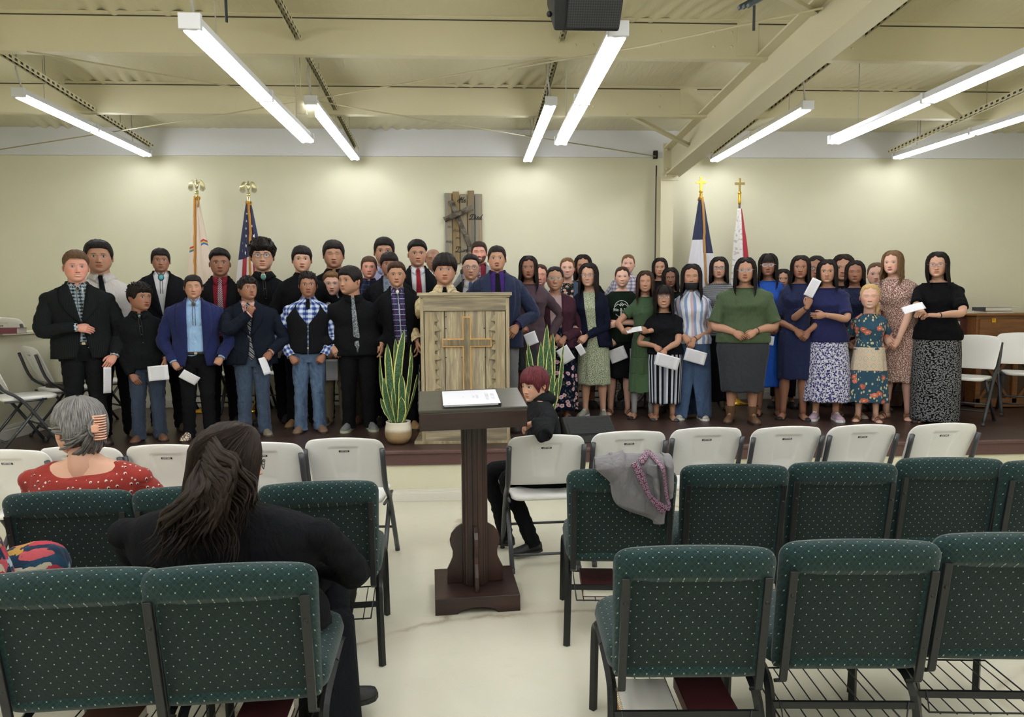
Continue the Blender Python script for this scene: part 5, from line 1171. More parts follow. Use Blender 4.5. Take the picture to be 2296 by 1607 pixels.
def person(label, x, hx, top, chin, Y=None, foot=None, sw=100, yaw=0, hyaw=0, tilt=0, pitch=0, skin='tan', face=None, hair='short', hairc=BLACKH, hp=None,
           outfit='shirt', c=None, c2=None, sleeve_c=None, inner=None, tie=None, bolo=None, bottom='trousers', bc=None, shoes='sneaker', sc=('2a2422', '1a1512'), hands=None, fem=0,
           fat=0.0, waist=1.0, hem=None, hemw=None, skirt_top=None, legs=None, stance=None, watch=None, base_z=ZS, seated=None, pos=None, gap=None, belt=None, group=None, extra=None, glasses=None, shortsl=.42, amp=.007, neck=1.0, rip=.05):
    if pos is not None: Xw, Yw, Hh, hh, swm, leanw = pos['x'], pos['y'], pos['H'], pos['hh'], pos['sw'], pos.get('lean', 0)
    else:
        if foot is not None: Yw = onz(x, foot, ZS).y+.1
        else: Yw = Y
        Xw = at(x, 800, Yw).x; s = (at(x+100, 800, Yw).x-Xw)/100
        Hh = at(hx, top, Yw).z-base_z; hh = (at(hx, top, Yw).z-at(hx, chin, Yw).z)*.975; swm = sw*s/2*(1.0); leanw = at(hx, 700, Yw).x-Xw
    g = Person(); g.k = Hh/1.7 if pos is None else pos.get('k', Hh/1.7); k = g.k; HL = 1.7*k; g.H = Hh; g.fem = fem; g.bulk = 1+fat*.4; g.waist = waist*(1+fat*.3)
    th_ = math.atan2(-Xw, Yw) if pos is None else 0; cy = max(.55, math.cos(R(yaw))); yr = R(yaw)+th_*.85; hyaw = hyaw+math.degrees(th_)*.15; g.sw = swm/cy; g.lean = leanw*math.cos(yr); g.leany = -leanw*math.sin(yr)+(pos or {}).get('leany', 0)
    g.zn = Hh-1.09*hh; g.zs = Hh-1.36*hh-.012*k; g.zs += (pos or {}).get('dzs', 0); g.zn += (pos or {}).get('dzn', 0); g.zc = g.zs-.13*k; g.zw = .605*Hh; g.zh = .53*Hh; g.zcr = .465*Hh
    g.nr = hh*(.245-.04*fem+.05*fat)*neck; g.T = torso_table(g)
    root = None; Ri = rotz(-yr)
    face = dict(face or {}); face['skin'] = skin; face.setdefault('fat', fat); 
    if fem: face.setdefault('fbrow', 1)
    skinc = np.array(lin(SK.get(skin, skin)))
    body = MB()
    # head
    hy = g.leany-.10*hh+(.0 if not seated else seated.get('heady', 0)); zc = Hh-hh/2
    Rh = rotz(R(hyaw)-0*yr) @ rotx(R(pitch)) @ roty(R(tilt)); hb = hh/2
    head_c = np.array([g.lean*(1+.15), hy, zc])
    piv = np.array([0, .2, -.6])
    def T(P): return ((np.asarray(P)-piv) @ Rh.T+piv)*hb+head_c
    head_mesh(body, face, T)
    nb = np.array([g.lean, g.leany+.012*k, g.zs-.02*k]); nt = T(np.array([[0, .16, -.42]]))[0]
    nP = catmull([nb, nb*.6+nt*.4+np.array([0, .01*k, 0]), nt], 9); nrr = np.linspace(1.25, .98, 9)*g.nr; nrr[0] *= .9; nrr[1] *= .95; nrr[2] *= .97
    Q, uv = tube_pts(nP, np.stack([nrr, nrr*.98], 1), 20); body.grid(Q, uv, np.broadcast_to(skinc*np.array([.99, .97, .96]), Q.shape), 0, flip=False)
    # upper chest skin
    zz = np.linspace(g.zh, g.zn+.01, 16)[:, None]; ph = np.linspace(-np.pi, np.pi, 29)[None, :]; P = tors(g, ph, zz+0*ph, -.014); body.grid(P, None, np.broadcast_to(skinc, P.shape), 0)
    # arms
    g.arm = {}; la, lf, lh = .178*HL, .148*HL, .099*HL
    hands = hands or {}
    ar = 1+.7*fat
    for s, key in ((-1, 'L'), (1, 'R')):
        sh = np.array([s*(g.sw-.054*k*ar)+g.lean*.9, g.leany*.9+.01, g.zs-.035*k-(ar-1)*.03]); hd = hands.get(key)
        if hd is None: hd = dict(p=None)
        if isinstance(hd, tuple): hd = dict(p=hd[:2], f=hd[2] if len(hd) > 2 else None, pose=hd[3] if len(hd) > 3 else 'relaxed')
        hd = dict(hd); hd.setdefault('p', None)
        if hd.get('loc') is not None: hc = np.array(hd['loc'], float)
        elif hd['p'] is None: hc = np.array([s*(g.sw+.02*k)+g.lean*.5, -.03*k, .475*Hh])
        else:
            
            if hd.get('f') is None:
                w = at(hd['p'][0], hd['p'][1], Yw-.15); zz_ = w.z-base_z; fr = float(np.interp(zz_, g.T[:, 0], g.T[:, 2])); ins = abs(w.x-Xw) < g.sw*.9
                hd['f'] = fr*(1.05)+.055*k if ins else .07
            w = at(hd['p'][0], hd['p'][1], Yw-hd['f']); hc = Ri @ (np.array([w.x-Xw, w.y-Yw, w.z-base_z]))
        d = np.array(hd.get('d', (0, 0, -1)), float)
        if 'd' not in hd and hd['p'] is not None and hd.get('loc') is None:
            d = np.array([-s*.55, -.25, -.8]) if abs(hc[0]-g.lean*.5) < g.sw*.75 else np.array([0, -.1, -1])
        d /= np.linalg.norm(d); wr = hc-d*lh*.45
        hint = np.array(hd.get('h', (s*.8, .45, -.4)), float)
        el, wr2 = ik(sh, wr, la, lf, hint); wr = np.array(wr2); g.arm[s] = (sh, el, wr)
        A = catmull([sh*.85+el*.15, sh*.5+el*.5, el, el*.5+wr*.5, wr], 16); rr = np.interp(np.linspace(0, 1, 16), [0, .3, .5, .65, .95, 1], np.array([.036, .041, .036, .037, .026, .025])*k*ar)
        Q, uv = tube_pts(A, rr, 12); body.grid(Q, uv, np.broadcast_to(skinc, Q.shape), 0, cap0=True, cap1=True)
        palm = hd.get('palm', (-s, .25, 0) if hd['p'] is None or abs(hc[0]-g.lean*.5) > g.sw*.75 else (0, .9, -.1))
        if not hd.get('nohand'): add_hand(body, wr, d, palm, lh, hd.get('side', -s), hd.get('pose', 'relaxed'), skinc*np.array([.97, .93, .92]))
    # legs
    st = stance or (.085, .10); g.leg = {}
    for s in (-1, 1):
        hip = np.array([s*.078*k*(1+.5*fat), 0, g.zcr+.02*k]); kn = np.array([s*.088*k*(1+.4*fat), -.015, .27*Hh]); an = np.array([s*st[1]*k*(1+.3*fat), .03*k, .055*k])
        if seated: hip, kn, an = [np.array(q) for q in seated['legs'][0 if s < 0 else 1]]
        g.leg[s] = (hip, kn, an); c1 = .5 if skin != 'x' else 1
        A = catmull([hip, hip*.5+kn*.5, kn, kn*.6+an*.4, an], 18); f = ar**.6
        rr = np.interp(np.linspace(0, 1, 18), [0, .25, .48, .55, .7, .92, 1], np.array([.075, .068, .05, .048, .052, .031, .033])*k*f)
        Q, uv = tube_pts(A, rr, 12); lc = skinc if legs != 'leggings' else np.array(lin('9a9b9c'))
        body.grid(Q, uv, np.broadcast_to(lc, Q.shape), 0, cap0=True, cap1=True)
        fa = seated['feet'][0 if s < 0 else 1] if seated else s*.22
        if not (seated and seated.get('nofeet')):
            Fp, *_ = shoe(None, (an[0], an[1]-.0, an[2]-.055*k), fa, .145*Hh, 'bare', None, k, None); body.grid(Fp, None, np.broadcast_to(skinc, Fp.shape), 0, cap0=True, cap1=True)
    root = body.build('person', SKIN, loc=(Xw, Yw, base_z), rz=yr); tag(root, label, 'person', group)
    # ---- clothes
    def fm(v, default='222428'):
        if v is None: v = default
        return fabric(v) if isinstance(v, str) else (fabric(*v) if isinstance(v, tuple) else v)
    neckz = g.zn+.0*k
    def shirt(name, mat, z0, off=.006, sl=True, collar=True, r=(.056, .040), cm=None, neckline=None, am=None, ho=0):
        m = MB(); am = amp if am is None else am
        zt = g.zn-.004*k if collar else g.zn+.012*k if (extra or {}).get('high') else g.zn-.03*k
        fuse = mat.name.startswith('cloth_plain') and (sl is not False) or mat.name.startswith('cloth_spots')
        P = torso_shell(g, m, z0, zt, off*k*1.2, cap=fuse, scoop=(extra or {}).get('scoop'), amp=am, seed=int(x) if pos is None else 5, hemoff=ho*k)
        if neckline:      # scoop: lower the front edge
            pass
        if sl == True:
            for s in (-1, 1): sleeve(g, m, s, r[0]*k*ar, r[1]*k*ar, 1, am, seed=int(abs(hx))+7, cap=fuse)
        elif sl:
            for s in (-1, 1): sleeve(g, m, s, (r[0]+.004)*k*ar, r[1]*k, sl, am*.6, cap=fuse)
        o = m.build(name, mat, root)
        if fuse:
            q = o.modifiers.new('fuse', 'REMESH'); q.mode = 'VOXEL'; q.voxel_size = .009; q.use_smooth_shade = True
            q = o.modifiers.new('relax', 'SMOOTH'); q.iterations = 5; q.factor = .6
        if collar:
            m = MB(); zz = np.array([g.zn+.016*k, g.zn+.022*k, g.zn-.006*k, g.zn-.028*k]); rad = np.array([1.06, 1.12, 1.42, 1.62])
            for side in (-1, 1):
                ph = np.linspace(.2, np.pi, 16)[None, :]*side; Z = zz[:, None]-.035*k*np.cos(np.clip(ph, -1.2, 1.2))**6*np.array([.25, .25, .8, 1.25])[:, None]+.012*k*np.clip(np.abs(ph)/3-.2, 0, 1)
                X = np.sin(ph)*g.nr*rad[:, None]; Yv = -np.cos(ph)*g.nr*rad[:, None]*1.02
                lz = np.clip((Z-g.zh)/(g.zn-g.zh), 0, 1.3)
                m.grid(np.stack([X+g.lean*lz, Yv+g.leany*lz+.012*k, Z], -1), np.stack([ph*g.nr+0*Z, Z], -1), None, 0, flip=side < 0)
            m.build('collar', cm or mat, root, solid=.004)
        return o
    def buttons(z0, z1, n, off, col='e6e6e6', r=.0055):
        m = MB()
        for z in np.linspace(z0, z1, n):
            p = tors(g, np.array(0.0), np.array(z), off*k); m.ball(p+np.array([0, -.003, 0]), (r*k, .003, r*k), 8, 5)
        m.build('shirt_buttons', plain(col, .3), root)
    def tie_(mat, zb=None, off=.02, w=.034, knot=True, sway=0):
        m = MB(); zt = g.zn-.012*k; zb = zb or g.zw-.02*k; z = np.linspace(zt, zb, 26); t = np.linspace(0, 1, 26)
        ww = np.interp(t, [0, .06, .12, .9, .93, 1], [.019, .015, .018, w, w, .003])*k
        P = []
        for zi, wi, ti in zip(z, ww, t):
            c0 = np.ravel(tors(g, np.array(0.0), np.array(zi), off*k)); u = np.linspace(-1, 1, 7)
            P.append(np.stack([c0[0]+u*wi+sway*ti*k, c0[1]-(1-u*u)*.005*k-.004, zi+0*u], 1))
        P = np.array(P); m.grid(P, np.stack([P[..., 0], P[..., 2]], -1))
        c0 = tors(g, np.array(0.0), np.array(zt), off*k)
        mm = m.build('tie', mat, root, solid=.004)
        m = MB(); m.ball(c0+np.array([0, -.004, -.003]), (.019*k, .011*k, .019*k), 10, 7); m.build('tie_knot', mat, mm)
    def bolo_(col, off=.02, w=.018, cord='1a1a1c', L=.24, rim='b9bcc0'):
        c0 = tors(g, np.array(0.0), np.array(g.zn-.03*k), off*k); m = MB()
        for s in (-1, 1):
            pts = [tors(g, np.array(s*.5), np.array(g.zn+.02*k), .012*k), c0+np.array([s*.004, -.002, 0])]+[tors(g, np.array(s*.03), np.array(g.zn-(.03+L*q)*k), off*k)+np.array([0, -.004, 0]) for q in (.3, .6, 1)]
            m.tube(pts, .0028*k, 5)
        b = m.build('bolo_tie', plain(cord, .5), root)
        m = MB(); m.ball(c0+np.array([0, -.006, 0]), (w*k, .006, w*1.25*k), 14, 7); m.build('bolo_rim', plain(rim, .3, .8), b)
        m = MB(); m.ball(c0+np.array([0, -.010, 0]), (w*.75*k, .005, w*.97*k), 12, 7); m.build('bolo_stone', plain(col, .35), b)
    def jacket(mat, zb=None, open_=.3, button=True, thick=.024, r=(.068, .049), lap=True, name='jacket', lapm=None, low=None):
        zb = zb if zb is not None else g.zcr-.01*k; zbut = g.zw+.06*k if button else g.zh
        low = open_ if low is None else low
        def gx(z):
            if z > zbut: t = (z-zbut)/(g.zn-zbut); return (.006+.062*t**1.15)*k if button else (open_*.14+(.068-open_*.14)*max(0, t))*k
            t = (zbut-z)/(zbut-zb+.001); return (.006+low*.20*t**1.6)*k if button else (open_*.14+.02*t)*k
        def gap_(z): return float(gphi(g, gx(z), z, thick*k))
        m = MB(); torso_shell(g, m, zb, g.zn-.0*k, thick*k, gap=gap_, amp=amp*.8, seed=11, flare=.05, hemoff=.010*k)
        o = m.build(name, mat, root, solid=.006)
        m = MB()
        for s in (-1, 1): sleeve(g, m, s, r[0]*k*ar, r[1]*k*ar, 1, amp*1.1, seed=21+int(abs(hx)) % 30)
        m.build('jacket_sleeves', mat, o)
        if lap:
            m = MB()
            for s in (-1, 1):
                z = np.linspace(zbut, g.zn+.005*k, 16); t = np.linspace(0, 1, 16); P = []
                for zi, ti in zip(z, t):
                    a0 = gap_(zi); wl = .085*math.sin(min(1, ti*1.35)*math.pi*.62)+.004; wr_ = max(.03, float(np.interp(zi, g.T[:, 0], g.T[:, 1]))); aw = wl*k/wr_*1.1
                    u = np.linspace(0, 1, 5); ph = s*(a0-.01+aw*u); q = tors(g, ph, np.full(5, zi), (thick+.009)*k); q[:, 1] -= .004*np.sin(u*3.1)*k; P.append(q)
                m.grid(np.array(P), None, None, 0, flip=s > 0)
            ph = np.linspace(.95, 2*np.pi-.95, 22)[None, :]; zz = np.array([g.zn+.03*k, g.zn+.032*k, g.zn-.0*k, g.zn-.035*k])[:, None]
            P = tors(g, ph, zz+0*ph, np.array([.010, .018, .026, .034])[:, None]*k); m.grid(P)
            m.build('lapels', lapm or mat, o, solid=.004)
        if button:
            m = MB(); p = tors(g, np.array(.0), np.array(zbut), (thick+.008)*k); m.ball(p, (.009*k, .004, .009*k), 8, 5); m.build('jacket_button', plain('15151a', .3), o)
        return o
    C1 = fm(c); 
    tuck = g.zh-.02*k
    if outfit == 'suit':
        IN = fm(inner, 'e8e8ec'); shirt('shirt', IN, g.zh-.03*k, .006, sl=False); 
        if not isinstance(inner, tuple) or inner[1] != 'plain': buttons(g.zw, g.zn-.05*k, 5, .012, 'e0e0e0', .004)
        jacket(C1, open_=gap if gap is not None else .25, button=(gap is None))
        m = MB()
        for s in (-1, 1):
            sh, el, wr = g.arm[s]; v = (wr-el)/np.linalg.norm(wr-el); m.tube([wr-v*.03*k, wr+v*.012*k], .036*k*ar, 14, cap=False)
        m.build('shirt_cuffs', IN, root, solid=.002)
    elif outfit in ('shirt', 'vest'):
        out_ = g.zcr+.0*k if (extra or {}).get('untucked') else tuck
        shirt('shirt', C1, out_, .010, sl=True, r=(.064, .046), ho=.022 if (extra or {}).get('untucked') else 0, cm=fm(c2) if c2 and outfit != 'vest' else None)
        if outfit == 'shirt': buttons(g.zh, g.zn-.05*k, 6, .016, (extra or {}).get('button', '55575a'))
        if outfit == 'vest':
            zb = g.zh-.01*k; zt_ = g.zs+.02*k
            def gp(z): return .02+.75*max(0, (z-(g.zc-.06*k))/(g.zn-g.zc))**1.3
            m = MB(); t = np.linspace(-1, 1, 45)[None, :]; zz = np.linspace(zb, g.zn-.02*k, 30)[:, None]
            gg = np.array([gp(float(q)) for q in zz[:, 0]])[:, None]; ph = gg+(2*np.pi-2*gg)*(t+1)/2
            P = tors(g, ph, zz+0*ph, .022*k); 
            # armholes: narrow the vest above the chest
            nar = np.clip((P[..., 2]-(g.zc-.0*k))/(g.zs-g.zc), 0, 1); P[..., 0] = (P[..., 0]-g.lean)*(1-.22*nar)+g.lean
            P[..., 2] -= .045*k*np.clip(1-(P[..., 2]-zb)/(.06*k), 0, 1)*np.cos(ph)**2*(np.cos(ph) > 0)
            m.grid(P); v = m.build('vest', fm(c2), root, solid=.005)
            m = MB()
            for z in np.linspace(g.zh+.03*k, g.zc-.06*k, 4): m.ball(tors(g, np.array(0.), np.array(z), .027*k), (.008*k, .004, .008*k), 8, 5)
            m.build('vest_buttons', plain('3a3b3e', .3), v)
    elif outfit in ('tee', 'blouse', 'dress', 'longtee'):
        sl = shortsl if outfit != 'longtee' else True
        shirt('blouse' if outfit == 'blouse' else 'top', C1, (extra or {}).get('hemz', g.zh-.06*k) if outfit != 'dress' else g.zh, .010, sl=sl, collar=outfit == 'blouse', r=(.056, .040), am=amp, ho=.022 if outfit != 'dress' else 0)
        if outfit != 'blouse' and not (extra or {}).get('scoop'):
            m = MB(); ph = np.linspace(-np.pi, np.pi, 40); P = tors(g, ph, np.full(40, g.zn+(.010 if (extra or {}).get('high') else -.032)*k), .014*k); m.tube(P, .005*k, 6, cap=False); m.build('neckline', C1, root)
    elif outfit == 'cardigan':
        shirt('top', fm(inner), g.zh-.1*k, .006, sl=False, collar=False, ho=.002)
        jacket(C1, zb=(extra or {}).get('cz', g.zcr), open_=gap or .45, button=False, thick=.018, r=(.060, .044), lap=False, name='cardigan')
    # ---- bottoms
    if bottom in ('trousers', 'jeans'):
        Bm = fm(bc, '1b1c20'); m = MB(); zt = g.zh+.015*k
        if not seated:
            zz = np.linspace(g.zcr-.035*k, zt, 12)[:, None]; ph = np.linspace(-np.pi, np.pi, 37)[None, :]; P = tors(g, ph, zz+0*ph, .008*k)
            tp = np.clip((g.zcr+.05*k-P[..., 2])/(.085*k), 0, 1); P[..., 0] *= (1-.12*tp); P[..., 1] *= (1-.25*tp); m.grid(P, np.stack([ph*.15*k+0*zz, zz+0*ph], -1))
        for s in (-1, 1):
            hip, kn, an = g.leg[s]; an2 = an+np.array([0, -.01, -.025*k]) if not seated else an
            # legs keep apart
            pts = [hip+(np.array([0, 0, .05*k]) if not seated else np.array([0, .10*k, 0])), hip*.6+kn*.4, kn, kn*.5+an2*.5, an2]
            rr = np.array([.098, .09, .070, .066, .068] if bottom == 'jeans' else [.098, .09, .070, .062, .060])*k*(1+.35*fat)
            if legs: rr = rr*legs if not isinstance(legs, str) else rr
            P = catmull(pts, 40); r4 = np.interp(np.linspace(0, 1, 40), [0, .25, .5, .75, 1], rr); Q, uv = tube_pts(P, r4, 20, up=(0, 1, 0))
            dv = Q-P[:, None, :]; L = np.linalg.norm(dv, axis=2, keepdims=True); tt = np.linspace(0, 1, 40)[:, None]
            w = wob(Q, .006*k, (8, 8, 14), int(s*3+abs(hx)))+np.sin(Q[..., 2]*(95/k)+np.arctan2(dv[..., 1], dv[..., 0])*1.5)*.006*k*np.clip((tt-.78)/.2, 0, 1)+.004*k*np.clip(1-np.abs(tt-.5)/.1, 0, 1)*np.sin(Q[..., 2]*80)
            m.grid(P[:, None, :]+dv*(1+w[..., None]/L), uv)
        tr = m.build('trousers' if bottom == 'trousers' else 'jeans', Bm, root)
        if not seated and not (extra or {}).get('untucked'):
            m = MB(); ph = np.linspace(-np.pi, np.pi, 40)[None, :]; zz = np.array([zt-.022*k, zt+.010*k])[:, None]; m.grid(tors(g, ph, zz+0*ph, .013*k)); bl = m.build('belt', plain('17130f', .45), root, solid=.003)
            p = tors(g, np.array(0.), np.array(zt-.006*k), .018*k); m = MB(); big = belt == 'big'; m.box(p, (.055*k if big else .03*k, .006, .035*k if big else .024*k)); m.build('buckle', plain('c9c4b0', .25, .9), bl, bevel=.004)
    elif bottom == 'skirt' and hem is not None:
        zhem = (at(x, hem, Yw-.12).z-base_z) if not isinstance(hem, dict) else hem['z']; hw = hemw*(at(x+100, 800, Yw).x-at(x, 800, Yw).x)/200
        zt = g.zh+.03*k if outfit == 'dress' else g.zw if outfit == 'cardigan' else g.zh-.02*k
        if skirt_top: zt = skirt_top
        zones = bc if isinstance(bc, list) else [(1.0, bc)]
        wt = float(np.interp(zt, g.T[:, 0], g.T[:, 1]))+.012*k; a = 0
        slit = (extra or {}).get('slit')
        for zi, (f, mt) in enumerate(zones):
            t0, t1 = a, f; a = f; m = MB(); t = np.linspace(t0, t1, 26)[:, None]; u = np.linspace(-1, 1, 73)[None, :]; gp_ = 0*t
            if slit: gp_ = .22*np.clip((t-.55)/.45, 0, 1)
            ph = np.pi*u+0*t if not slit else gp_+(2*np.pi-2*gp_)*(u+1)/2
            z = zt+(zhem-zt)*t+0*u; hipw = float(np.interp(g.zh-.03*k, g.T[:, 0], g.T[:, 1]))+.016*k
            hipd = .125*k*g.bulk*g.waist**.5+.012
            dt = float(np.interp(zt, g.T[:, 0], g.T[:, 2]))+.012*k; w = np.interp(t, [0, .2, .5, 1], [wt, max(wt+.012*k, wt*.75+hw*.25), (wt+hw)/2+.008*k, hw]); dp = np.interp(t, [0, .2, 1], [dt, dt+.012*k, max(hipd*.92, hw*.68)])
            rp = rip*np.clip(t*1.6, .1, 1); ripple = 1+rp*(np.sin(ph*9+zi*2+hx)*.6+np.sin(ph*15+1.3*hx+t*2)*.4)
            s_, c_ = np.sin(ph), np.cos(ph); X = w*np.sign(s_)*np.abs(s_)**.85*ripple; Yv = -dp*np.sign(c_)*np.abs(c_)**.85*ripple
            Xc = g.lean*np.clip((z-g.zh)/(g.zn-g.zh), 0, 1)
            P = np.stack([X+Xc, Yv, z+.006*np.sin(ph*7)*t], -1)
            uv = np.stack([ph*((wt+hw)/2)*.85, z], -1); m.grid(P, uv); m.build('skirt' if outfit != 'dress' else 'dress_skirt', fm(mt), root, solid=.004)
    # ---- shoes
    if shoes and not (seated and seated.get('nofeet')):
        up = plain(sc[0], .6, nb=.3, ns=120); so = plain(sc[1], .6)
        for i, s in enumerate((-1, 1)):
            hip, kn, an = g.leg[s]; fa = seated['feet'][i] if seated else s*.25; fp = (an[0], an[1], an[2]-.055*k-.0); L = .163*Hh if not fem else .15*Hh
            P, t, w, sole, tr = shoe(None, fp, fa, L, 'boot' if shoes in ('boot', 'cowboy') else shoes if shoes != 'sandal' else 'flat', None, k, None)
            m = MB()
            if shoes == 'sandal':
                for tt in (.15, .55, .72):
                    wv = np.interp(tt, t, w)*1.0; aa = np.linspace(0, np.pi, 10); hz = np.interp(tt, [0, .15, .55, .75, 1], [.2, .30, .235, .165, .1])*L; Q = np.stack([np.cos(aa)*wv*.98, np.full(10, (.25-tt)*L), sole+np.sin(aa)*hz*.98], 1); m.tube(tr(Q), .007*k, 6)
                o = m.build('sandal', up, root)
            else:
                if shoes == 'flat':
                    m.grid(P, cap0=True, cap1=True)
                else: m.grid(P, cap0=True, cap1=True)
                if shoes in ('cowboy', 'boot'):
                    hz = .2*k if shoes == 'cowboy' else .13*k; aa = np.linspace(-np.pi, np.pi, 17)[None, :]; zz = np.linspace(.03*k, hz+.05*k, 8)[:, None]; rr = np.interp(zz, [0, .08*k, hz+.05*k], [.036*k, .040*k, .058*k])
                    Q = np.stack([np.cos(aa)*rr, np.sin(aa)*rr*1.1, zz+np.where(shoes == 'cowboy', .018*k*np.cos(aa*2)*(zz > hz), 0)], -1); m.grid(Q+np.array([an[0], an[1], an[2]-.055*k]))
                o = m.build({'sneaker': 'sneaker', 'boot': 'boot', 'cowboy': 'boot', 'flat': 'flat_shoe', 'oxford': 'shoe'}[shoes], up if shoes != 'cowboy' else fabric(sc[0], 'vine', 'e3d9c6', None, 2.2), root)
            m = MB(); aa = np.linspace(-1, 1, 12)
            tt = np.linspace(0, 1, 14); ww = np.interp(tt, t, w)*1.06+.002; top_ = np.concatenate([np.stack([ww, (.25-tt)*L*1.02], 1), np.stack([-ww[::-1], (.25-tt[::-1])*L*1.02], 1)])
            Q = np.array([np.column_stack([top_, np.full(len(top_), z)]) for z in (0.001, sole*.95)]); m.grid(tr(Q), None, None, 0, closeu=True, cap0=True, cap1=True, smooth=False); m.build('sole', so, o)
            if shoes in ('sneaker', 'boot'):
                m = MB()
                for tt in (.3, .37, .44, .51):
                    hz = np.interp(tt, [.18, .32, .48, .64], [.28, .27, .24, .19] if shoes == 'sneaker' else [.34, .33, .27, .2])*L+sole+.003; yv = (.25-tt)*L; m.tube(tr(np.array([[-.035*L*2, yv, hz-.012], [0, yv, hz], [.035*L*2, yv, hz-.012]])), .004*k, 5)
                m.build('laces', plain('dcdcd8' if shoes == 'sneaker' else 'a98a55', .7), o)
    # ---- hair
    HM = hairmat(*hairc); h = MB(); hp = dict(hp or {}); sd = int(abs(hx)) % 97
    if hair in ('short', 'bowl', 'curly', 'fade', 'spiky', 'side'):
        D = {'short': dict(fz=.47, th=.09, tips=.02, noise=.25), 'bowl': dict(fz=.27, th=.115, tips=.035, noise=.22), 'curly': dict(fz=.3, th=.22, tips=.07, noise=.55), 'fade': dict(fz=.55, th=.08, tips=.02, noise=.3), 'spiky': dict(fz=.42, th=.13, tips=.05, noise=.5), 'side': dict(fz=.56, th=.11, tips=.02, noise=.35)}[hair]
        D.update(hp); fz, th = D['fz'], D['th']
        if hair in ('fade', 'side'): hf = hairline(fz, .22, .0, D.get('temple', .8), over=.32)
        else: hf = hairline(fz, D.get('sz', -.12), D.get('bz', -.55), D.get('temple', .85), over=D.get('over', .02))
        def tk(ph, z): return th*(.45+.55*np.clip((z+.5)/1.0, 0, 1))*(1+.25*np.cos(ph)*(hair in ('side', 'fade', 'spiky')))
        hair_cap(h, face, T, hf, tk, seed=sd, noise=D['noise'], tips=D['tips'])
        if hair in ('curly', 'spiky', 'bowl', 'short'):
            rs = np.random.RandomState(sd); nl = {'curly': 90, 'spiky': 60, 'bowl': 44, 'short': 26}[hair]
            for i in range(nl):
                ph = rs.uniform(-np.pi, np.pi) if hair != 'bowl' and hair != 'short' else rs.uniform(-1.9, 1.9) if i % 3 else rs.uniform(-.8, .8); z0 = rs.uniform(.35, .97); pts = []
                if hair in ('bowl', 'short'):
                    z0 = .95; z1 = float(hf(np.array(ph)))+rs.uniform(-.03, .04)
                    for q in np.linspace(0, 1, 5):
                        zc2 = z0+(z1-z0)*q; xx, yy, _ = head_surf(np.array(ph*(.3+.7*q)), np.array(zc2), face); kk = 1+th*(1.0-.25*q)+.01; pts.append([float(xx)*kk, float(yy)*kk, zc2*(1+th*.7*(1-q))])
                    lock(h, pts, .05, .022, T, n=9, seed=i, seg=5)
                else:
                    xx, yy, _ = head_surf(np.array(ph), np.array(z0), face); b0 = np.array([float(xx), float(yy), z0]); nrm = b0/np.linalg.norm(b0); tg = np.cross(nrm, rs.normal(size=3)); tg /= np.linalg.norm(tg)
                    if hair == 'spiky': tg = tg*.4+np.array([0, -.2, .5])
                    pts = [b0+nrm*th*.7, b0+nrm*th*1.15+tg*.06, b0+nrm*th*1.25+tg*.14, b0+nrm*th*1.0+tg*.22-np.array([0, 0, .05 if hair == 'curly' else 0])]
                    lock(h, pts, .055, .035, T, n=8, seed=i, seg=5)
    elif hair in ('long', 'back', 'pony'):
        fz = hp.get('fz', .60); part = hp.get('part', 0.0)
        hf = hairline(fz, -.15 if hair == 'long' else .0, -.7, .72 if hair == 'long' else .8, part=part if not hp.get('bangs') else None, over=-.2 if hair == 'long' else .1)
        hair_cap(h, face, T, hf, hp.get('th', .085 if hair == 'long' else .055), seed=sd, noise=.15)
        if hair == 'long':
            long_hair(h, face, T, L=hp.get('L', -2.3), vol=hp.get('vol', .10), part=part*.3, front=hp.get('front'), seed=sd, wave=hp.get('wave', .035), wf=hp.get('wf', 9), lw=hp.get('lw', 1.0), n=hp.get('n', 72), spread=hp.get('spread', .0), bangs=hp.get('bangs'), face=hp.get('face', .80), shoulder=hp.get('shoulder', .3), backshift=hp.get('backshift', 0), oneside=hp.get('oneside', 0))
        elif hair == 'back':
            h.ball(T(np.array([[0, .95, .0]]))[0], hb*.28, 12, 8)
        elif hair == 'pony':
            sx = hp.get('side', 0); 
            for i in range(9): lock(h, [[.1*sx, .9, .1], [.3*sx+.03*i, 1.1 if not sx else .75, -.3], [.62*sx+.02*i, .85 if not sx else .1, -.9], [.60*sx+.015*i, .8 if not sx else -.45, -1.4-.06*(i % 4)]], .11, .06, T, seed=i)
    if hair != 'none': h.build('hair', HM, root)
    if hair in ('fade', 'side'): pass
    if glasses:
        gc = glasses if isinstance(glasses, str) else '2a2426'; m = MB(); LL = []; rw, rh = (.2, .135) if not face.get('round') else (.165, .16)
        for s in (-1, 1):
            a = np.linspace(0, 2*np.pi, 21); Q = np.stack([s*.27+np.sign(np.cos(a))*np.abs(np.cos(a))**.7*rw, np.full(21, -.90)+.03*np.abs(np.cos(a)), .0+np.sign(np.sin(a))*np.abs(np.sin(a))**.8*rh], 1); m.tube(T(Q), .014*hb, 5, cap=False)
            L_ = MB(); LL.append(L_); L_.add(T(np.vstack([[[s*.27, -.9, 0]], Q[:-1]])), [(0, i+1, (i+1) % 20+1) for i in range(20)])
            m.tube(T(np.array([[s*(.27+rw), -.87, .03], [s*.66, -.72, .05], [s*.74, -.1, .05], [s*.73, .12, -.02]])), .013*hb, 5)
        m.tube(T(np.array([[-.07, -.9, .03], [0, -.96, .05], [.07, -.9, .03]])), .012*hb, 5)
        go = m.build('glasses', plain(gc, .3), root); [q.build('lens', LENS, go, solid=.001) for q in LL]
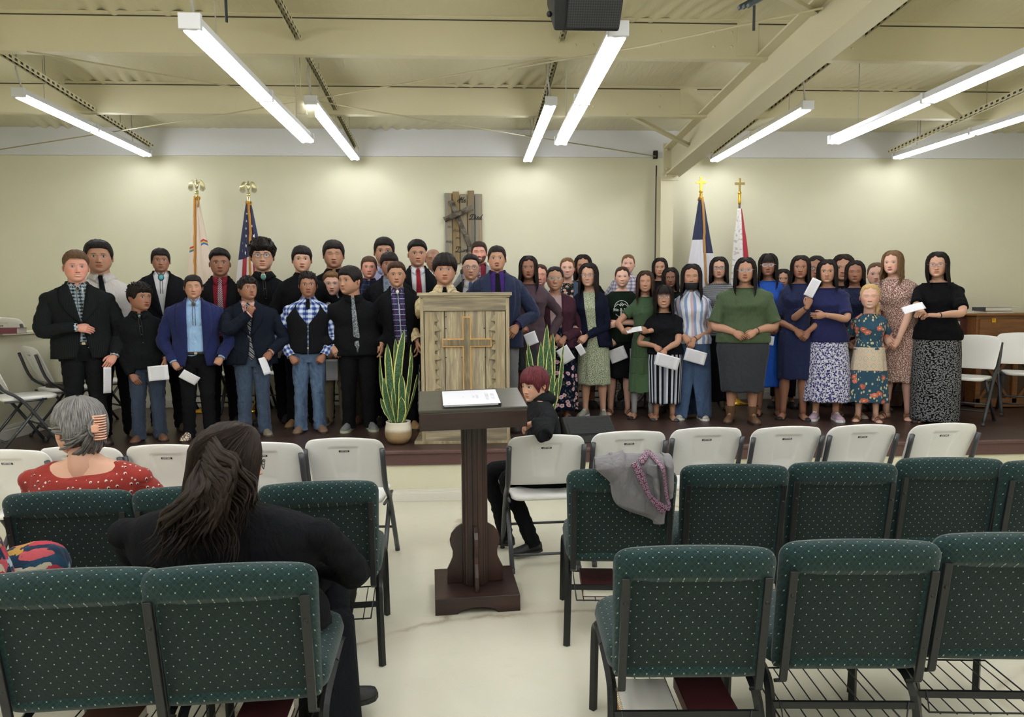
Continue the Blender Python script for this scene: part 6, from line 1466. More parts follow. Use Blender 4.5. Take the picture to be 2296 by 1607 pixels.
    if face.get('mask'):
        m = MB(); ph = np.linspace(-1.25, 1.25, 21)[None, :]; z = np.linspace(-.46, -.98, 8)[:, None]; X, Yv, Z = head_surf(ph, z*.0-.55+0*z, face); sc_ = np.interp(z, [-.98, -.8, -.46], [.72, .95, 1.02])
        P = np.stack([X*sc_*1.03, Yv*sc_*1.06-.04*gauss(ph, .5), z+0*ph-.03*np.cos(ph)], -1); m.grid(T(P)); m.build('face_mask', plain('16171b', .8), root, solid=.004)
    if tie:
        zb = tie.get('zb') if isinstance(tie, dict) else None; tm = tie['m'] if isinstance(tie, dict) else tie
        tie_(fm(tm), zb=None if zb is None else (at(x, zb, Yw-.15).z-base_z), off=.014 if outfit == 'suit' else .022 if outfit == 'shirt' else .02, sway=tie.get('sway', 0) if isinstance(tie, dict) else 0, w=tie.get('w', .034) if isinstance(tie, dict) else .034)
    if bolo: bolo_(*(bolo if isinstance(bolo, tuple) else (bolo,)))
    if watch is not None:
        sh, el, wr = g.arm[watch]; v = (wr-el)/np.linalg.norm(wr-el); m = MB(); m.tube([wr-v*.008, wr+v*.012], .031*k, 14); w = m.build('watch', plain('1b1c1f', .4), root); m = MB(); m.ball(wr+v*.002+np.array([0, -.03*k, .0]), (.018*k, .006, .018*k), 12, 6); m.build('dial', plain('9fa3a5', .2, .6), w)
    if (extra or {}).get('bracelet'):
        for s in (extra['bracelet'] if isinstance(extra['bracelet'], (list, tuple)) else [extra['bracelet']]):
            sh, el, wr = g.arm[s]; v = (wr-el)/np.linalg.norm(wr-el); m = MB(); m.tube([wr-v*.022, wr-v*.014], .029*k*ar, 14); m.build('bracelet', plain('151416', .5), root)
    LAST[:] = [root, g]
    return root, g, T
# ------------------------------------------------------------------ the choir, left to right
BH = BLACKH; BR = ('2c1c14', '4a3223'); LB = ('5a4028', '7d5d3d'); BL = ('b08a55', 'd8bd8a')
SUIT = '191b1f'
person('boy in a black pinstripe suit with one hand at his waist, leftmost in the choir', 188, 176, 566, 635, foot=1002, sw=146, skin='pink', hair='fade', hairc=('4b3828', '6f563f'), hp=dict(th=.13), outfit='suit', c=('1b1e20', 'pin', '3a3d40'), inner=('9fb6c2', 'plaid', '1c1e22', 'dfe2e2', 1.2), bolo=('26282a', .02, .016, '232428', .2, 'd5d5d0'), bottom='trousers', bc='1b1d1f', shoes='oxford', sc=('3a2a20', '1a1512'), hands={'L': dict(p=(192, 737), d=(.9, -.3, -.15), palm=(0, .9, -.4), h=(-.9, .2, -.3)), 'R': dict(p=(246, 812), f=.05)}, watch=-1, face=dict(buzz='5a4330', brow='6a4a35', eye='4a6068', smile=.5, teeth=1), yaw=6)
paper('song sheet hanging from the hand of the boy in the pinstripe suit', 241, 852, 6.05, 18, 60, rz=35, ry=3, bend=.05)
person('heavyset boy in a pale shirt and long black tie behind the pinstripe suit', 256, 231, 542, 614, foot=984, sw=118, skin='tan', fat=.35, hair='short', hp=dict(fz=.52, th=.12, noise=.3), outfit='shirt', c='c9c5c2', tie=dict(m='17181c', zb=716, w=.03), bottom='trousers', bc='141519', shoes='oxford', sc=('7b6149', '3a2d22'), hands={'L': dict(p=(262, 748), d=(.3, -.4, -.8)), 'R': dict(p=(296, 790))}, yaw=0, face=dict(wide=1.04))
paper('song sheet held low by the heavyset boy in the pale shirt', 262, 778, 6.25, 12, 34, rz=55, ry=-15, bend=.02)
person('small boy in a black shirt with a green bolo and jeans, looking right', 328, 313, 637, 698, foot=992, sw=116, skin='brown', fat=.12, hyaw=34, hair='spiky', hp=dict(fz=.36, th=.15), outfit='shirt', c='181a1d', bolo=('4f8f7a', .02, .013), bottom='jeans', bc=('17243a', 'denim', '26384f'), shoes='oxford', sc=('6b4a36', '2c2019'), hands={'L': dict(p=(305, 853), f=.12), 'R': dict(p=(371, 820), f=.14)}, extra=dict(untucked=1), face=dict(open=1))
paper('song sheet in the hand of the small boy with the green bolo', 355, 836, 6.1, 42, 34, rz=0, ry=-4)
person('boy in a black suit and white shirt with a big turquoise bolo', 374, 366, 559, 612, foot=970, sw=108, skin='brown', hair='bowl', hp=dict(fz=.42, th=.10), outfit='suit', c='17181c', inner='d8d8dc', bolo=('4fa8b0', .02, .026, '1a1a1c', .15, '3a5a60'), bottom='trousers', bc='15161a', shoes='oxford', sc=('5a4a3a', '2a2018'), face=dict(smile=.2))
person('boy in a royal blue blazer, light blue shirt and cowboy boots', 441, 436, 618, 671, foot=990, sw=122, skin='tan', hair='short', hp=dict(fz=.5, th=.08), outfit='suit', c='1b2350', inner='93b4d8', gap=.52, bolo=('3a3a38', .02, .02, '2a2a2c', .22, '8a8578'), bottom='trousers', bc='17181b', shoes='cowboy', sc=('6b5344', '2c211a'), hands={'L': dict(p=(399, 824), pose='grip', f=.14), 'R': dict(p=(487, 815), pose='fist', f=.1)}, belt='x', face=dict(smile=.35, closed=1))
m = MB(); p_ = at(478, 706, 5.98); m.box((p_.x, p_.y+.12, p_.z), (.035, .004, .006)); 
paper('song sheet dangling from the hand of the boy in the blue blazer', 425, 846, 6.0, 40, 22, rz=10, ry=38, mat=PAPER_BLANK)
person('boy in a black suit with a red shirt and striped tie', 499, 497, 561, 622, foot=953, sw=92, skin='brown', hair='fade', hp=dict(th=.13), outfit='suit', c='17171a', inner='7e1c2b', gap=.3, tie=dict(m=('6a2433', 'diag', 'b9b4b8', '4a4048', .9), zb=742), bottom='trousers', bc='15161a', shoes='oxford', sc=('15110f', '0c0b0b'), face=dict(buzz='2a1d18'))
paper('song sheet at the elbow of the boy in the black suit and red shirt', 513, 756, 6.4, 16, 14, rz=10, mat=PAPER_BLANK)
person('boy in a navy jacket and striped tie stroking his chin and looking right', 566, 557, 623, 676, foot=980, sw=124, skin='brown', fat=.1, hyaw=22, pitch=-8, hair='spiky', hp=dict(fz=.36, th=.13), outfit='suit', c='1b2230', inner=('c79a90', 'check', 'e0d2c8', '8a4a44'), tie=dict(m=('26282c', 'diag', '9a9ca0', None, .7), zb=808, w=.036), bottom='jeans', bc=('283a50', 'denim', '3c506b'), shoes='oxford', sc=('7d7360', '4a4438'), hands={'L': dict(p=(564, 690), f=.19, d=(.35, -.1, .9), palm=(.4, .9, .1), h=(-.5, -.5, -.8), pose='grip'), 'R': dict(p=(598, 803), f=.12, pose='grip')})
paper('song sheet held at the hip of the boy stroking his chin', 594, 820, 6.15, 20, 40, rz=40, ry=-18, mat=PAPER_BLANK)
person('tall boy with curly hair and round glasses in a black shirt', 608, 594, 541, 610, foot=950, sw=104, skin='light', hair='curly', glasses='3a3230', outfit='shirt', c='16171a', bolo=('3f8a78', .022, .024, '111113', .22, 'b9bcc0'), bottom='trousers', bc='121317', shoes='oxford', sc=('15110f', '0c0b0b'), face=dict(round=1), hands={'R': dict(p=(640, 790))})
person('boy with a bowl haircut in a black western shirt', 680, 680, 554, 613, foot=958, sw=110, skin='light', hair='bowl', hp=dict(fz=.38), outfit='shirt', c='17181b', bottom='jeans', bc='14161c', shoes='oxford', sc=('8a6a45', '3a2c1e'), hands={'L': dict(p=(632, 782))}, extra=dict(button='c0c0c0'), face=dict(open=1))
paper('song sheet held at the side of the boy in the black western shirt', 626, 786, 6.45, 18, 34, rz=35, ry=20, mat=PAPER_BLANK)
person('boy in a blue plaid shirt with a black vest and faded jeans', 692, 692, 612, 667, foot=972, sw=110, skin='brown', hair='spiky', hp=dict(fz=.5, th=.10), outfit='vest', c=('2b4a96', 'plaid', 'c9d4e6', '1a2448', .75), c2='1a1b1f', tie=dict(m='17171b', zb=655+38, w=.02), bottom='jeans', bc=('2f4767', 'denim', '66809f'), shoes='oxford', sc=('7d6350', '3a2c22'), hands={'L': dict(p=(662, 812), pose='grip', f=.13), 'R': dict(p=(717, 810), pose='grip', f=.13)}, belt='x')
person('large boy in a black jacket with closed eyes in the back row', 757, 752, 542, 604, Y=7.25, sw=120, skin='tan', fat=.3, hair='short', hp=dict(fz=.42, th=.12), outfit='shirt', c='17191d', face=dict(closed=1, open=1), bc='141519')
person('pale boy in a black suit and khaki trousers between two front-row boys', 752, 746, 611, 665, foot=952, sw=84, skin='fair', hair='side', hairc=LB, outfit='suit', c='1b1c20', inner='d6d6da', gap=.25, bottom='trousers', bc='8d7f66', shoes='oxford', sc=('6a4a3a', 'b0a99a'), hands={'L': dict(p=(742, 800))}, face=dict(brow='6a4a35', eye='5a6a70', open=1))
paper('song sheet held by the pale boy in khaki trousers', 744, 829, 6.4, 26, 48, rz=0)
person('heavyset boy in black with a grey patterned tie, looking left', 803, 792, 599, 662, foot=968, sw=122, skin='tan', fat=.32, hyaw=-42, hair='short', hp=dict(fz=.38, th=.11), outfit='shirt', c='17181b', tie=dict(m=('9a9fa3', 'mottle', '4a5058', None, 1.0), zb=790, w=.036), bottom='trousers', bc='191a1d', shoes='sneaker', sc=('77787a', 'b9bba5'), hands={'L': dict(p=(753, 790), f=.12), 'R': dict(p=(856, 788), f=.1)}, extra=dict(untucked=1))
person('boy with short brown hair in a dark navy plaid shirt', 826, 829, 576, 626, foot=950, sw=66, skin='pink', hair='short', hairc=('3a261b', '5b4030'), hp=dict(fz=.5, th=.07), outfit='shirt', c=('1b2138', 'check', '4a5a8a', '151520'), bc='3a342c', shoes='oxford', sc=('5a3a2a', '241a14'), face=dict(eye='4a4a40'))
person('tall boy in a lavender shirt, tallest at the back left of the podium', 865, 864, 535, 597, Y=7.45, sw=92, skin='tan', hair='short', hp=dict(fz=.42, th=.10), outfit='shirt', c='a9acd0', bc='2a2c33')
person('boy in a black jacket and grey shirt, half hidden left of the podium', 876, 875, 568, 622, Y=6.95, sw=100, skin='brown', hair='short', hp=dict(fz=.3, th=.12), outfit='suit', c='1b1d22', inner=('8d98a8', 'mottle', '6d7888'), gap=.25)
person('boy in a black suit over a navy and white plaid shirt with a silver buckle', 901, 892, 590, 645, foot=966, sw=92, skin='tan', hair='side', hp=dict(th=.12), hairc=BR, outfit='suit', c='17181b', inner=('2b3560', 'check', 'd9dce6', '8a3a44', .9), gap=.42, bolo=('d9d6cc', .02, .018, '1a1a1c', .12, 'd9d6cc'), belt='big', bottom='trousers', bc='15161a', shoes='boot', sc=('9a7a52', '4a3826'), hands={'R': dict(p=(938, 788), f=.06)}, face=dict(smile=.4))
person('tall boy in a black suit with a bright red tie', 942, 938, 542, 600, Y=7.2, sw=84, skin='tan', hair='side', hp=dict(th=.14), outfit='suit', c='181a1d', inner='dcdce2', gap=.35, tie=dict(m='8e1c2c', zb=700), yaw=4)
person('man with a shaved head behind the boy with the red tie', 975, 973, 559, 607, Y=7.6, sw=80, skin='tan', hair='none', outfit='shirt', c='d8d6d8', face=dict(buzz='4a3a33', buzz_a=.4, closed=1))
person('boy with a thick bowl haircut in a cream plaid shirt behind the podium', 996, 998, 574, 640, Y=6.62, sw=112, skin='tan', fat=.25, hair='bowl', hp=dict(fz=.26, th=.19, noise=.35), outfit='shirt', c=('cdbb93', 'check', '9a7f58', 'e2d6b8', 1.0), tie=dict(m='15161a', zb=675), face=dict(wide=1.03), extra=dict(button='d9cfb5'))
person('man with thin-framed glasses in a white shirt and blue tie behind the podium', 1052, 1056, 573, 630, Y=6.9, sw=88, skin='light', hair='side', hp=dict(th=.09, fz=.62), glasses='5a4a44', outfit='suit', c='17181c', inner='d9dbe2', gap=.75, tie=dict(m='4a6688', zb=700), face=dict(round=1, wide=.95))
person('smiling bearded man in a grey jacket and red shirt at the back', 1072, 1075, 543, 593, Y=7.35, sw=88, skin='pink', hair='short', hairc=('2a1a14', '40291f'), hp=dict(fz=.5, th=.07), outfit='suit', c=('8b8c8e', 'mottle', '77787a', None, 2.5), inner='7b2233', gap=.4, tie=dict(m=('54202c', 'mottle', '8d8690'), zb=700), face=dict(beard='2a1a14', beard_a=.8, smile=1, teeth=1, closed=1))
person('man in a navy suit and purple shirt standing at the right of the podium', 1122, 1116, 553, 610, Y=6.5, sw=112, skin='tan', hair='short', hp=dict(fz=.5, th=.07), outfit='suit', c='1f2740', inner='3a2268', gap=.35, tie=dict(m='17181c', zb=700), bottom='trousers', bc='6c6d70', shoes='oxford', hands={'R': dict(p=(1150, 745), f=.2)}, face=dict(goatee=1, open=1))
person('young woman with long black hair in a dark mauve dress at the podium', 1192, 1186, 576, 628, Y=7.1, sw=86, skin='brown', fem=1, hair='long', hp=dict(L=-2.5, front=-2.4, wave=.07, part=.1), outfit='dress', shortsl=True, c='4a3a42', bottom='skirt', hem=832, hemw=78, bc=[(.45, '4a3a42'), (1, '3a3d40')], shoes='flat', hands={'L': dict(p=(1176, 742), pose='grip', f=.2)}, face=dict(open=1), rip=.02)
paper('song sheet held by the young woman in the mauve dress', 1191, 759, 6.5, 28, 28, rz=15, ry=-20)
person('smiling woman almost hidden between the mauve dress and the maroon cardigan', 1212, 1211, 594, 643, Y=7.75, sw=60, skin='pink', fem=1, hair='back', hairc=BR, outfit='tee', c='c9c2b8', bottom='skirt', hem=850, hemw=60, bc='4a4a50', face=dict(smile=1, teeth=1, closed=1))
person('woman with glasses in a maroon cardigan and a dark floral skirt', 1248, 1245, 599, 653, foot=938, sw=106, skin='tan', fem=1, fat=.2, hair='back', glasses='c9b9b4', outfit='cardigan', c='3c1c2b', inner='b59a9a', gap=.42, bottom='skirt', hem=920, hemw=92, bc=('141a33', 'floral', 'c9a0a8', '5a6a5a', 1.2), shoes='flat', hands={'L': dict(p=(1250, 762), pose='clasp', d=(.5, -.2, -.7)), 'R': dict(p=(1258, 770), pose='clasp', d=(-.5, -.2, -.8))}, face=dict(smile=.9, teeth=1), extra=dict(cz=None) if False else {})
paper('song sheet held by the woman in the maroon cardigan', 1268, 795, 6.3, 28, 36, rz=0, ry=-32, mat=PAPER_BLANK)
person('fair woman with braided hair and a denim jacket behind the maroon cardigan', 1272, 1272, 579, 626, Y=7.75, sw=78, skin='fair', fem=1, hair='back', hairc=LB, outfit='cardigan', c=('2b3b52', 'denim', '3f5470'), inner=('2a2a30', 'floral', 'c9a08a', '7d8a70', 2), gap=.45, bottom='skirt', hem=860, hemw=70, bc='2a2c33', face=dict(smile=.9, teeth=1, eye='6a7a80', brow='6a4a35'))
person('dark-haired woman at the back behind the woman in the navy cardigan', 1308, 1307, 573, 622, Y=7.95, sw=84, skin='tan', fem=1, hair='long', hp=dict(L=-1.9, face=.9), outfit='tee', c='1b1c20', bottom='skirt', hem=860, hemw=70, bc='1b1c20', face=dict(smile=.4, closed=1))
person('smiling woman with glasses, navy cardigan, green print dress and grey trainers', 1332, 1322, 592, 645, foot=938, sw=80, skin='light', fem=1, hair='long', hp=dict(L=-2.4, front=-2.3, wave=.03, part=-.2), glasses='8a6a5a', outfit='cardigan', c='171c33', inner=('7d8a6c', 'ditsy', 'c3c9ae', None, 1.3), gap=.3, bottom='skirt', hem=864, hemw=72, bc=('67735a', 'ditsy', 'c3c9ae', None, 1.3), shoes='sneaker', sc=('8a8a80', 'd8d8d2'), hands={'L': dict(p=(1298, 748), pose='clasp'), 'R': dict(p=(1304, 764), pose='clasp', d=(-.6, -.3, -.6))}, face=dict(smile=1, teeth=1, round=1), yaw=-8)
paper('song sheet held by the woman in the navy cardigan', 1302, 784, 6.3, 16, 24, rz=20, ry=-30)
shirt_girl = person('girl in a dark green T-shirt with a white mountain print', 1389, 1394, 599, 645, foot=932, sw=78, skin='fair', fem=1, hair='back', hairc=BR, outfit='tee', c='1c2a20', bottom='skirt', hem=848, hemw=56, bc='15161a', shoes='sandal', sc=('5a3a28', '3a281e'), hands={'L': dict(p=(1375, 772), pose='grip', f=.12), 'R': dict(p=(1372, 728), d=(-.9, -.2, -.3), f=.22, h=(.9, .1, -.5))}, watch=1, face=dict(smile=.9, teeth=1, brow='4a3223'), rip=.015)
paper('song sheet held low by the girl in the dark green T-shirt', 1385, 795, 6.45, 38, 30, rz=0, ry=-22)
person('fair woman in a grey and lilac plaid shirt behind the mountain print T-shirt', 1394, 1406, 572, 614, Y=7.85, sw=70, skin='fair', fem=1, hair='back', hairc=LB, outfit='shirt', c=('8f8a9c', 'plaid', 'c9c5cc', '4a4658', .9), bottom='skirt', hem=850, hemw=60, bc='2a2c33', face=dict(smile=.6, brow='6a4a35', eye='5a6a70'))
person('girl in a long tiered green dress and grey leggings', 1442, 1446, 609, 657, foot=940, sw=58, skin='tan', fem=1, hair='long', hairc=('2b1d17', '4d3728'), hp=dict(L=-2.3, front=-2.2, wave=.04), outfit='dress', c='3c5238', shortsl=.30, bottom='skirt', hem=881, hemw=60, bc=[(.35, '3c5238'), (.65, '42583c'), (1, '466042')], legs='leggings', shoes='flat', sc=('241a1a', '141010'), hands={'L': dict(p=(1409, 742), pose='grip', f=.25, d=(.5, -.5, .1)), 'R': dict(p=(1441, 741), pose='grip', f=.25, d=(-.5, -.5, .1))}, face=dict(smile=1, teeth=1, closed=1), rip=.06)
paper('song sheet held at the waist by the girl in the tiered green dress', 1422, 739, 6.15, 34, 14, rz=0, rx=-45, ry=-4)
person('girl with long dark hair at the back beside the steel column', 1480, 1479, 580, 622, Y=7.8, sw=70, skin='tan', fem=1, hair='long', hp=dict(L=-2.2, front=-2.0, face=.85), outfit='tee', c='17181b', bottom='skirt', hem=870, hemw=60, bc='17181b')
person('girl peeking between the tiered green dress and the face mask girl', 1506, 1503, 602, 647, Y=7.45, sw=64, skin='deep', fem=1, hair='long', hp=dict(L=-1.6, front=-1.5, vol=.12, face=.75), outfit='tee', c='1a1b1f', bottom='skirt', hem=870, hemw=50, bc='1a1b1f', face=dict(smile=.5))
person('small smiling girl with glasses, black T-shirt and striped skirt', 1491, 1489, 641, 693, foot=944, sw=84, skin='tan', fem=1, fat=.1, hair='long', hp=dict(L=-2.0, front=-1.9, bangs=1, wave=.03), glasses='3a1f1f', outfit='tee', c='18191d', shortsl=.34, bottom='skirt', hem=906, hemw=68, bc=('16181f', 'vstripe', 'c3c7d0', '8a8f9c', 1.0), legs=None, shoes='flat', sc=('3a3f3f', '1e2020'), hands={'L': dict(p=(1478, 786), pose='clasp', d=(.6, -.2, -.7)), 'R': dict(p=(1487, 797), pose='relaxed', d=(-.3, -.3, -.9), f=.26)}, face=dict(smile=1, teeth=1, closed=0), rip=.02)
paper('song sheet held by the small smiling girl in the striped skirt', 1496, 810, 6.0, 52, 28, rz=0, ry=16)
person('girl with a lowered black face mask, striped white blouse and long denim skirt', 1553, 1550, 594, 650, foot=942, sw=84, skin='tan', fem=1, hair='long', hp=dict(L=-2.1, front=-2.0, vol=.09, face=.85), outfit='blouse', c=('cfd0d6', 'vstripe', '7f93b8', 'b9a3a8', .8), shortsl=.30, bottom='skirt', hem=937, hemw=84, bc=('263e60', 'denim', '3b5577'), shoes='sneaker', sc=('a8a89f', 'd6d6cf'), hands={'L': dict(p=(1543, 766), pose='clasp'), 'R': dict(p=(1549, 776), pose='clasp', d=(-.4, -.2, -.9))}, face=dict(closed=1, mask=1), extra=dict(slit=1, bracelet=[1, -1]), rip=.025)
paper('song sheet held by the girl with the black face mask', 1559, 799, 6.1, 46, 28, rz=0, ry=16)
person('girl with glasses in a grey striped top between the two right flags', 1611, 1611, 578, 627, Y=7.55, sw=80, skin='light', fem=1, fat=.1, hair='long', hp=dict(L=-2.3, front=-1.4), glasses='3a3436', outfit='tee', c=('8a8b8e', 'hstripe', '4a4b50'), bottom='skirt', hem=900, hemw=70, bc='15161a', shoes='flat', face=dict(smile=.4))
person('girl in an olive green T-shirt and long charcoal skirt with brown lace-up boots', 1665, 1669, 580, 636, foot=952, sw=122, skin='tan', fem=1, fat=.3, hair='long', hp=dict(L=-2.75, front=-2.7, part=0, face=.85, vol=.11), glasses='b9a9ac', outfit='tee', c='46553c', shortsl=.46, bottom='skirt', hem=880, hemw=88, bc='33353a', shoes='boot', sc=('5f4530', '2a1d15'), hands={'L': dict(p=(1660, 754), pose='clasp', d=(.7, -.3, -.5)), 'R': dict(p=(1680, 752), pose='clasp', d=(-.7, -.3, -.5))}, extra=dict(bracelet=1), rip=.012)
person('girl with glasses in a bright blue pinafore dress over a white T-shirt', 1726, 1721, 571, 621, foot=934, sw=74, skin='brown', fem=1, hair='long', hp=dict(L=-2.6, front=-2.4, wave=.05, vol=.13, bangs=1), glasses='c3bcc0', outfit='dress', c='2450a8', inner=None, shortsl=.3, bottom='skirt', hem=868, hemw=58, bc='1f55b8', shoes='flat', sc=('15151a', '0e0e12'), hands={'L': dict(p=(1722, 744), pose='clasp'), 'R': dict(p=(1736, 742), pose='clasp')}, rip=.06)
paper('song sheet held by the girl in the bright blue dress', 1720, 763, 6.25, 28, 20, rz=0, ry=6)
person('girl whose dark hair alone shows behind the blue pinafore', 1757, 1755, 605, 648, Y=7.7, sw=60, skin='tan', fem=1, hair='long', hp=dict(L=-1.8, face=.7), outfit='tee', c='2a1b22', bottom='skirt', hem=890, hemw=50, bc='2a1b22')
person('young woman in a navy flutter-sleeve dress and black flats', 1781, 1791, 575, 627, foot=942, sw=78, skin='brown', fem=1, hair='long', hp=dict(L=-2.4, front=-2.2, face=.85), outfit='dress', c='1c2344', shortsl=.42, bottom='skirt', hem=851, hemw=66, bc='1d2446', shoes='flat', sc=('121215', '0c0c0e'), hands={'L': dict(p=(1796, 752), pose='clasp', d=(.6, -.2, -.7)), 'R': dict(p=(1803, 756), pose='clasp')}, rip=.045, face=dict(smile=.1))
person('woman with dark glasses frames behind the raised song sheet', 1829, 1828, 575, 632, Y=7.85, sw=70, skin='brown', fem=1, hair='back', glasses='3a2a2a', outfit='tee', c='1b1c26', bottom='skirt', hem=900, hemw=60, bc='1b1c26')
person('girl in a navy T-shirt and white floral skirt holding up a song sheet', 1855, 1853, 584, 637, foot=945, sw=92, skin='tan', fem=1, hair='long', hp=dict(L=-2.3, front=-1.6, face=.8), outfit='tee', c='20244e', shortsl=.42, bottom='skirt', hem=902, hemw=96, bc=('cfcfda', 'vine', '2b2f6e', None, 1.3), shoes='sneaker', sc=('b39bab', 'd6d2d4'), hands={'L': dict(p=(1815, 672), f=.22, d=(.25, -.1, .95), palm=(-.3, .9, .1), pose='grip', h=(-.6, .0, -.8)), 'R': dict(p=(1832, 708), f=.24, d=(-.95, -.1, -.1), palm=(0, .9, .2), h=(.8, .1, -.6))}, extra=dict(bracelet=-1), rip=.03)
paper('song sheet raised to shoulder height by the girl in the navy T-shirt', 1822, 645, 6.0, 20, 42, rz=0, ry=28)
person('girl with a middle parting behind the navy T-shirt girl', 1890, 1888, 573, 632, Y=7.85, sw=72, skin='tan', fem=1, hair='long', hairc=('1c1311', '38281f'), hp=dict(L=-1.9), outfit='tee', c='2a2430', bottom='skirt', hem=900, hemw=60, bc='2a2430')
person('girl with closed eyes in a dark lace top and beige skirt', 1908, 1914, 586, 637, foot=936, sw=70, skin='brown', fem=1, hair='long', hp=dict(L=-1.7, front=-.9, face=.9, vol=.07), outfit='tee', c=('1a1f38', 'ditsy', '262c4a', None, .8), shortsl=.4, bottom='skirt', hem=880, hemw=66, bc='9a9080', shoes='flat', sc=('b9ad9a', 'cfc5b4'), face=dict(closed=1), hands={'L': dict(p=(1896, 770)), 'R': dict(p=(1912, 775))}, rip=.03)
person('brown-haired girl peeking over the small blonde girl', 1966, 1963, 590, 643, Y=7.35, sw=60, skin='fair', fem=1, hair='back', hairc=('4a3626', '6f563f'), outfit='tee', c='c9b9b4', bottom='skirt', hem=900, hemw=60, bc='8a3a4a', face=dict(eye='3a2a20'))
FLO = ('2f4f62', 'floral', 'c0604a', 'c9c095', 1.0)
person('small blonde girl in a teal floral dress with closed eyes', 1948, 1950, 638, 694, foot=948, sw=74, skin='fair', fem=1, hair='pony', hairc=BL, hp=dict(side=.8, fz=.62, th=.06), outfit='dress', c=FLO, shortsl=.3, bottom='skirt', hem=904, hemw=84, bc=[(.42, ('cfc4ac', 'zigzag', 'd9a58a', '7f9a94', 1.2)), (1, FLO)], shoes='sandal', sc=('6a4530', '4a3222'), hands={'L': dict(loc=(-.05, .16, .62), h=(-1, .1, -.2)), 'R': dict(loc=(.05, .16, .60), h=(1, .1, -.2))}, face=dict(closed=1, child=1, smile=.7, open=1, teeth=1, brow='a08050'), rip=.06)
person('tall girl with light brown hair in a cream and rust floral dress', 2014, 2001, 564, 617, foot=942, sw=90, skin='fair', fem=1, hair='long', hairc=('5b4430', '8a6c4a'), hp=dict(L=-2.2, front=-2.0, wave=.09, face=.85), outfit='dress', c=('cbbfb6', 'ditsy', '7a4038', '94705c', .9), shortsl=.42, bottom='skirt', hem=858, hemw=70, bc=('cbbfb6', 'ditsy', '7a4038', '94705c', .9), shoes='sandal', sc=('7a5438', '5a3e2a'), hands={'L': dict(p=(1994, 768), pose='clasp'), 'R': dict(p=(2002, 776), pose='clasp')}, face=dict(brow='6a4a35', eye='5a5a50', lip='a04a55'), yaw=-14)
person('woman with pink glasses, black short-sleeved top and long black print skirt', 2100, 2099, 567, 624, foot=952, sw=98, skin='light', fem=1, hair='long', hp=dict(L=-2.4, front=-2.2, part=-.2, face=.85, oneside=.55, vol=.09), glasses='9a6a70', outfit='tee', c='121316', shortsl=.40, bottom='skirt', hem=946, hemw=92, bc=('17181c', 'sprig', '8a8a8a', '6f7072', .62), shoes='flat', hands={'L': dict(p=(2062, 702), f=.34, d=(-.2, -.95, .1), palm=(0, .1, -.9), h=(-.6, .3, -.8)), 'R': dict(p=(2082, 706), f=.3, d=(-.9, -.3, .05), palm=(0, .3, -.9), h=(.9, .1, -.6))}, extra=dict(bracelet=1), yaw=-18, hyaw=14, rip=.015)
paper('song sheet held out flat by the woman in the black top', 2048, 690, 6.0, 42, 26, rz=0, rx=-58, ry=10, mat=PAPER_BLANK)
# print on the T-shirt
def tee_print():
    root, g, T = shirt_girl; k = g.k; W = plain('d0d6cf', .7); zc = g.zc-.02*k
    def s(x, z): 
        ph = float(gphi(g, abs(x), zc+z, .02))*(1 if x > 0 else -1); return np.ravel(tors(g, np.array(ph), np.array(zc+z), .0175*k))
    m = MB(); a = np.linspace(-.5, math.pi+.5, 26); m.tube([s(.075*math.cos(q), .01+.075*math.sin(q)) for q in a], .0035, 5); m.tube([s(.075*math.cos(q), .0+.085*math.sin(q)) for q in np.linspace(math.pi+.7, 2*math.pi-.7, 16)], .003, 5)
    m.tube([s(x, z) for x, z in ((-.07, .02), (-.04, .05), (-.02, .04), (.0, .065), (.02, .045), (.035, .05), (.07, .02))], .004, 5); m.tube([s(x, z) for x, z in ((-.02, .04), (-.01, .03), (.0, .045), (.01, .03), (.02, .045))], .006, 5)
    pr = m.build('shirt_print', W, root)
    p0 = s(0, -.012); text_mesh('shirt_lettering', 'He & Me', .046, W, pr, Matrix.Translation(Vector(p0)+Vector((0, -.004, 0))) @ Matrix.Rotation(R(90), 4, 'X'), .0008, bold=.0008)
    p0 = s(0, -.06); m = MB(); m.prism([(-.008, -.02), (.008, -.02), (.006, .03), (0, .045), (-.006, .03)], -.001, .001); m.build('shirt_print', W, pr, M=Matrix.Translation(Vector(p0)+Vector((0, -.006, 0))))
    p0 = s(0, -.088); text_mesh('shirt_lettering', 'wild', .034, W, pr, Matrix.Translation(Vector(p0)+Vector((0, -.006, 0))) @ Matrix.Rotation(R(90), 4, 'X'), .0008, bold=.0008)
tee_print()
# ------------------------------------------------------------------ seated people
def seated_person(label, px, H, hh, sw, x, y, seat, yaw, jl, feet, kk=None, **k):
    """H: standing height; the origin is dropped so that the pelvis rests on the seat; legs, hands given from the floor up in body coordinates"""
    dz = seat-.465*H+.02
    L = [[np.array(q)-np.array([0, 0, dz]) for q in leg] for leg in jl]
    for q in (k.get('hands') or {}).values():
        if 'loc' in q: q['loc'] = (q['loc'][0], q['loc'][1], q['loc'][2]-dz)
    k.setdefault('shoes', 'oxford')
    r, g, T = person(label, 1148, px, 0, 0, pos=dict(x=x, y=y, H=H, hh=hh, sw=sw, lean=k.pop('lean', 0), k=kk or H/1.7, **k.pop('px_', {})), base_z=dz, yaw=yaw, seated=dict(legs=L, feet=feet, nofeet=k.pop('nofeet', False), heady=k.pop('heady', 0)), **k)
    return r, g, T, dz
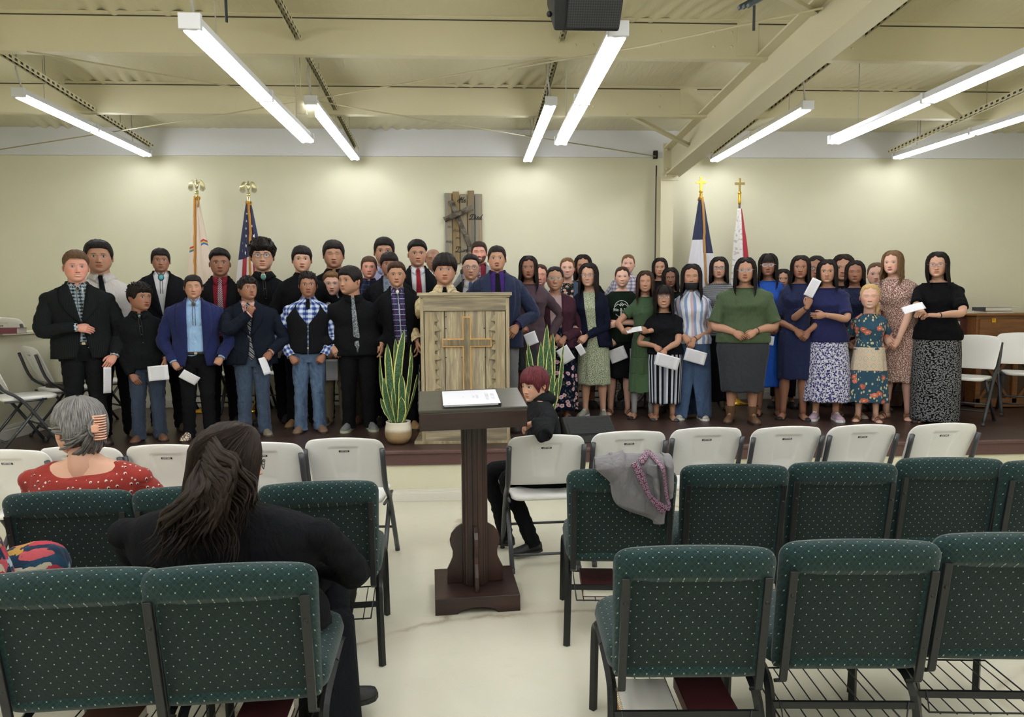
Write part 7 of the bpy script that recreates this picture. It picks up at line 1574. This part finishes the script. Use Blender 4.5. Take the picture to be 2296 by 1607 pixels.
# red-haired child on the white chair
wx, wy = WCH[5]
r_, g_, T_, dz_ = seated_person('red-haired child in a black hoodie sitting sideways on a white folding chair', 1188, 1.345, .205, .18, wx+.09, wy+.335, .475, -86,
    [[(-.09, .02, .52), (-.10, -.40, .52), (-.10, -.30, .07)], [(.08, .02, .52), (.02, -.30, .50), (.06, -.14, .07)]], [-.5, .3],
    hyaw=36, fat=.12, px_=dict(leany=-.10, dzs=.04, dzn=.03), skin='light', hair='bowl', hairc=('3a1418', '74313a'), hp=dict(fz=.22, th=.17, noise=.3, bz=-.85, sz=-.35, tips=.06), outfit='longtee', extra=dict(high=1), c='1f2124', bottom='trousers', bc='141518', shoes='oxford', sc=('1b1b1d', '161617'),
    hands={'R': dict(loc=(.31, -.22, .905), d=(.0, -.95, -.2), h=(-.05, 1, .15), palm=(.3, .1, -.9), pose='clasp'), 'L': dict(loc=(-.14, -.24, .60), d=(0, -1, -.1))}, face=dict(look=-1), pitch=6, neck=.9)
def hood(root, g, mat):
    k = g.k; m = MB(); ph = np.linspace(-2.5, 2.5, 30)[None, :]; t = np.linspace(0, 1, 12)[:, None]; a = t*np.pi
    rr = g.nr*(1.35+.75*np.sin(a)*(.45+.55*(1-np.cos(ph))/2)); Z = g.zn+.05*k-.10*k*(t)-.03*k*(1-np.cos(ph))/2*0+.0
    X = np.sin(ph)*rr; Y = -np.cos(ph)*rr*-1*-1+.01
    Y = np.where(np.cos(ph) < 0, -np.cos(ph)*rr*1.25, -np.cos(ph)*rr)
    m.grid(np.stack([X+g.lean, Y+.015+g.leany, Z+0*ph], -1)); m.build('hood', mat, root, solid=.012)
    m = MB()
    for s in (-1, 1): m.tube([(s*.025, -.085*k-.03+g.leany, g.zn-.03*k), (s*.03, -.11*k-.02+g.leany*.8, g.zn-.10*k), (s*.03, -.12*k-.02+g.leany*.7, g.zn-.16*k)], .003, 5)
    m.build('drawstring', plain('2a2c2f', .7), root)
hood(r_, g_, fabric('1f2124'))
# grey-haired woman in the second row
gx, gy, gr = GCH[5]; hx2 = at(190, 900, gy+.05).x
topz = at(190, 893, gy+.08).z; hh_ = topz-at(190, 1028, gy+.08).z
r_, g_, T_, dz_ = seated_person('grey-haired woman in a rust red dotted blouse with a pink hair claw, seen from behind', 190, 1.365, .262, .168, hx2+.03, gy+.03, .45, 180,
    [[(-.09, .0, .53), (-.10, -.44, .53), (-.10, -.42, .08)], [(.09, .0, .53), (.10, -.44, .53), (.10, -.42, .08)]], [-.1, .1],
    hyaw=58, kk=.86, skin='light', fem=1, fat=.15, hair='back', hairc=('3f3d3c', '8d8b88'), hp=dict(th=.13, fz=.55, bz=-.95), outfit='longtee', px_=dict(dzs=.04, dzn=.03), extra=dict(scoop=(-.045, .06)), c=('8a2f28', 'spots', 'c9bfb4', '2a1416', 1.0), bottom='skirt', hem=dict(z=.3), hemw=20, bc='2a2a30', shoes='flat', hands={'L': dict(loc=(-.12, -.30, .60), d=(.3, -1, -.1)), 'R': dict(loc=(.12, -.30, .60), d=(-.3, -1, -.1))}, glasses='b9a9a0', lean=-.03)
HPIN = plain('d9a488', .45)
def grey_hair(root, g, T):
    """swept-back locks, a twisted knot and a claw clip; T maps head units"""
    HM = hairmat('3f3d3c', '8d8b88'); h = MB(); rs = np.random.RandomState(2); p = dict(fat=.25)
    for i in range(120):
        s = -1 if i % 2 else 1; a = .35+2.3*((i//2)/45.0); z0 = rs.uniform(.2, .9) if a < 1.2 else rs.uniform(-.95, .7); pts = []
        x, y, z = head_surf(np.array(a*s), np.array(z0), p); tgt = np.array([.10*s*rs.uniform(.2, 1), 1.02, .08+rs.uniform(-.15, .15)])
        b0 = np.array([float(x), float(y), z0])*1.06
        for q in np.linspace(0, 1, 6):
            v = b0*(1-q)+tgt*q; n = np.linalg.norm(v*np.array([1/.74, 1/.95, 1/1.02])); v = v/n*1.10 if n < 1.10 else v; v[2] += .04*math.sin(q*3+i); pts.append(v)
        lock(h, pts, .055, .028, T, n=12, seed=i, seg=5)
    for i in range(14):
        a = i/14*6.28; c = np.array([.06, 1.08, .12]); pts = [c+np.array([.20*math.cos(a+q), .08*math.sin(q*2), .27*math.sin(a+q)]) for q in np.linspace(0, 2.2, 6)]; lock(h, pts, .09, .06, T, n=10, seed=i, seg=6)
    h.build('hair', HM, root)
    m = MB(); c0 = np.array([-.02, 1.20, .12])
    m.tube(T(np.array([c0+[.17, -.06, -.42], c0+[.19, .03, 0], c0+[.17, -.06, .42]])), .035*.12, 6)
    for q in np.linspace(-.40, .40, 10): m.tube(T(np.array([c0+[.18, .0, q], c0+[.05, .13, q], c0+[-.12, .10, q], c0+[-.24, -.02, q]])), [.0042, .0042, .0038, .002], 6)
    m.build('hair_claw', HPIN, root)
    m = MB(); m.box(T(np.array([[.17, 1.24, .10]]))[0], (.028, .02, .034)); m.build('claw_lever', HPIN, root, bevel=.004)
grey_hair(r_, g_, T_)
# woman with long wavy hair in the near row
gx, gy, gr = GCH[1]; topz = at(492, 985, gy+.1).z; hx3 = at(497, 1000, gy+.12).x
r_, g_, T_, dz_ = seated_person('woman with long wavy dark hair and black top, seen from behind', 497, 1.40, .24, .225, hx3+.01, gy+.10, .44, 176,
    [[(-.10, .02, .53), (-.24, -.42, .53), (-.32, -.20, .12)], [(.10, .02, .53), (.12, -.42, .53), (.12, -.42, .10)]], [-1.1, .1],
    hyaw=-60, kk=.92, skin='light', fem=1, fat=.22, hair='long', hairc=('0f0c0b', '33261e'), hp=dict(L=-2.2, front=-2.0, wave=.07, wf=15, lw=1.2, n=110, vol=.15, spread=.2, face=.8, th=.12, backshift=.04, oneside=.5), glasses='1b1c20', outfit='longtee', extra=dict(high=1), c='15161a', bottom='trousers', bc='15171d', shoes='boot', sc=('141416', '0e0e10'), lean=-.01, pitch=10,
    hands={'L': dict(loc=(-.20, -.34, .62), d=(.3, -1, .1), h=(-1, .3, -.3)), 'R': dict(loc=(.14, -.34, .60), d=(-.3, -1, -.1), h=(1, .3, -.3))})
def fan_hair(root, g, T):
    h = MB(); rs = np.random.RandomState(12); inv = np.array(Matrix.Rotation(-root.rotation_euler.z, 3, 'Z')); lo = np.array(root.location)
    yb = root.location.y-.115*g.k-.05; I = lambda P: np.asarray(P)
    for i in range(210):
        u = (i+.5)/210; w = rs.uniform(-.02, .02); ex = 316+(u**.8)*275+rs.uniform(-8, 8); ey = (1265-10*u+rs.uniform(-75, 12)) if u < .75 else 1195-45*(u-.75)/.25+rs.uniform(-30, 10)
        q_ = head_surf(np.array(math.pi-1.35+1.75*u+rs.uniform(-.25, .25)), np.array(rs.uniform(-.45, .93)), {}); s0 = T(np.array([[float(q_[0])*1.13, float(q_[1])*1.13, float(q_[2])*1.06]]))[0]
        lay = rs.uniform(0, .035); E = inv @ (np.array(at(ex, ey, yb-lay))-lo); Mx = 415+u*120; Mp = inv @ (np.array(at(Mx, 1105-75*max(0, (u-.55)/.45)+rs.uniform(-12, 12), yb+.01-lay))-lo)
        C = catmull([s0, s0*.45+Mp*.55+np.array([0, .02, 0]), Mp, Mp*.5+E*.5, E], 26); t = np.linspace(0, 1, 26); a = .013*np.clip(t*1.6-.2, 0, 1)
        C[:, 0] += a*np.sin(t*19+u*9+rs.uniform(-.5, .5)); C[:, 1] += a*.8*np.cos(t*19+u*9); C[:, 2] += a*.4*np.sin(t*17+i)
        prof = np.clip(np.minimum(1, .5+t*3)*np.clip((1-t)*3, .08, 1), 0, 1); rr = np.stack([prof*rs.uniform(.006, .012), prof*.006], 1); Q, uv = tube_pts(C, rr, 6, up=(0, 1, 0)); uv = uv+rs.uniform(0, 1, 2); h.grid(Q, uv, cap0=True, cap1=True)
    h.build('long_hair', hairmat('0f0c0b', '33261e'), root)
fan_hair(r_, g_, T_)
# skirt cloth hanging from her crossed leg, and the rust floral lap
m = MB(); n = 26; v = np.linspace(0, 1, n)[:, None]; u = np.linspace(-1, 1, 41)[None, :]; p0 = at(735, 1395, gy+.30); p1 = at(745, 1607, gy+.22)
X = p0.x+(p1.x-p0.x)*v+np.sin(u*np.pi)*(.095+.02*v)*(1+.10*np.sin(u*14+2)); Y = p0.y+(p1.y-p0.y)*v-np.cos(u*np.pi)*.15*(1+.06*np.sin(u*17)); Z = p0.z+.02+(p1.z-.25-p0.z)*v+.02*np.sin(u*6)
P = np.stack([X+0*Z, Y+0*Z, Z], -1); Mi = np.array(r_.matrix_world.inverted()) if False else None
o = None
loc = r_.location; a = -r_.rotation_euler.z; Pl = (P-np.array(loc)) @ np.array(Matrix.Rotation(a, 3, 'Z')).T
m.grid(Pl, cap0=True); m.build('black_skirt', fabric('14161c'), r_, solid=.006)
m = MB(); c = at(722, 1372, gy+.42); c2 = (np.array(c)-np.array(loc)) @ np.array(Matrix.Rotation(a, 3, 'Z')).T; m.ball(c2, (.045, .10, .075), 16, 10); m.build('floral_scarf', fabric('8a4a1e', 'vine', 'd9c9bb', None, .8), r_)
m = MB(); c = at(708, 1263, gy+.46); m.grid(np.array([[[-.03, 0, 0], [.03, 0, .0]], [[-.03, .01, .05], [.03, .01, .07]]])); o = m.build('song_sheet', PAPER_BLANK, None, loc=(c.x-.02, c.y, c.z-.03), solid=.001); tag(o, 'corner of a white sheet at the elbow of the long-haired woman', 'paper')
# lilac bag on the chair between
m = MB(); c = at(300, 1325, GCH[0][1]+.12); m.ball((0, 0, 0), (.07, .10, .07), 16, 10); o = m.build('lilac_bag', plain('9a86b4', .7, nb=.3), None, loc=(c.x-.01, c.y+.02, .56)); tag(o, 'lilac cloth bag wedged between the two near left chairs', 'bag')
# person in a bright floral dress, almost out of frame at the left
gx, gy, gr = GCH[0]; fx = gx-.82
PAINT = ('23506b', 'paint', None, None, 1.0)
kn = at(98, 1262, gy+.36); x0_, y0_ = fx, gy+.12; kx, ky = -(kn.x-x0_), -(kn.y-y0_)
r_, g_, T_, dz_ = seated_person('person in a bright floral dress at the far left edge, crossed knee in view', -300, 1.40, .24, .19, x0_, y0_, .45, 180,
    [[(-.09, .0, .53), (kx, ky, kn.z), (kx+.16, ky-.12, .22)], [(.12, .0, .53), (.22, -.40, .50), (.22, -.42, .08)]], [-.3, .1], kk=.9,
    skin='light', fem=1, hair='back', outfit='tee', c=PAINT, bottom='trousers', bc=PAINT, legs=1.35, shoes='flat', hands={'L': dict(loc=(kx*.62, -.24, .64), d=(-.8, -.6, -.2), h=(-.6, .5, -.6)), 'R': dict(loc=(.10, -.34, .60), d=(-.3, -1, -.1))}, shortsl=.5)
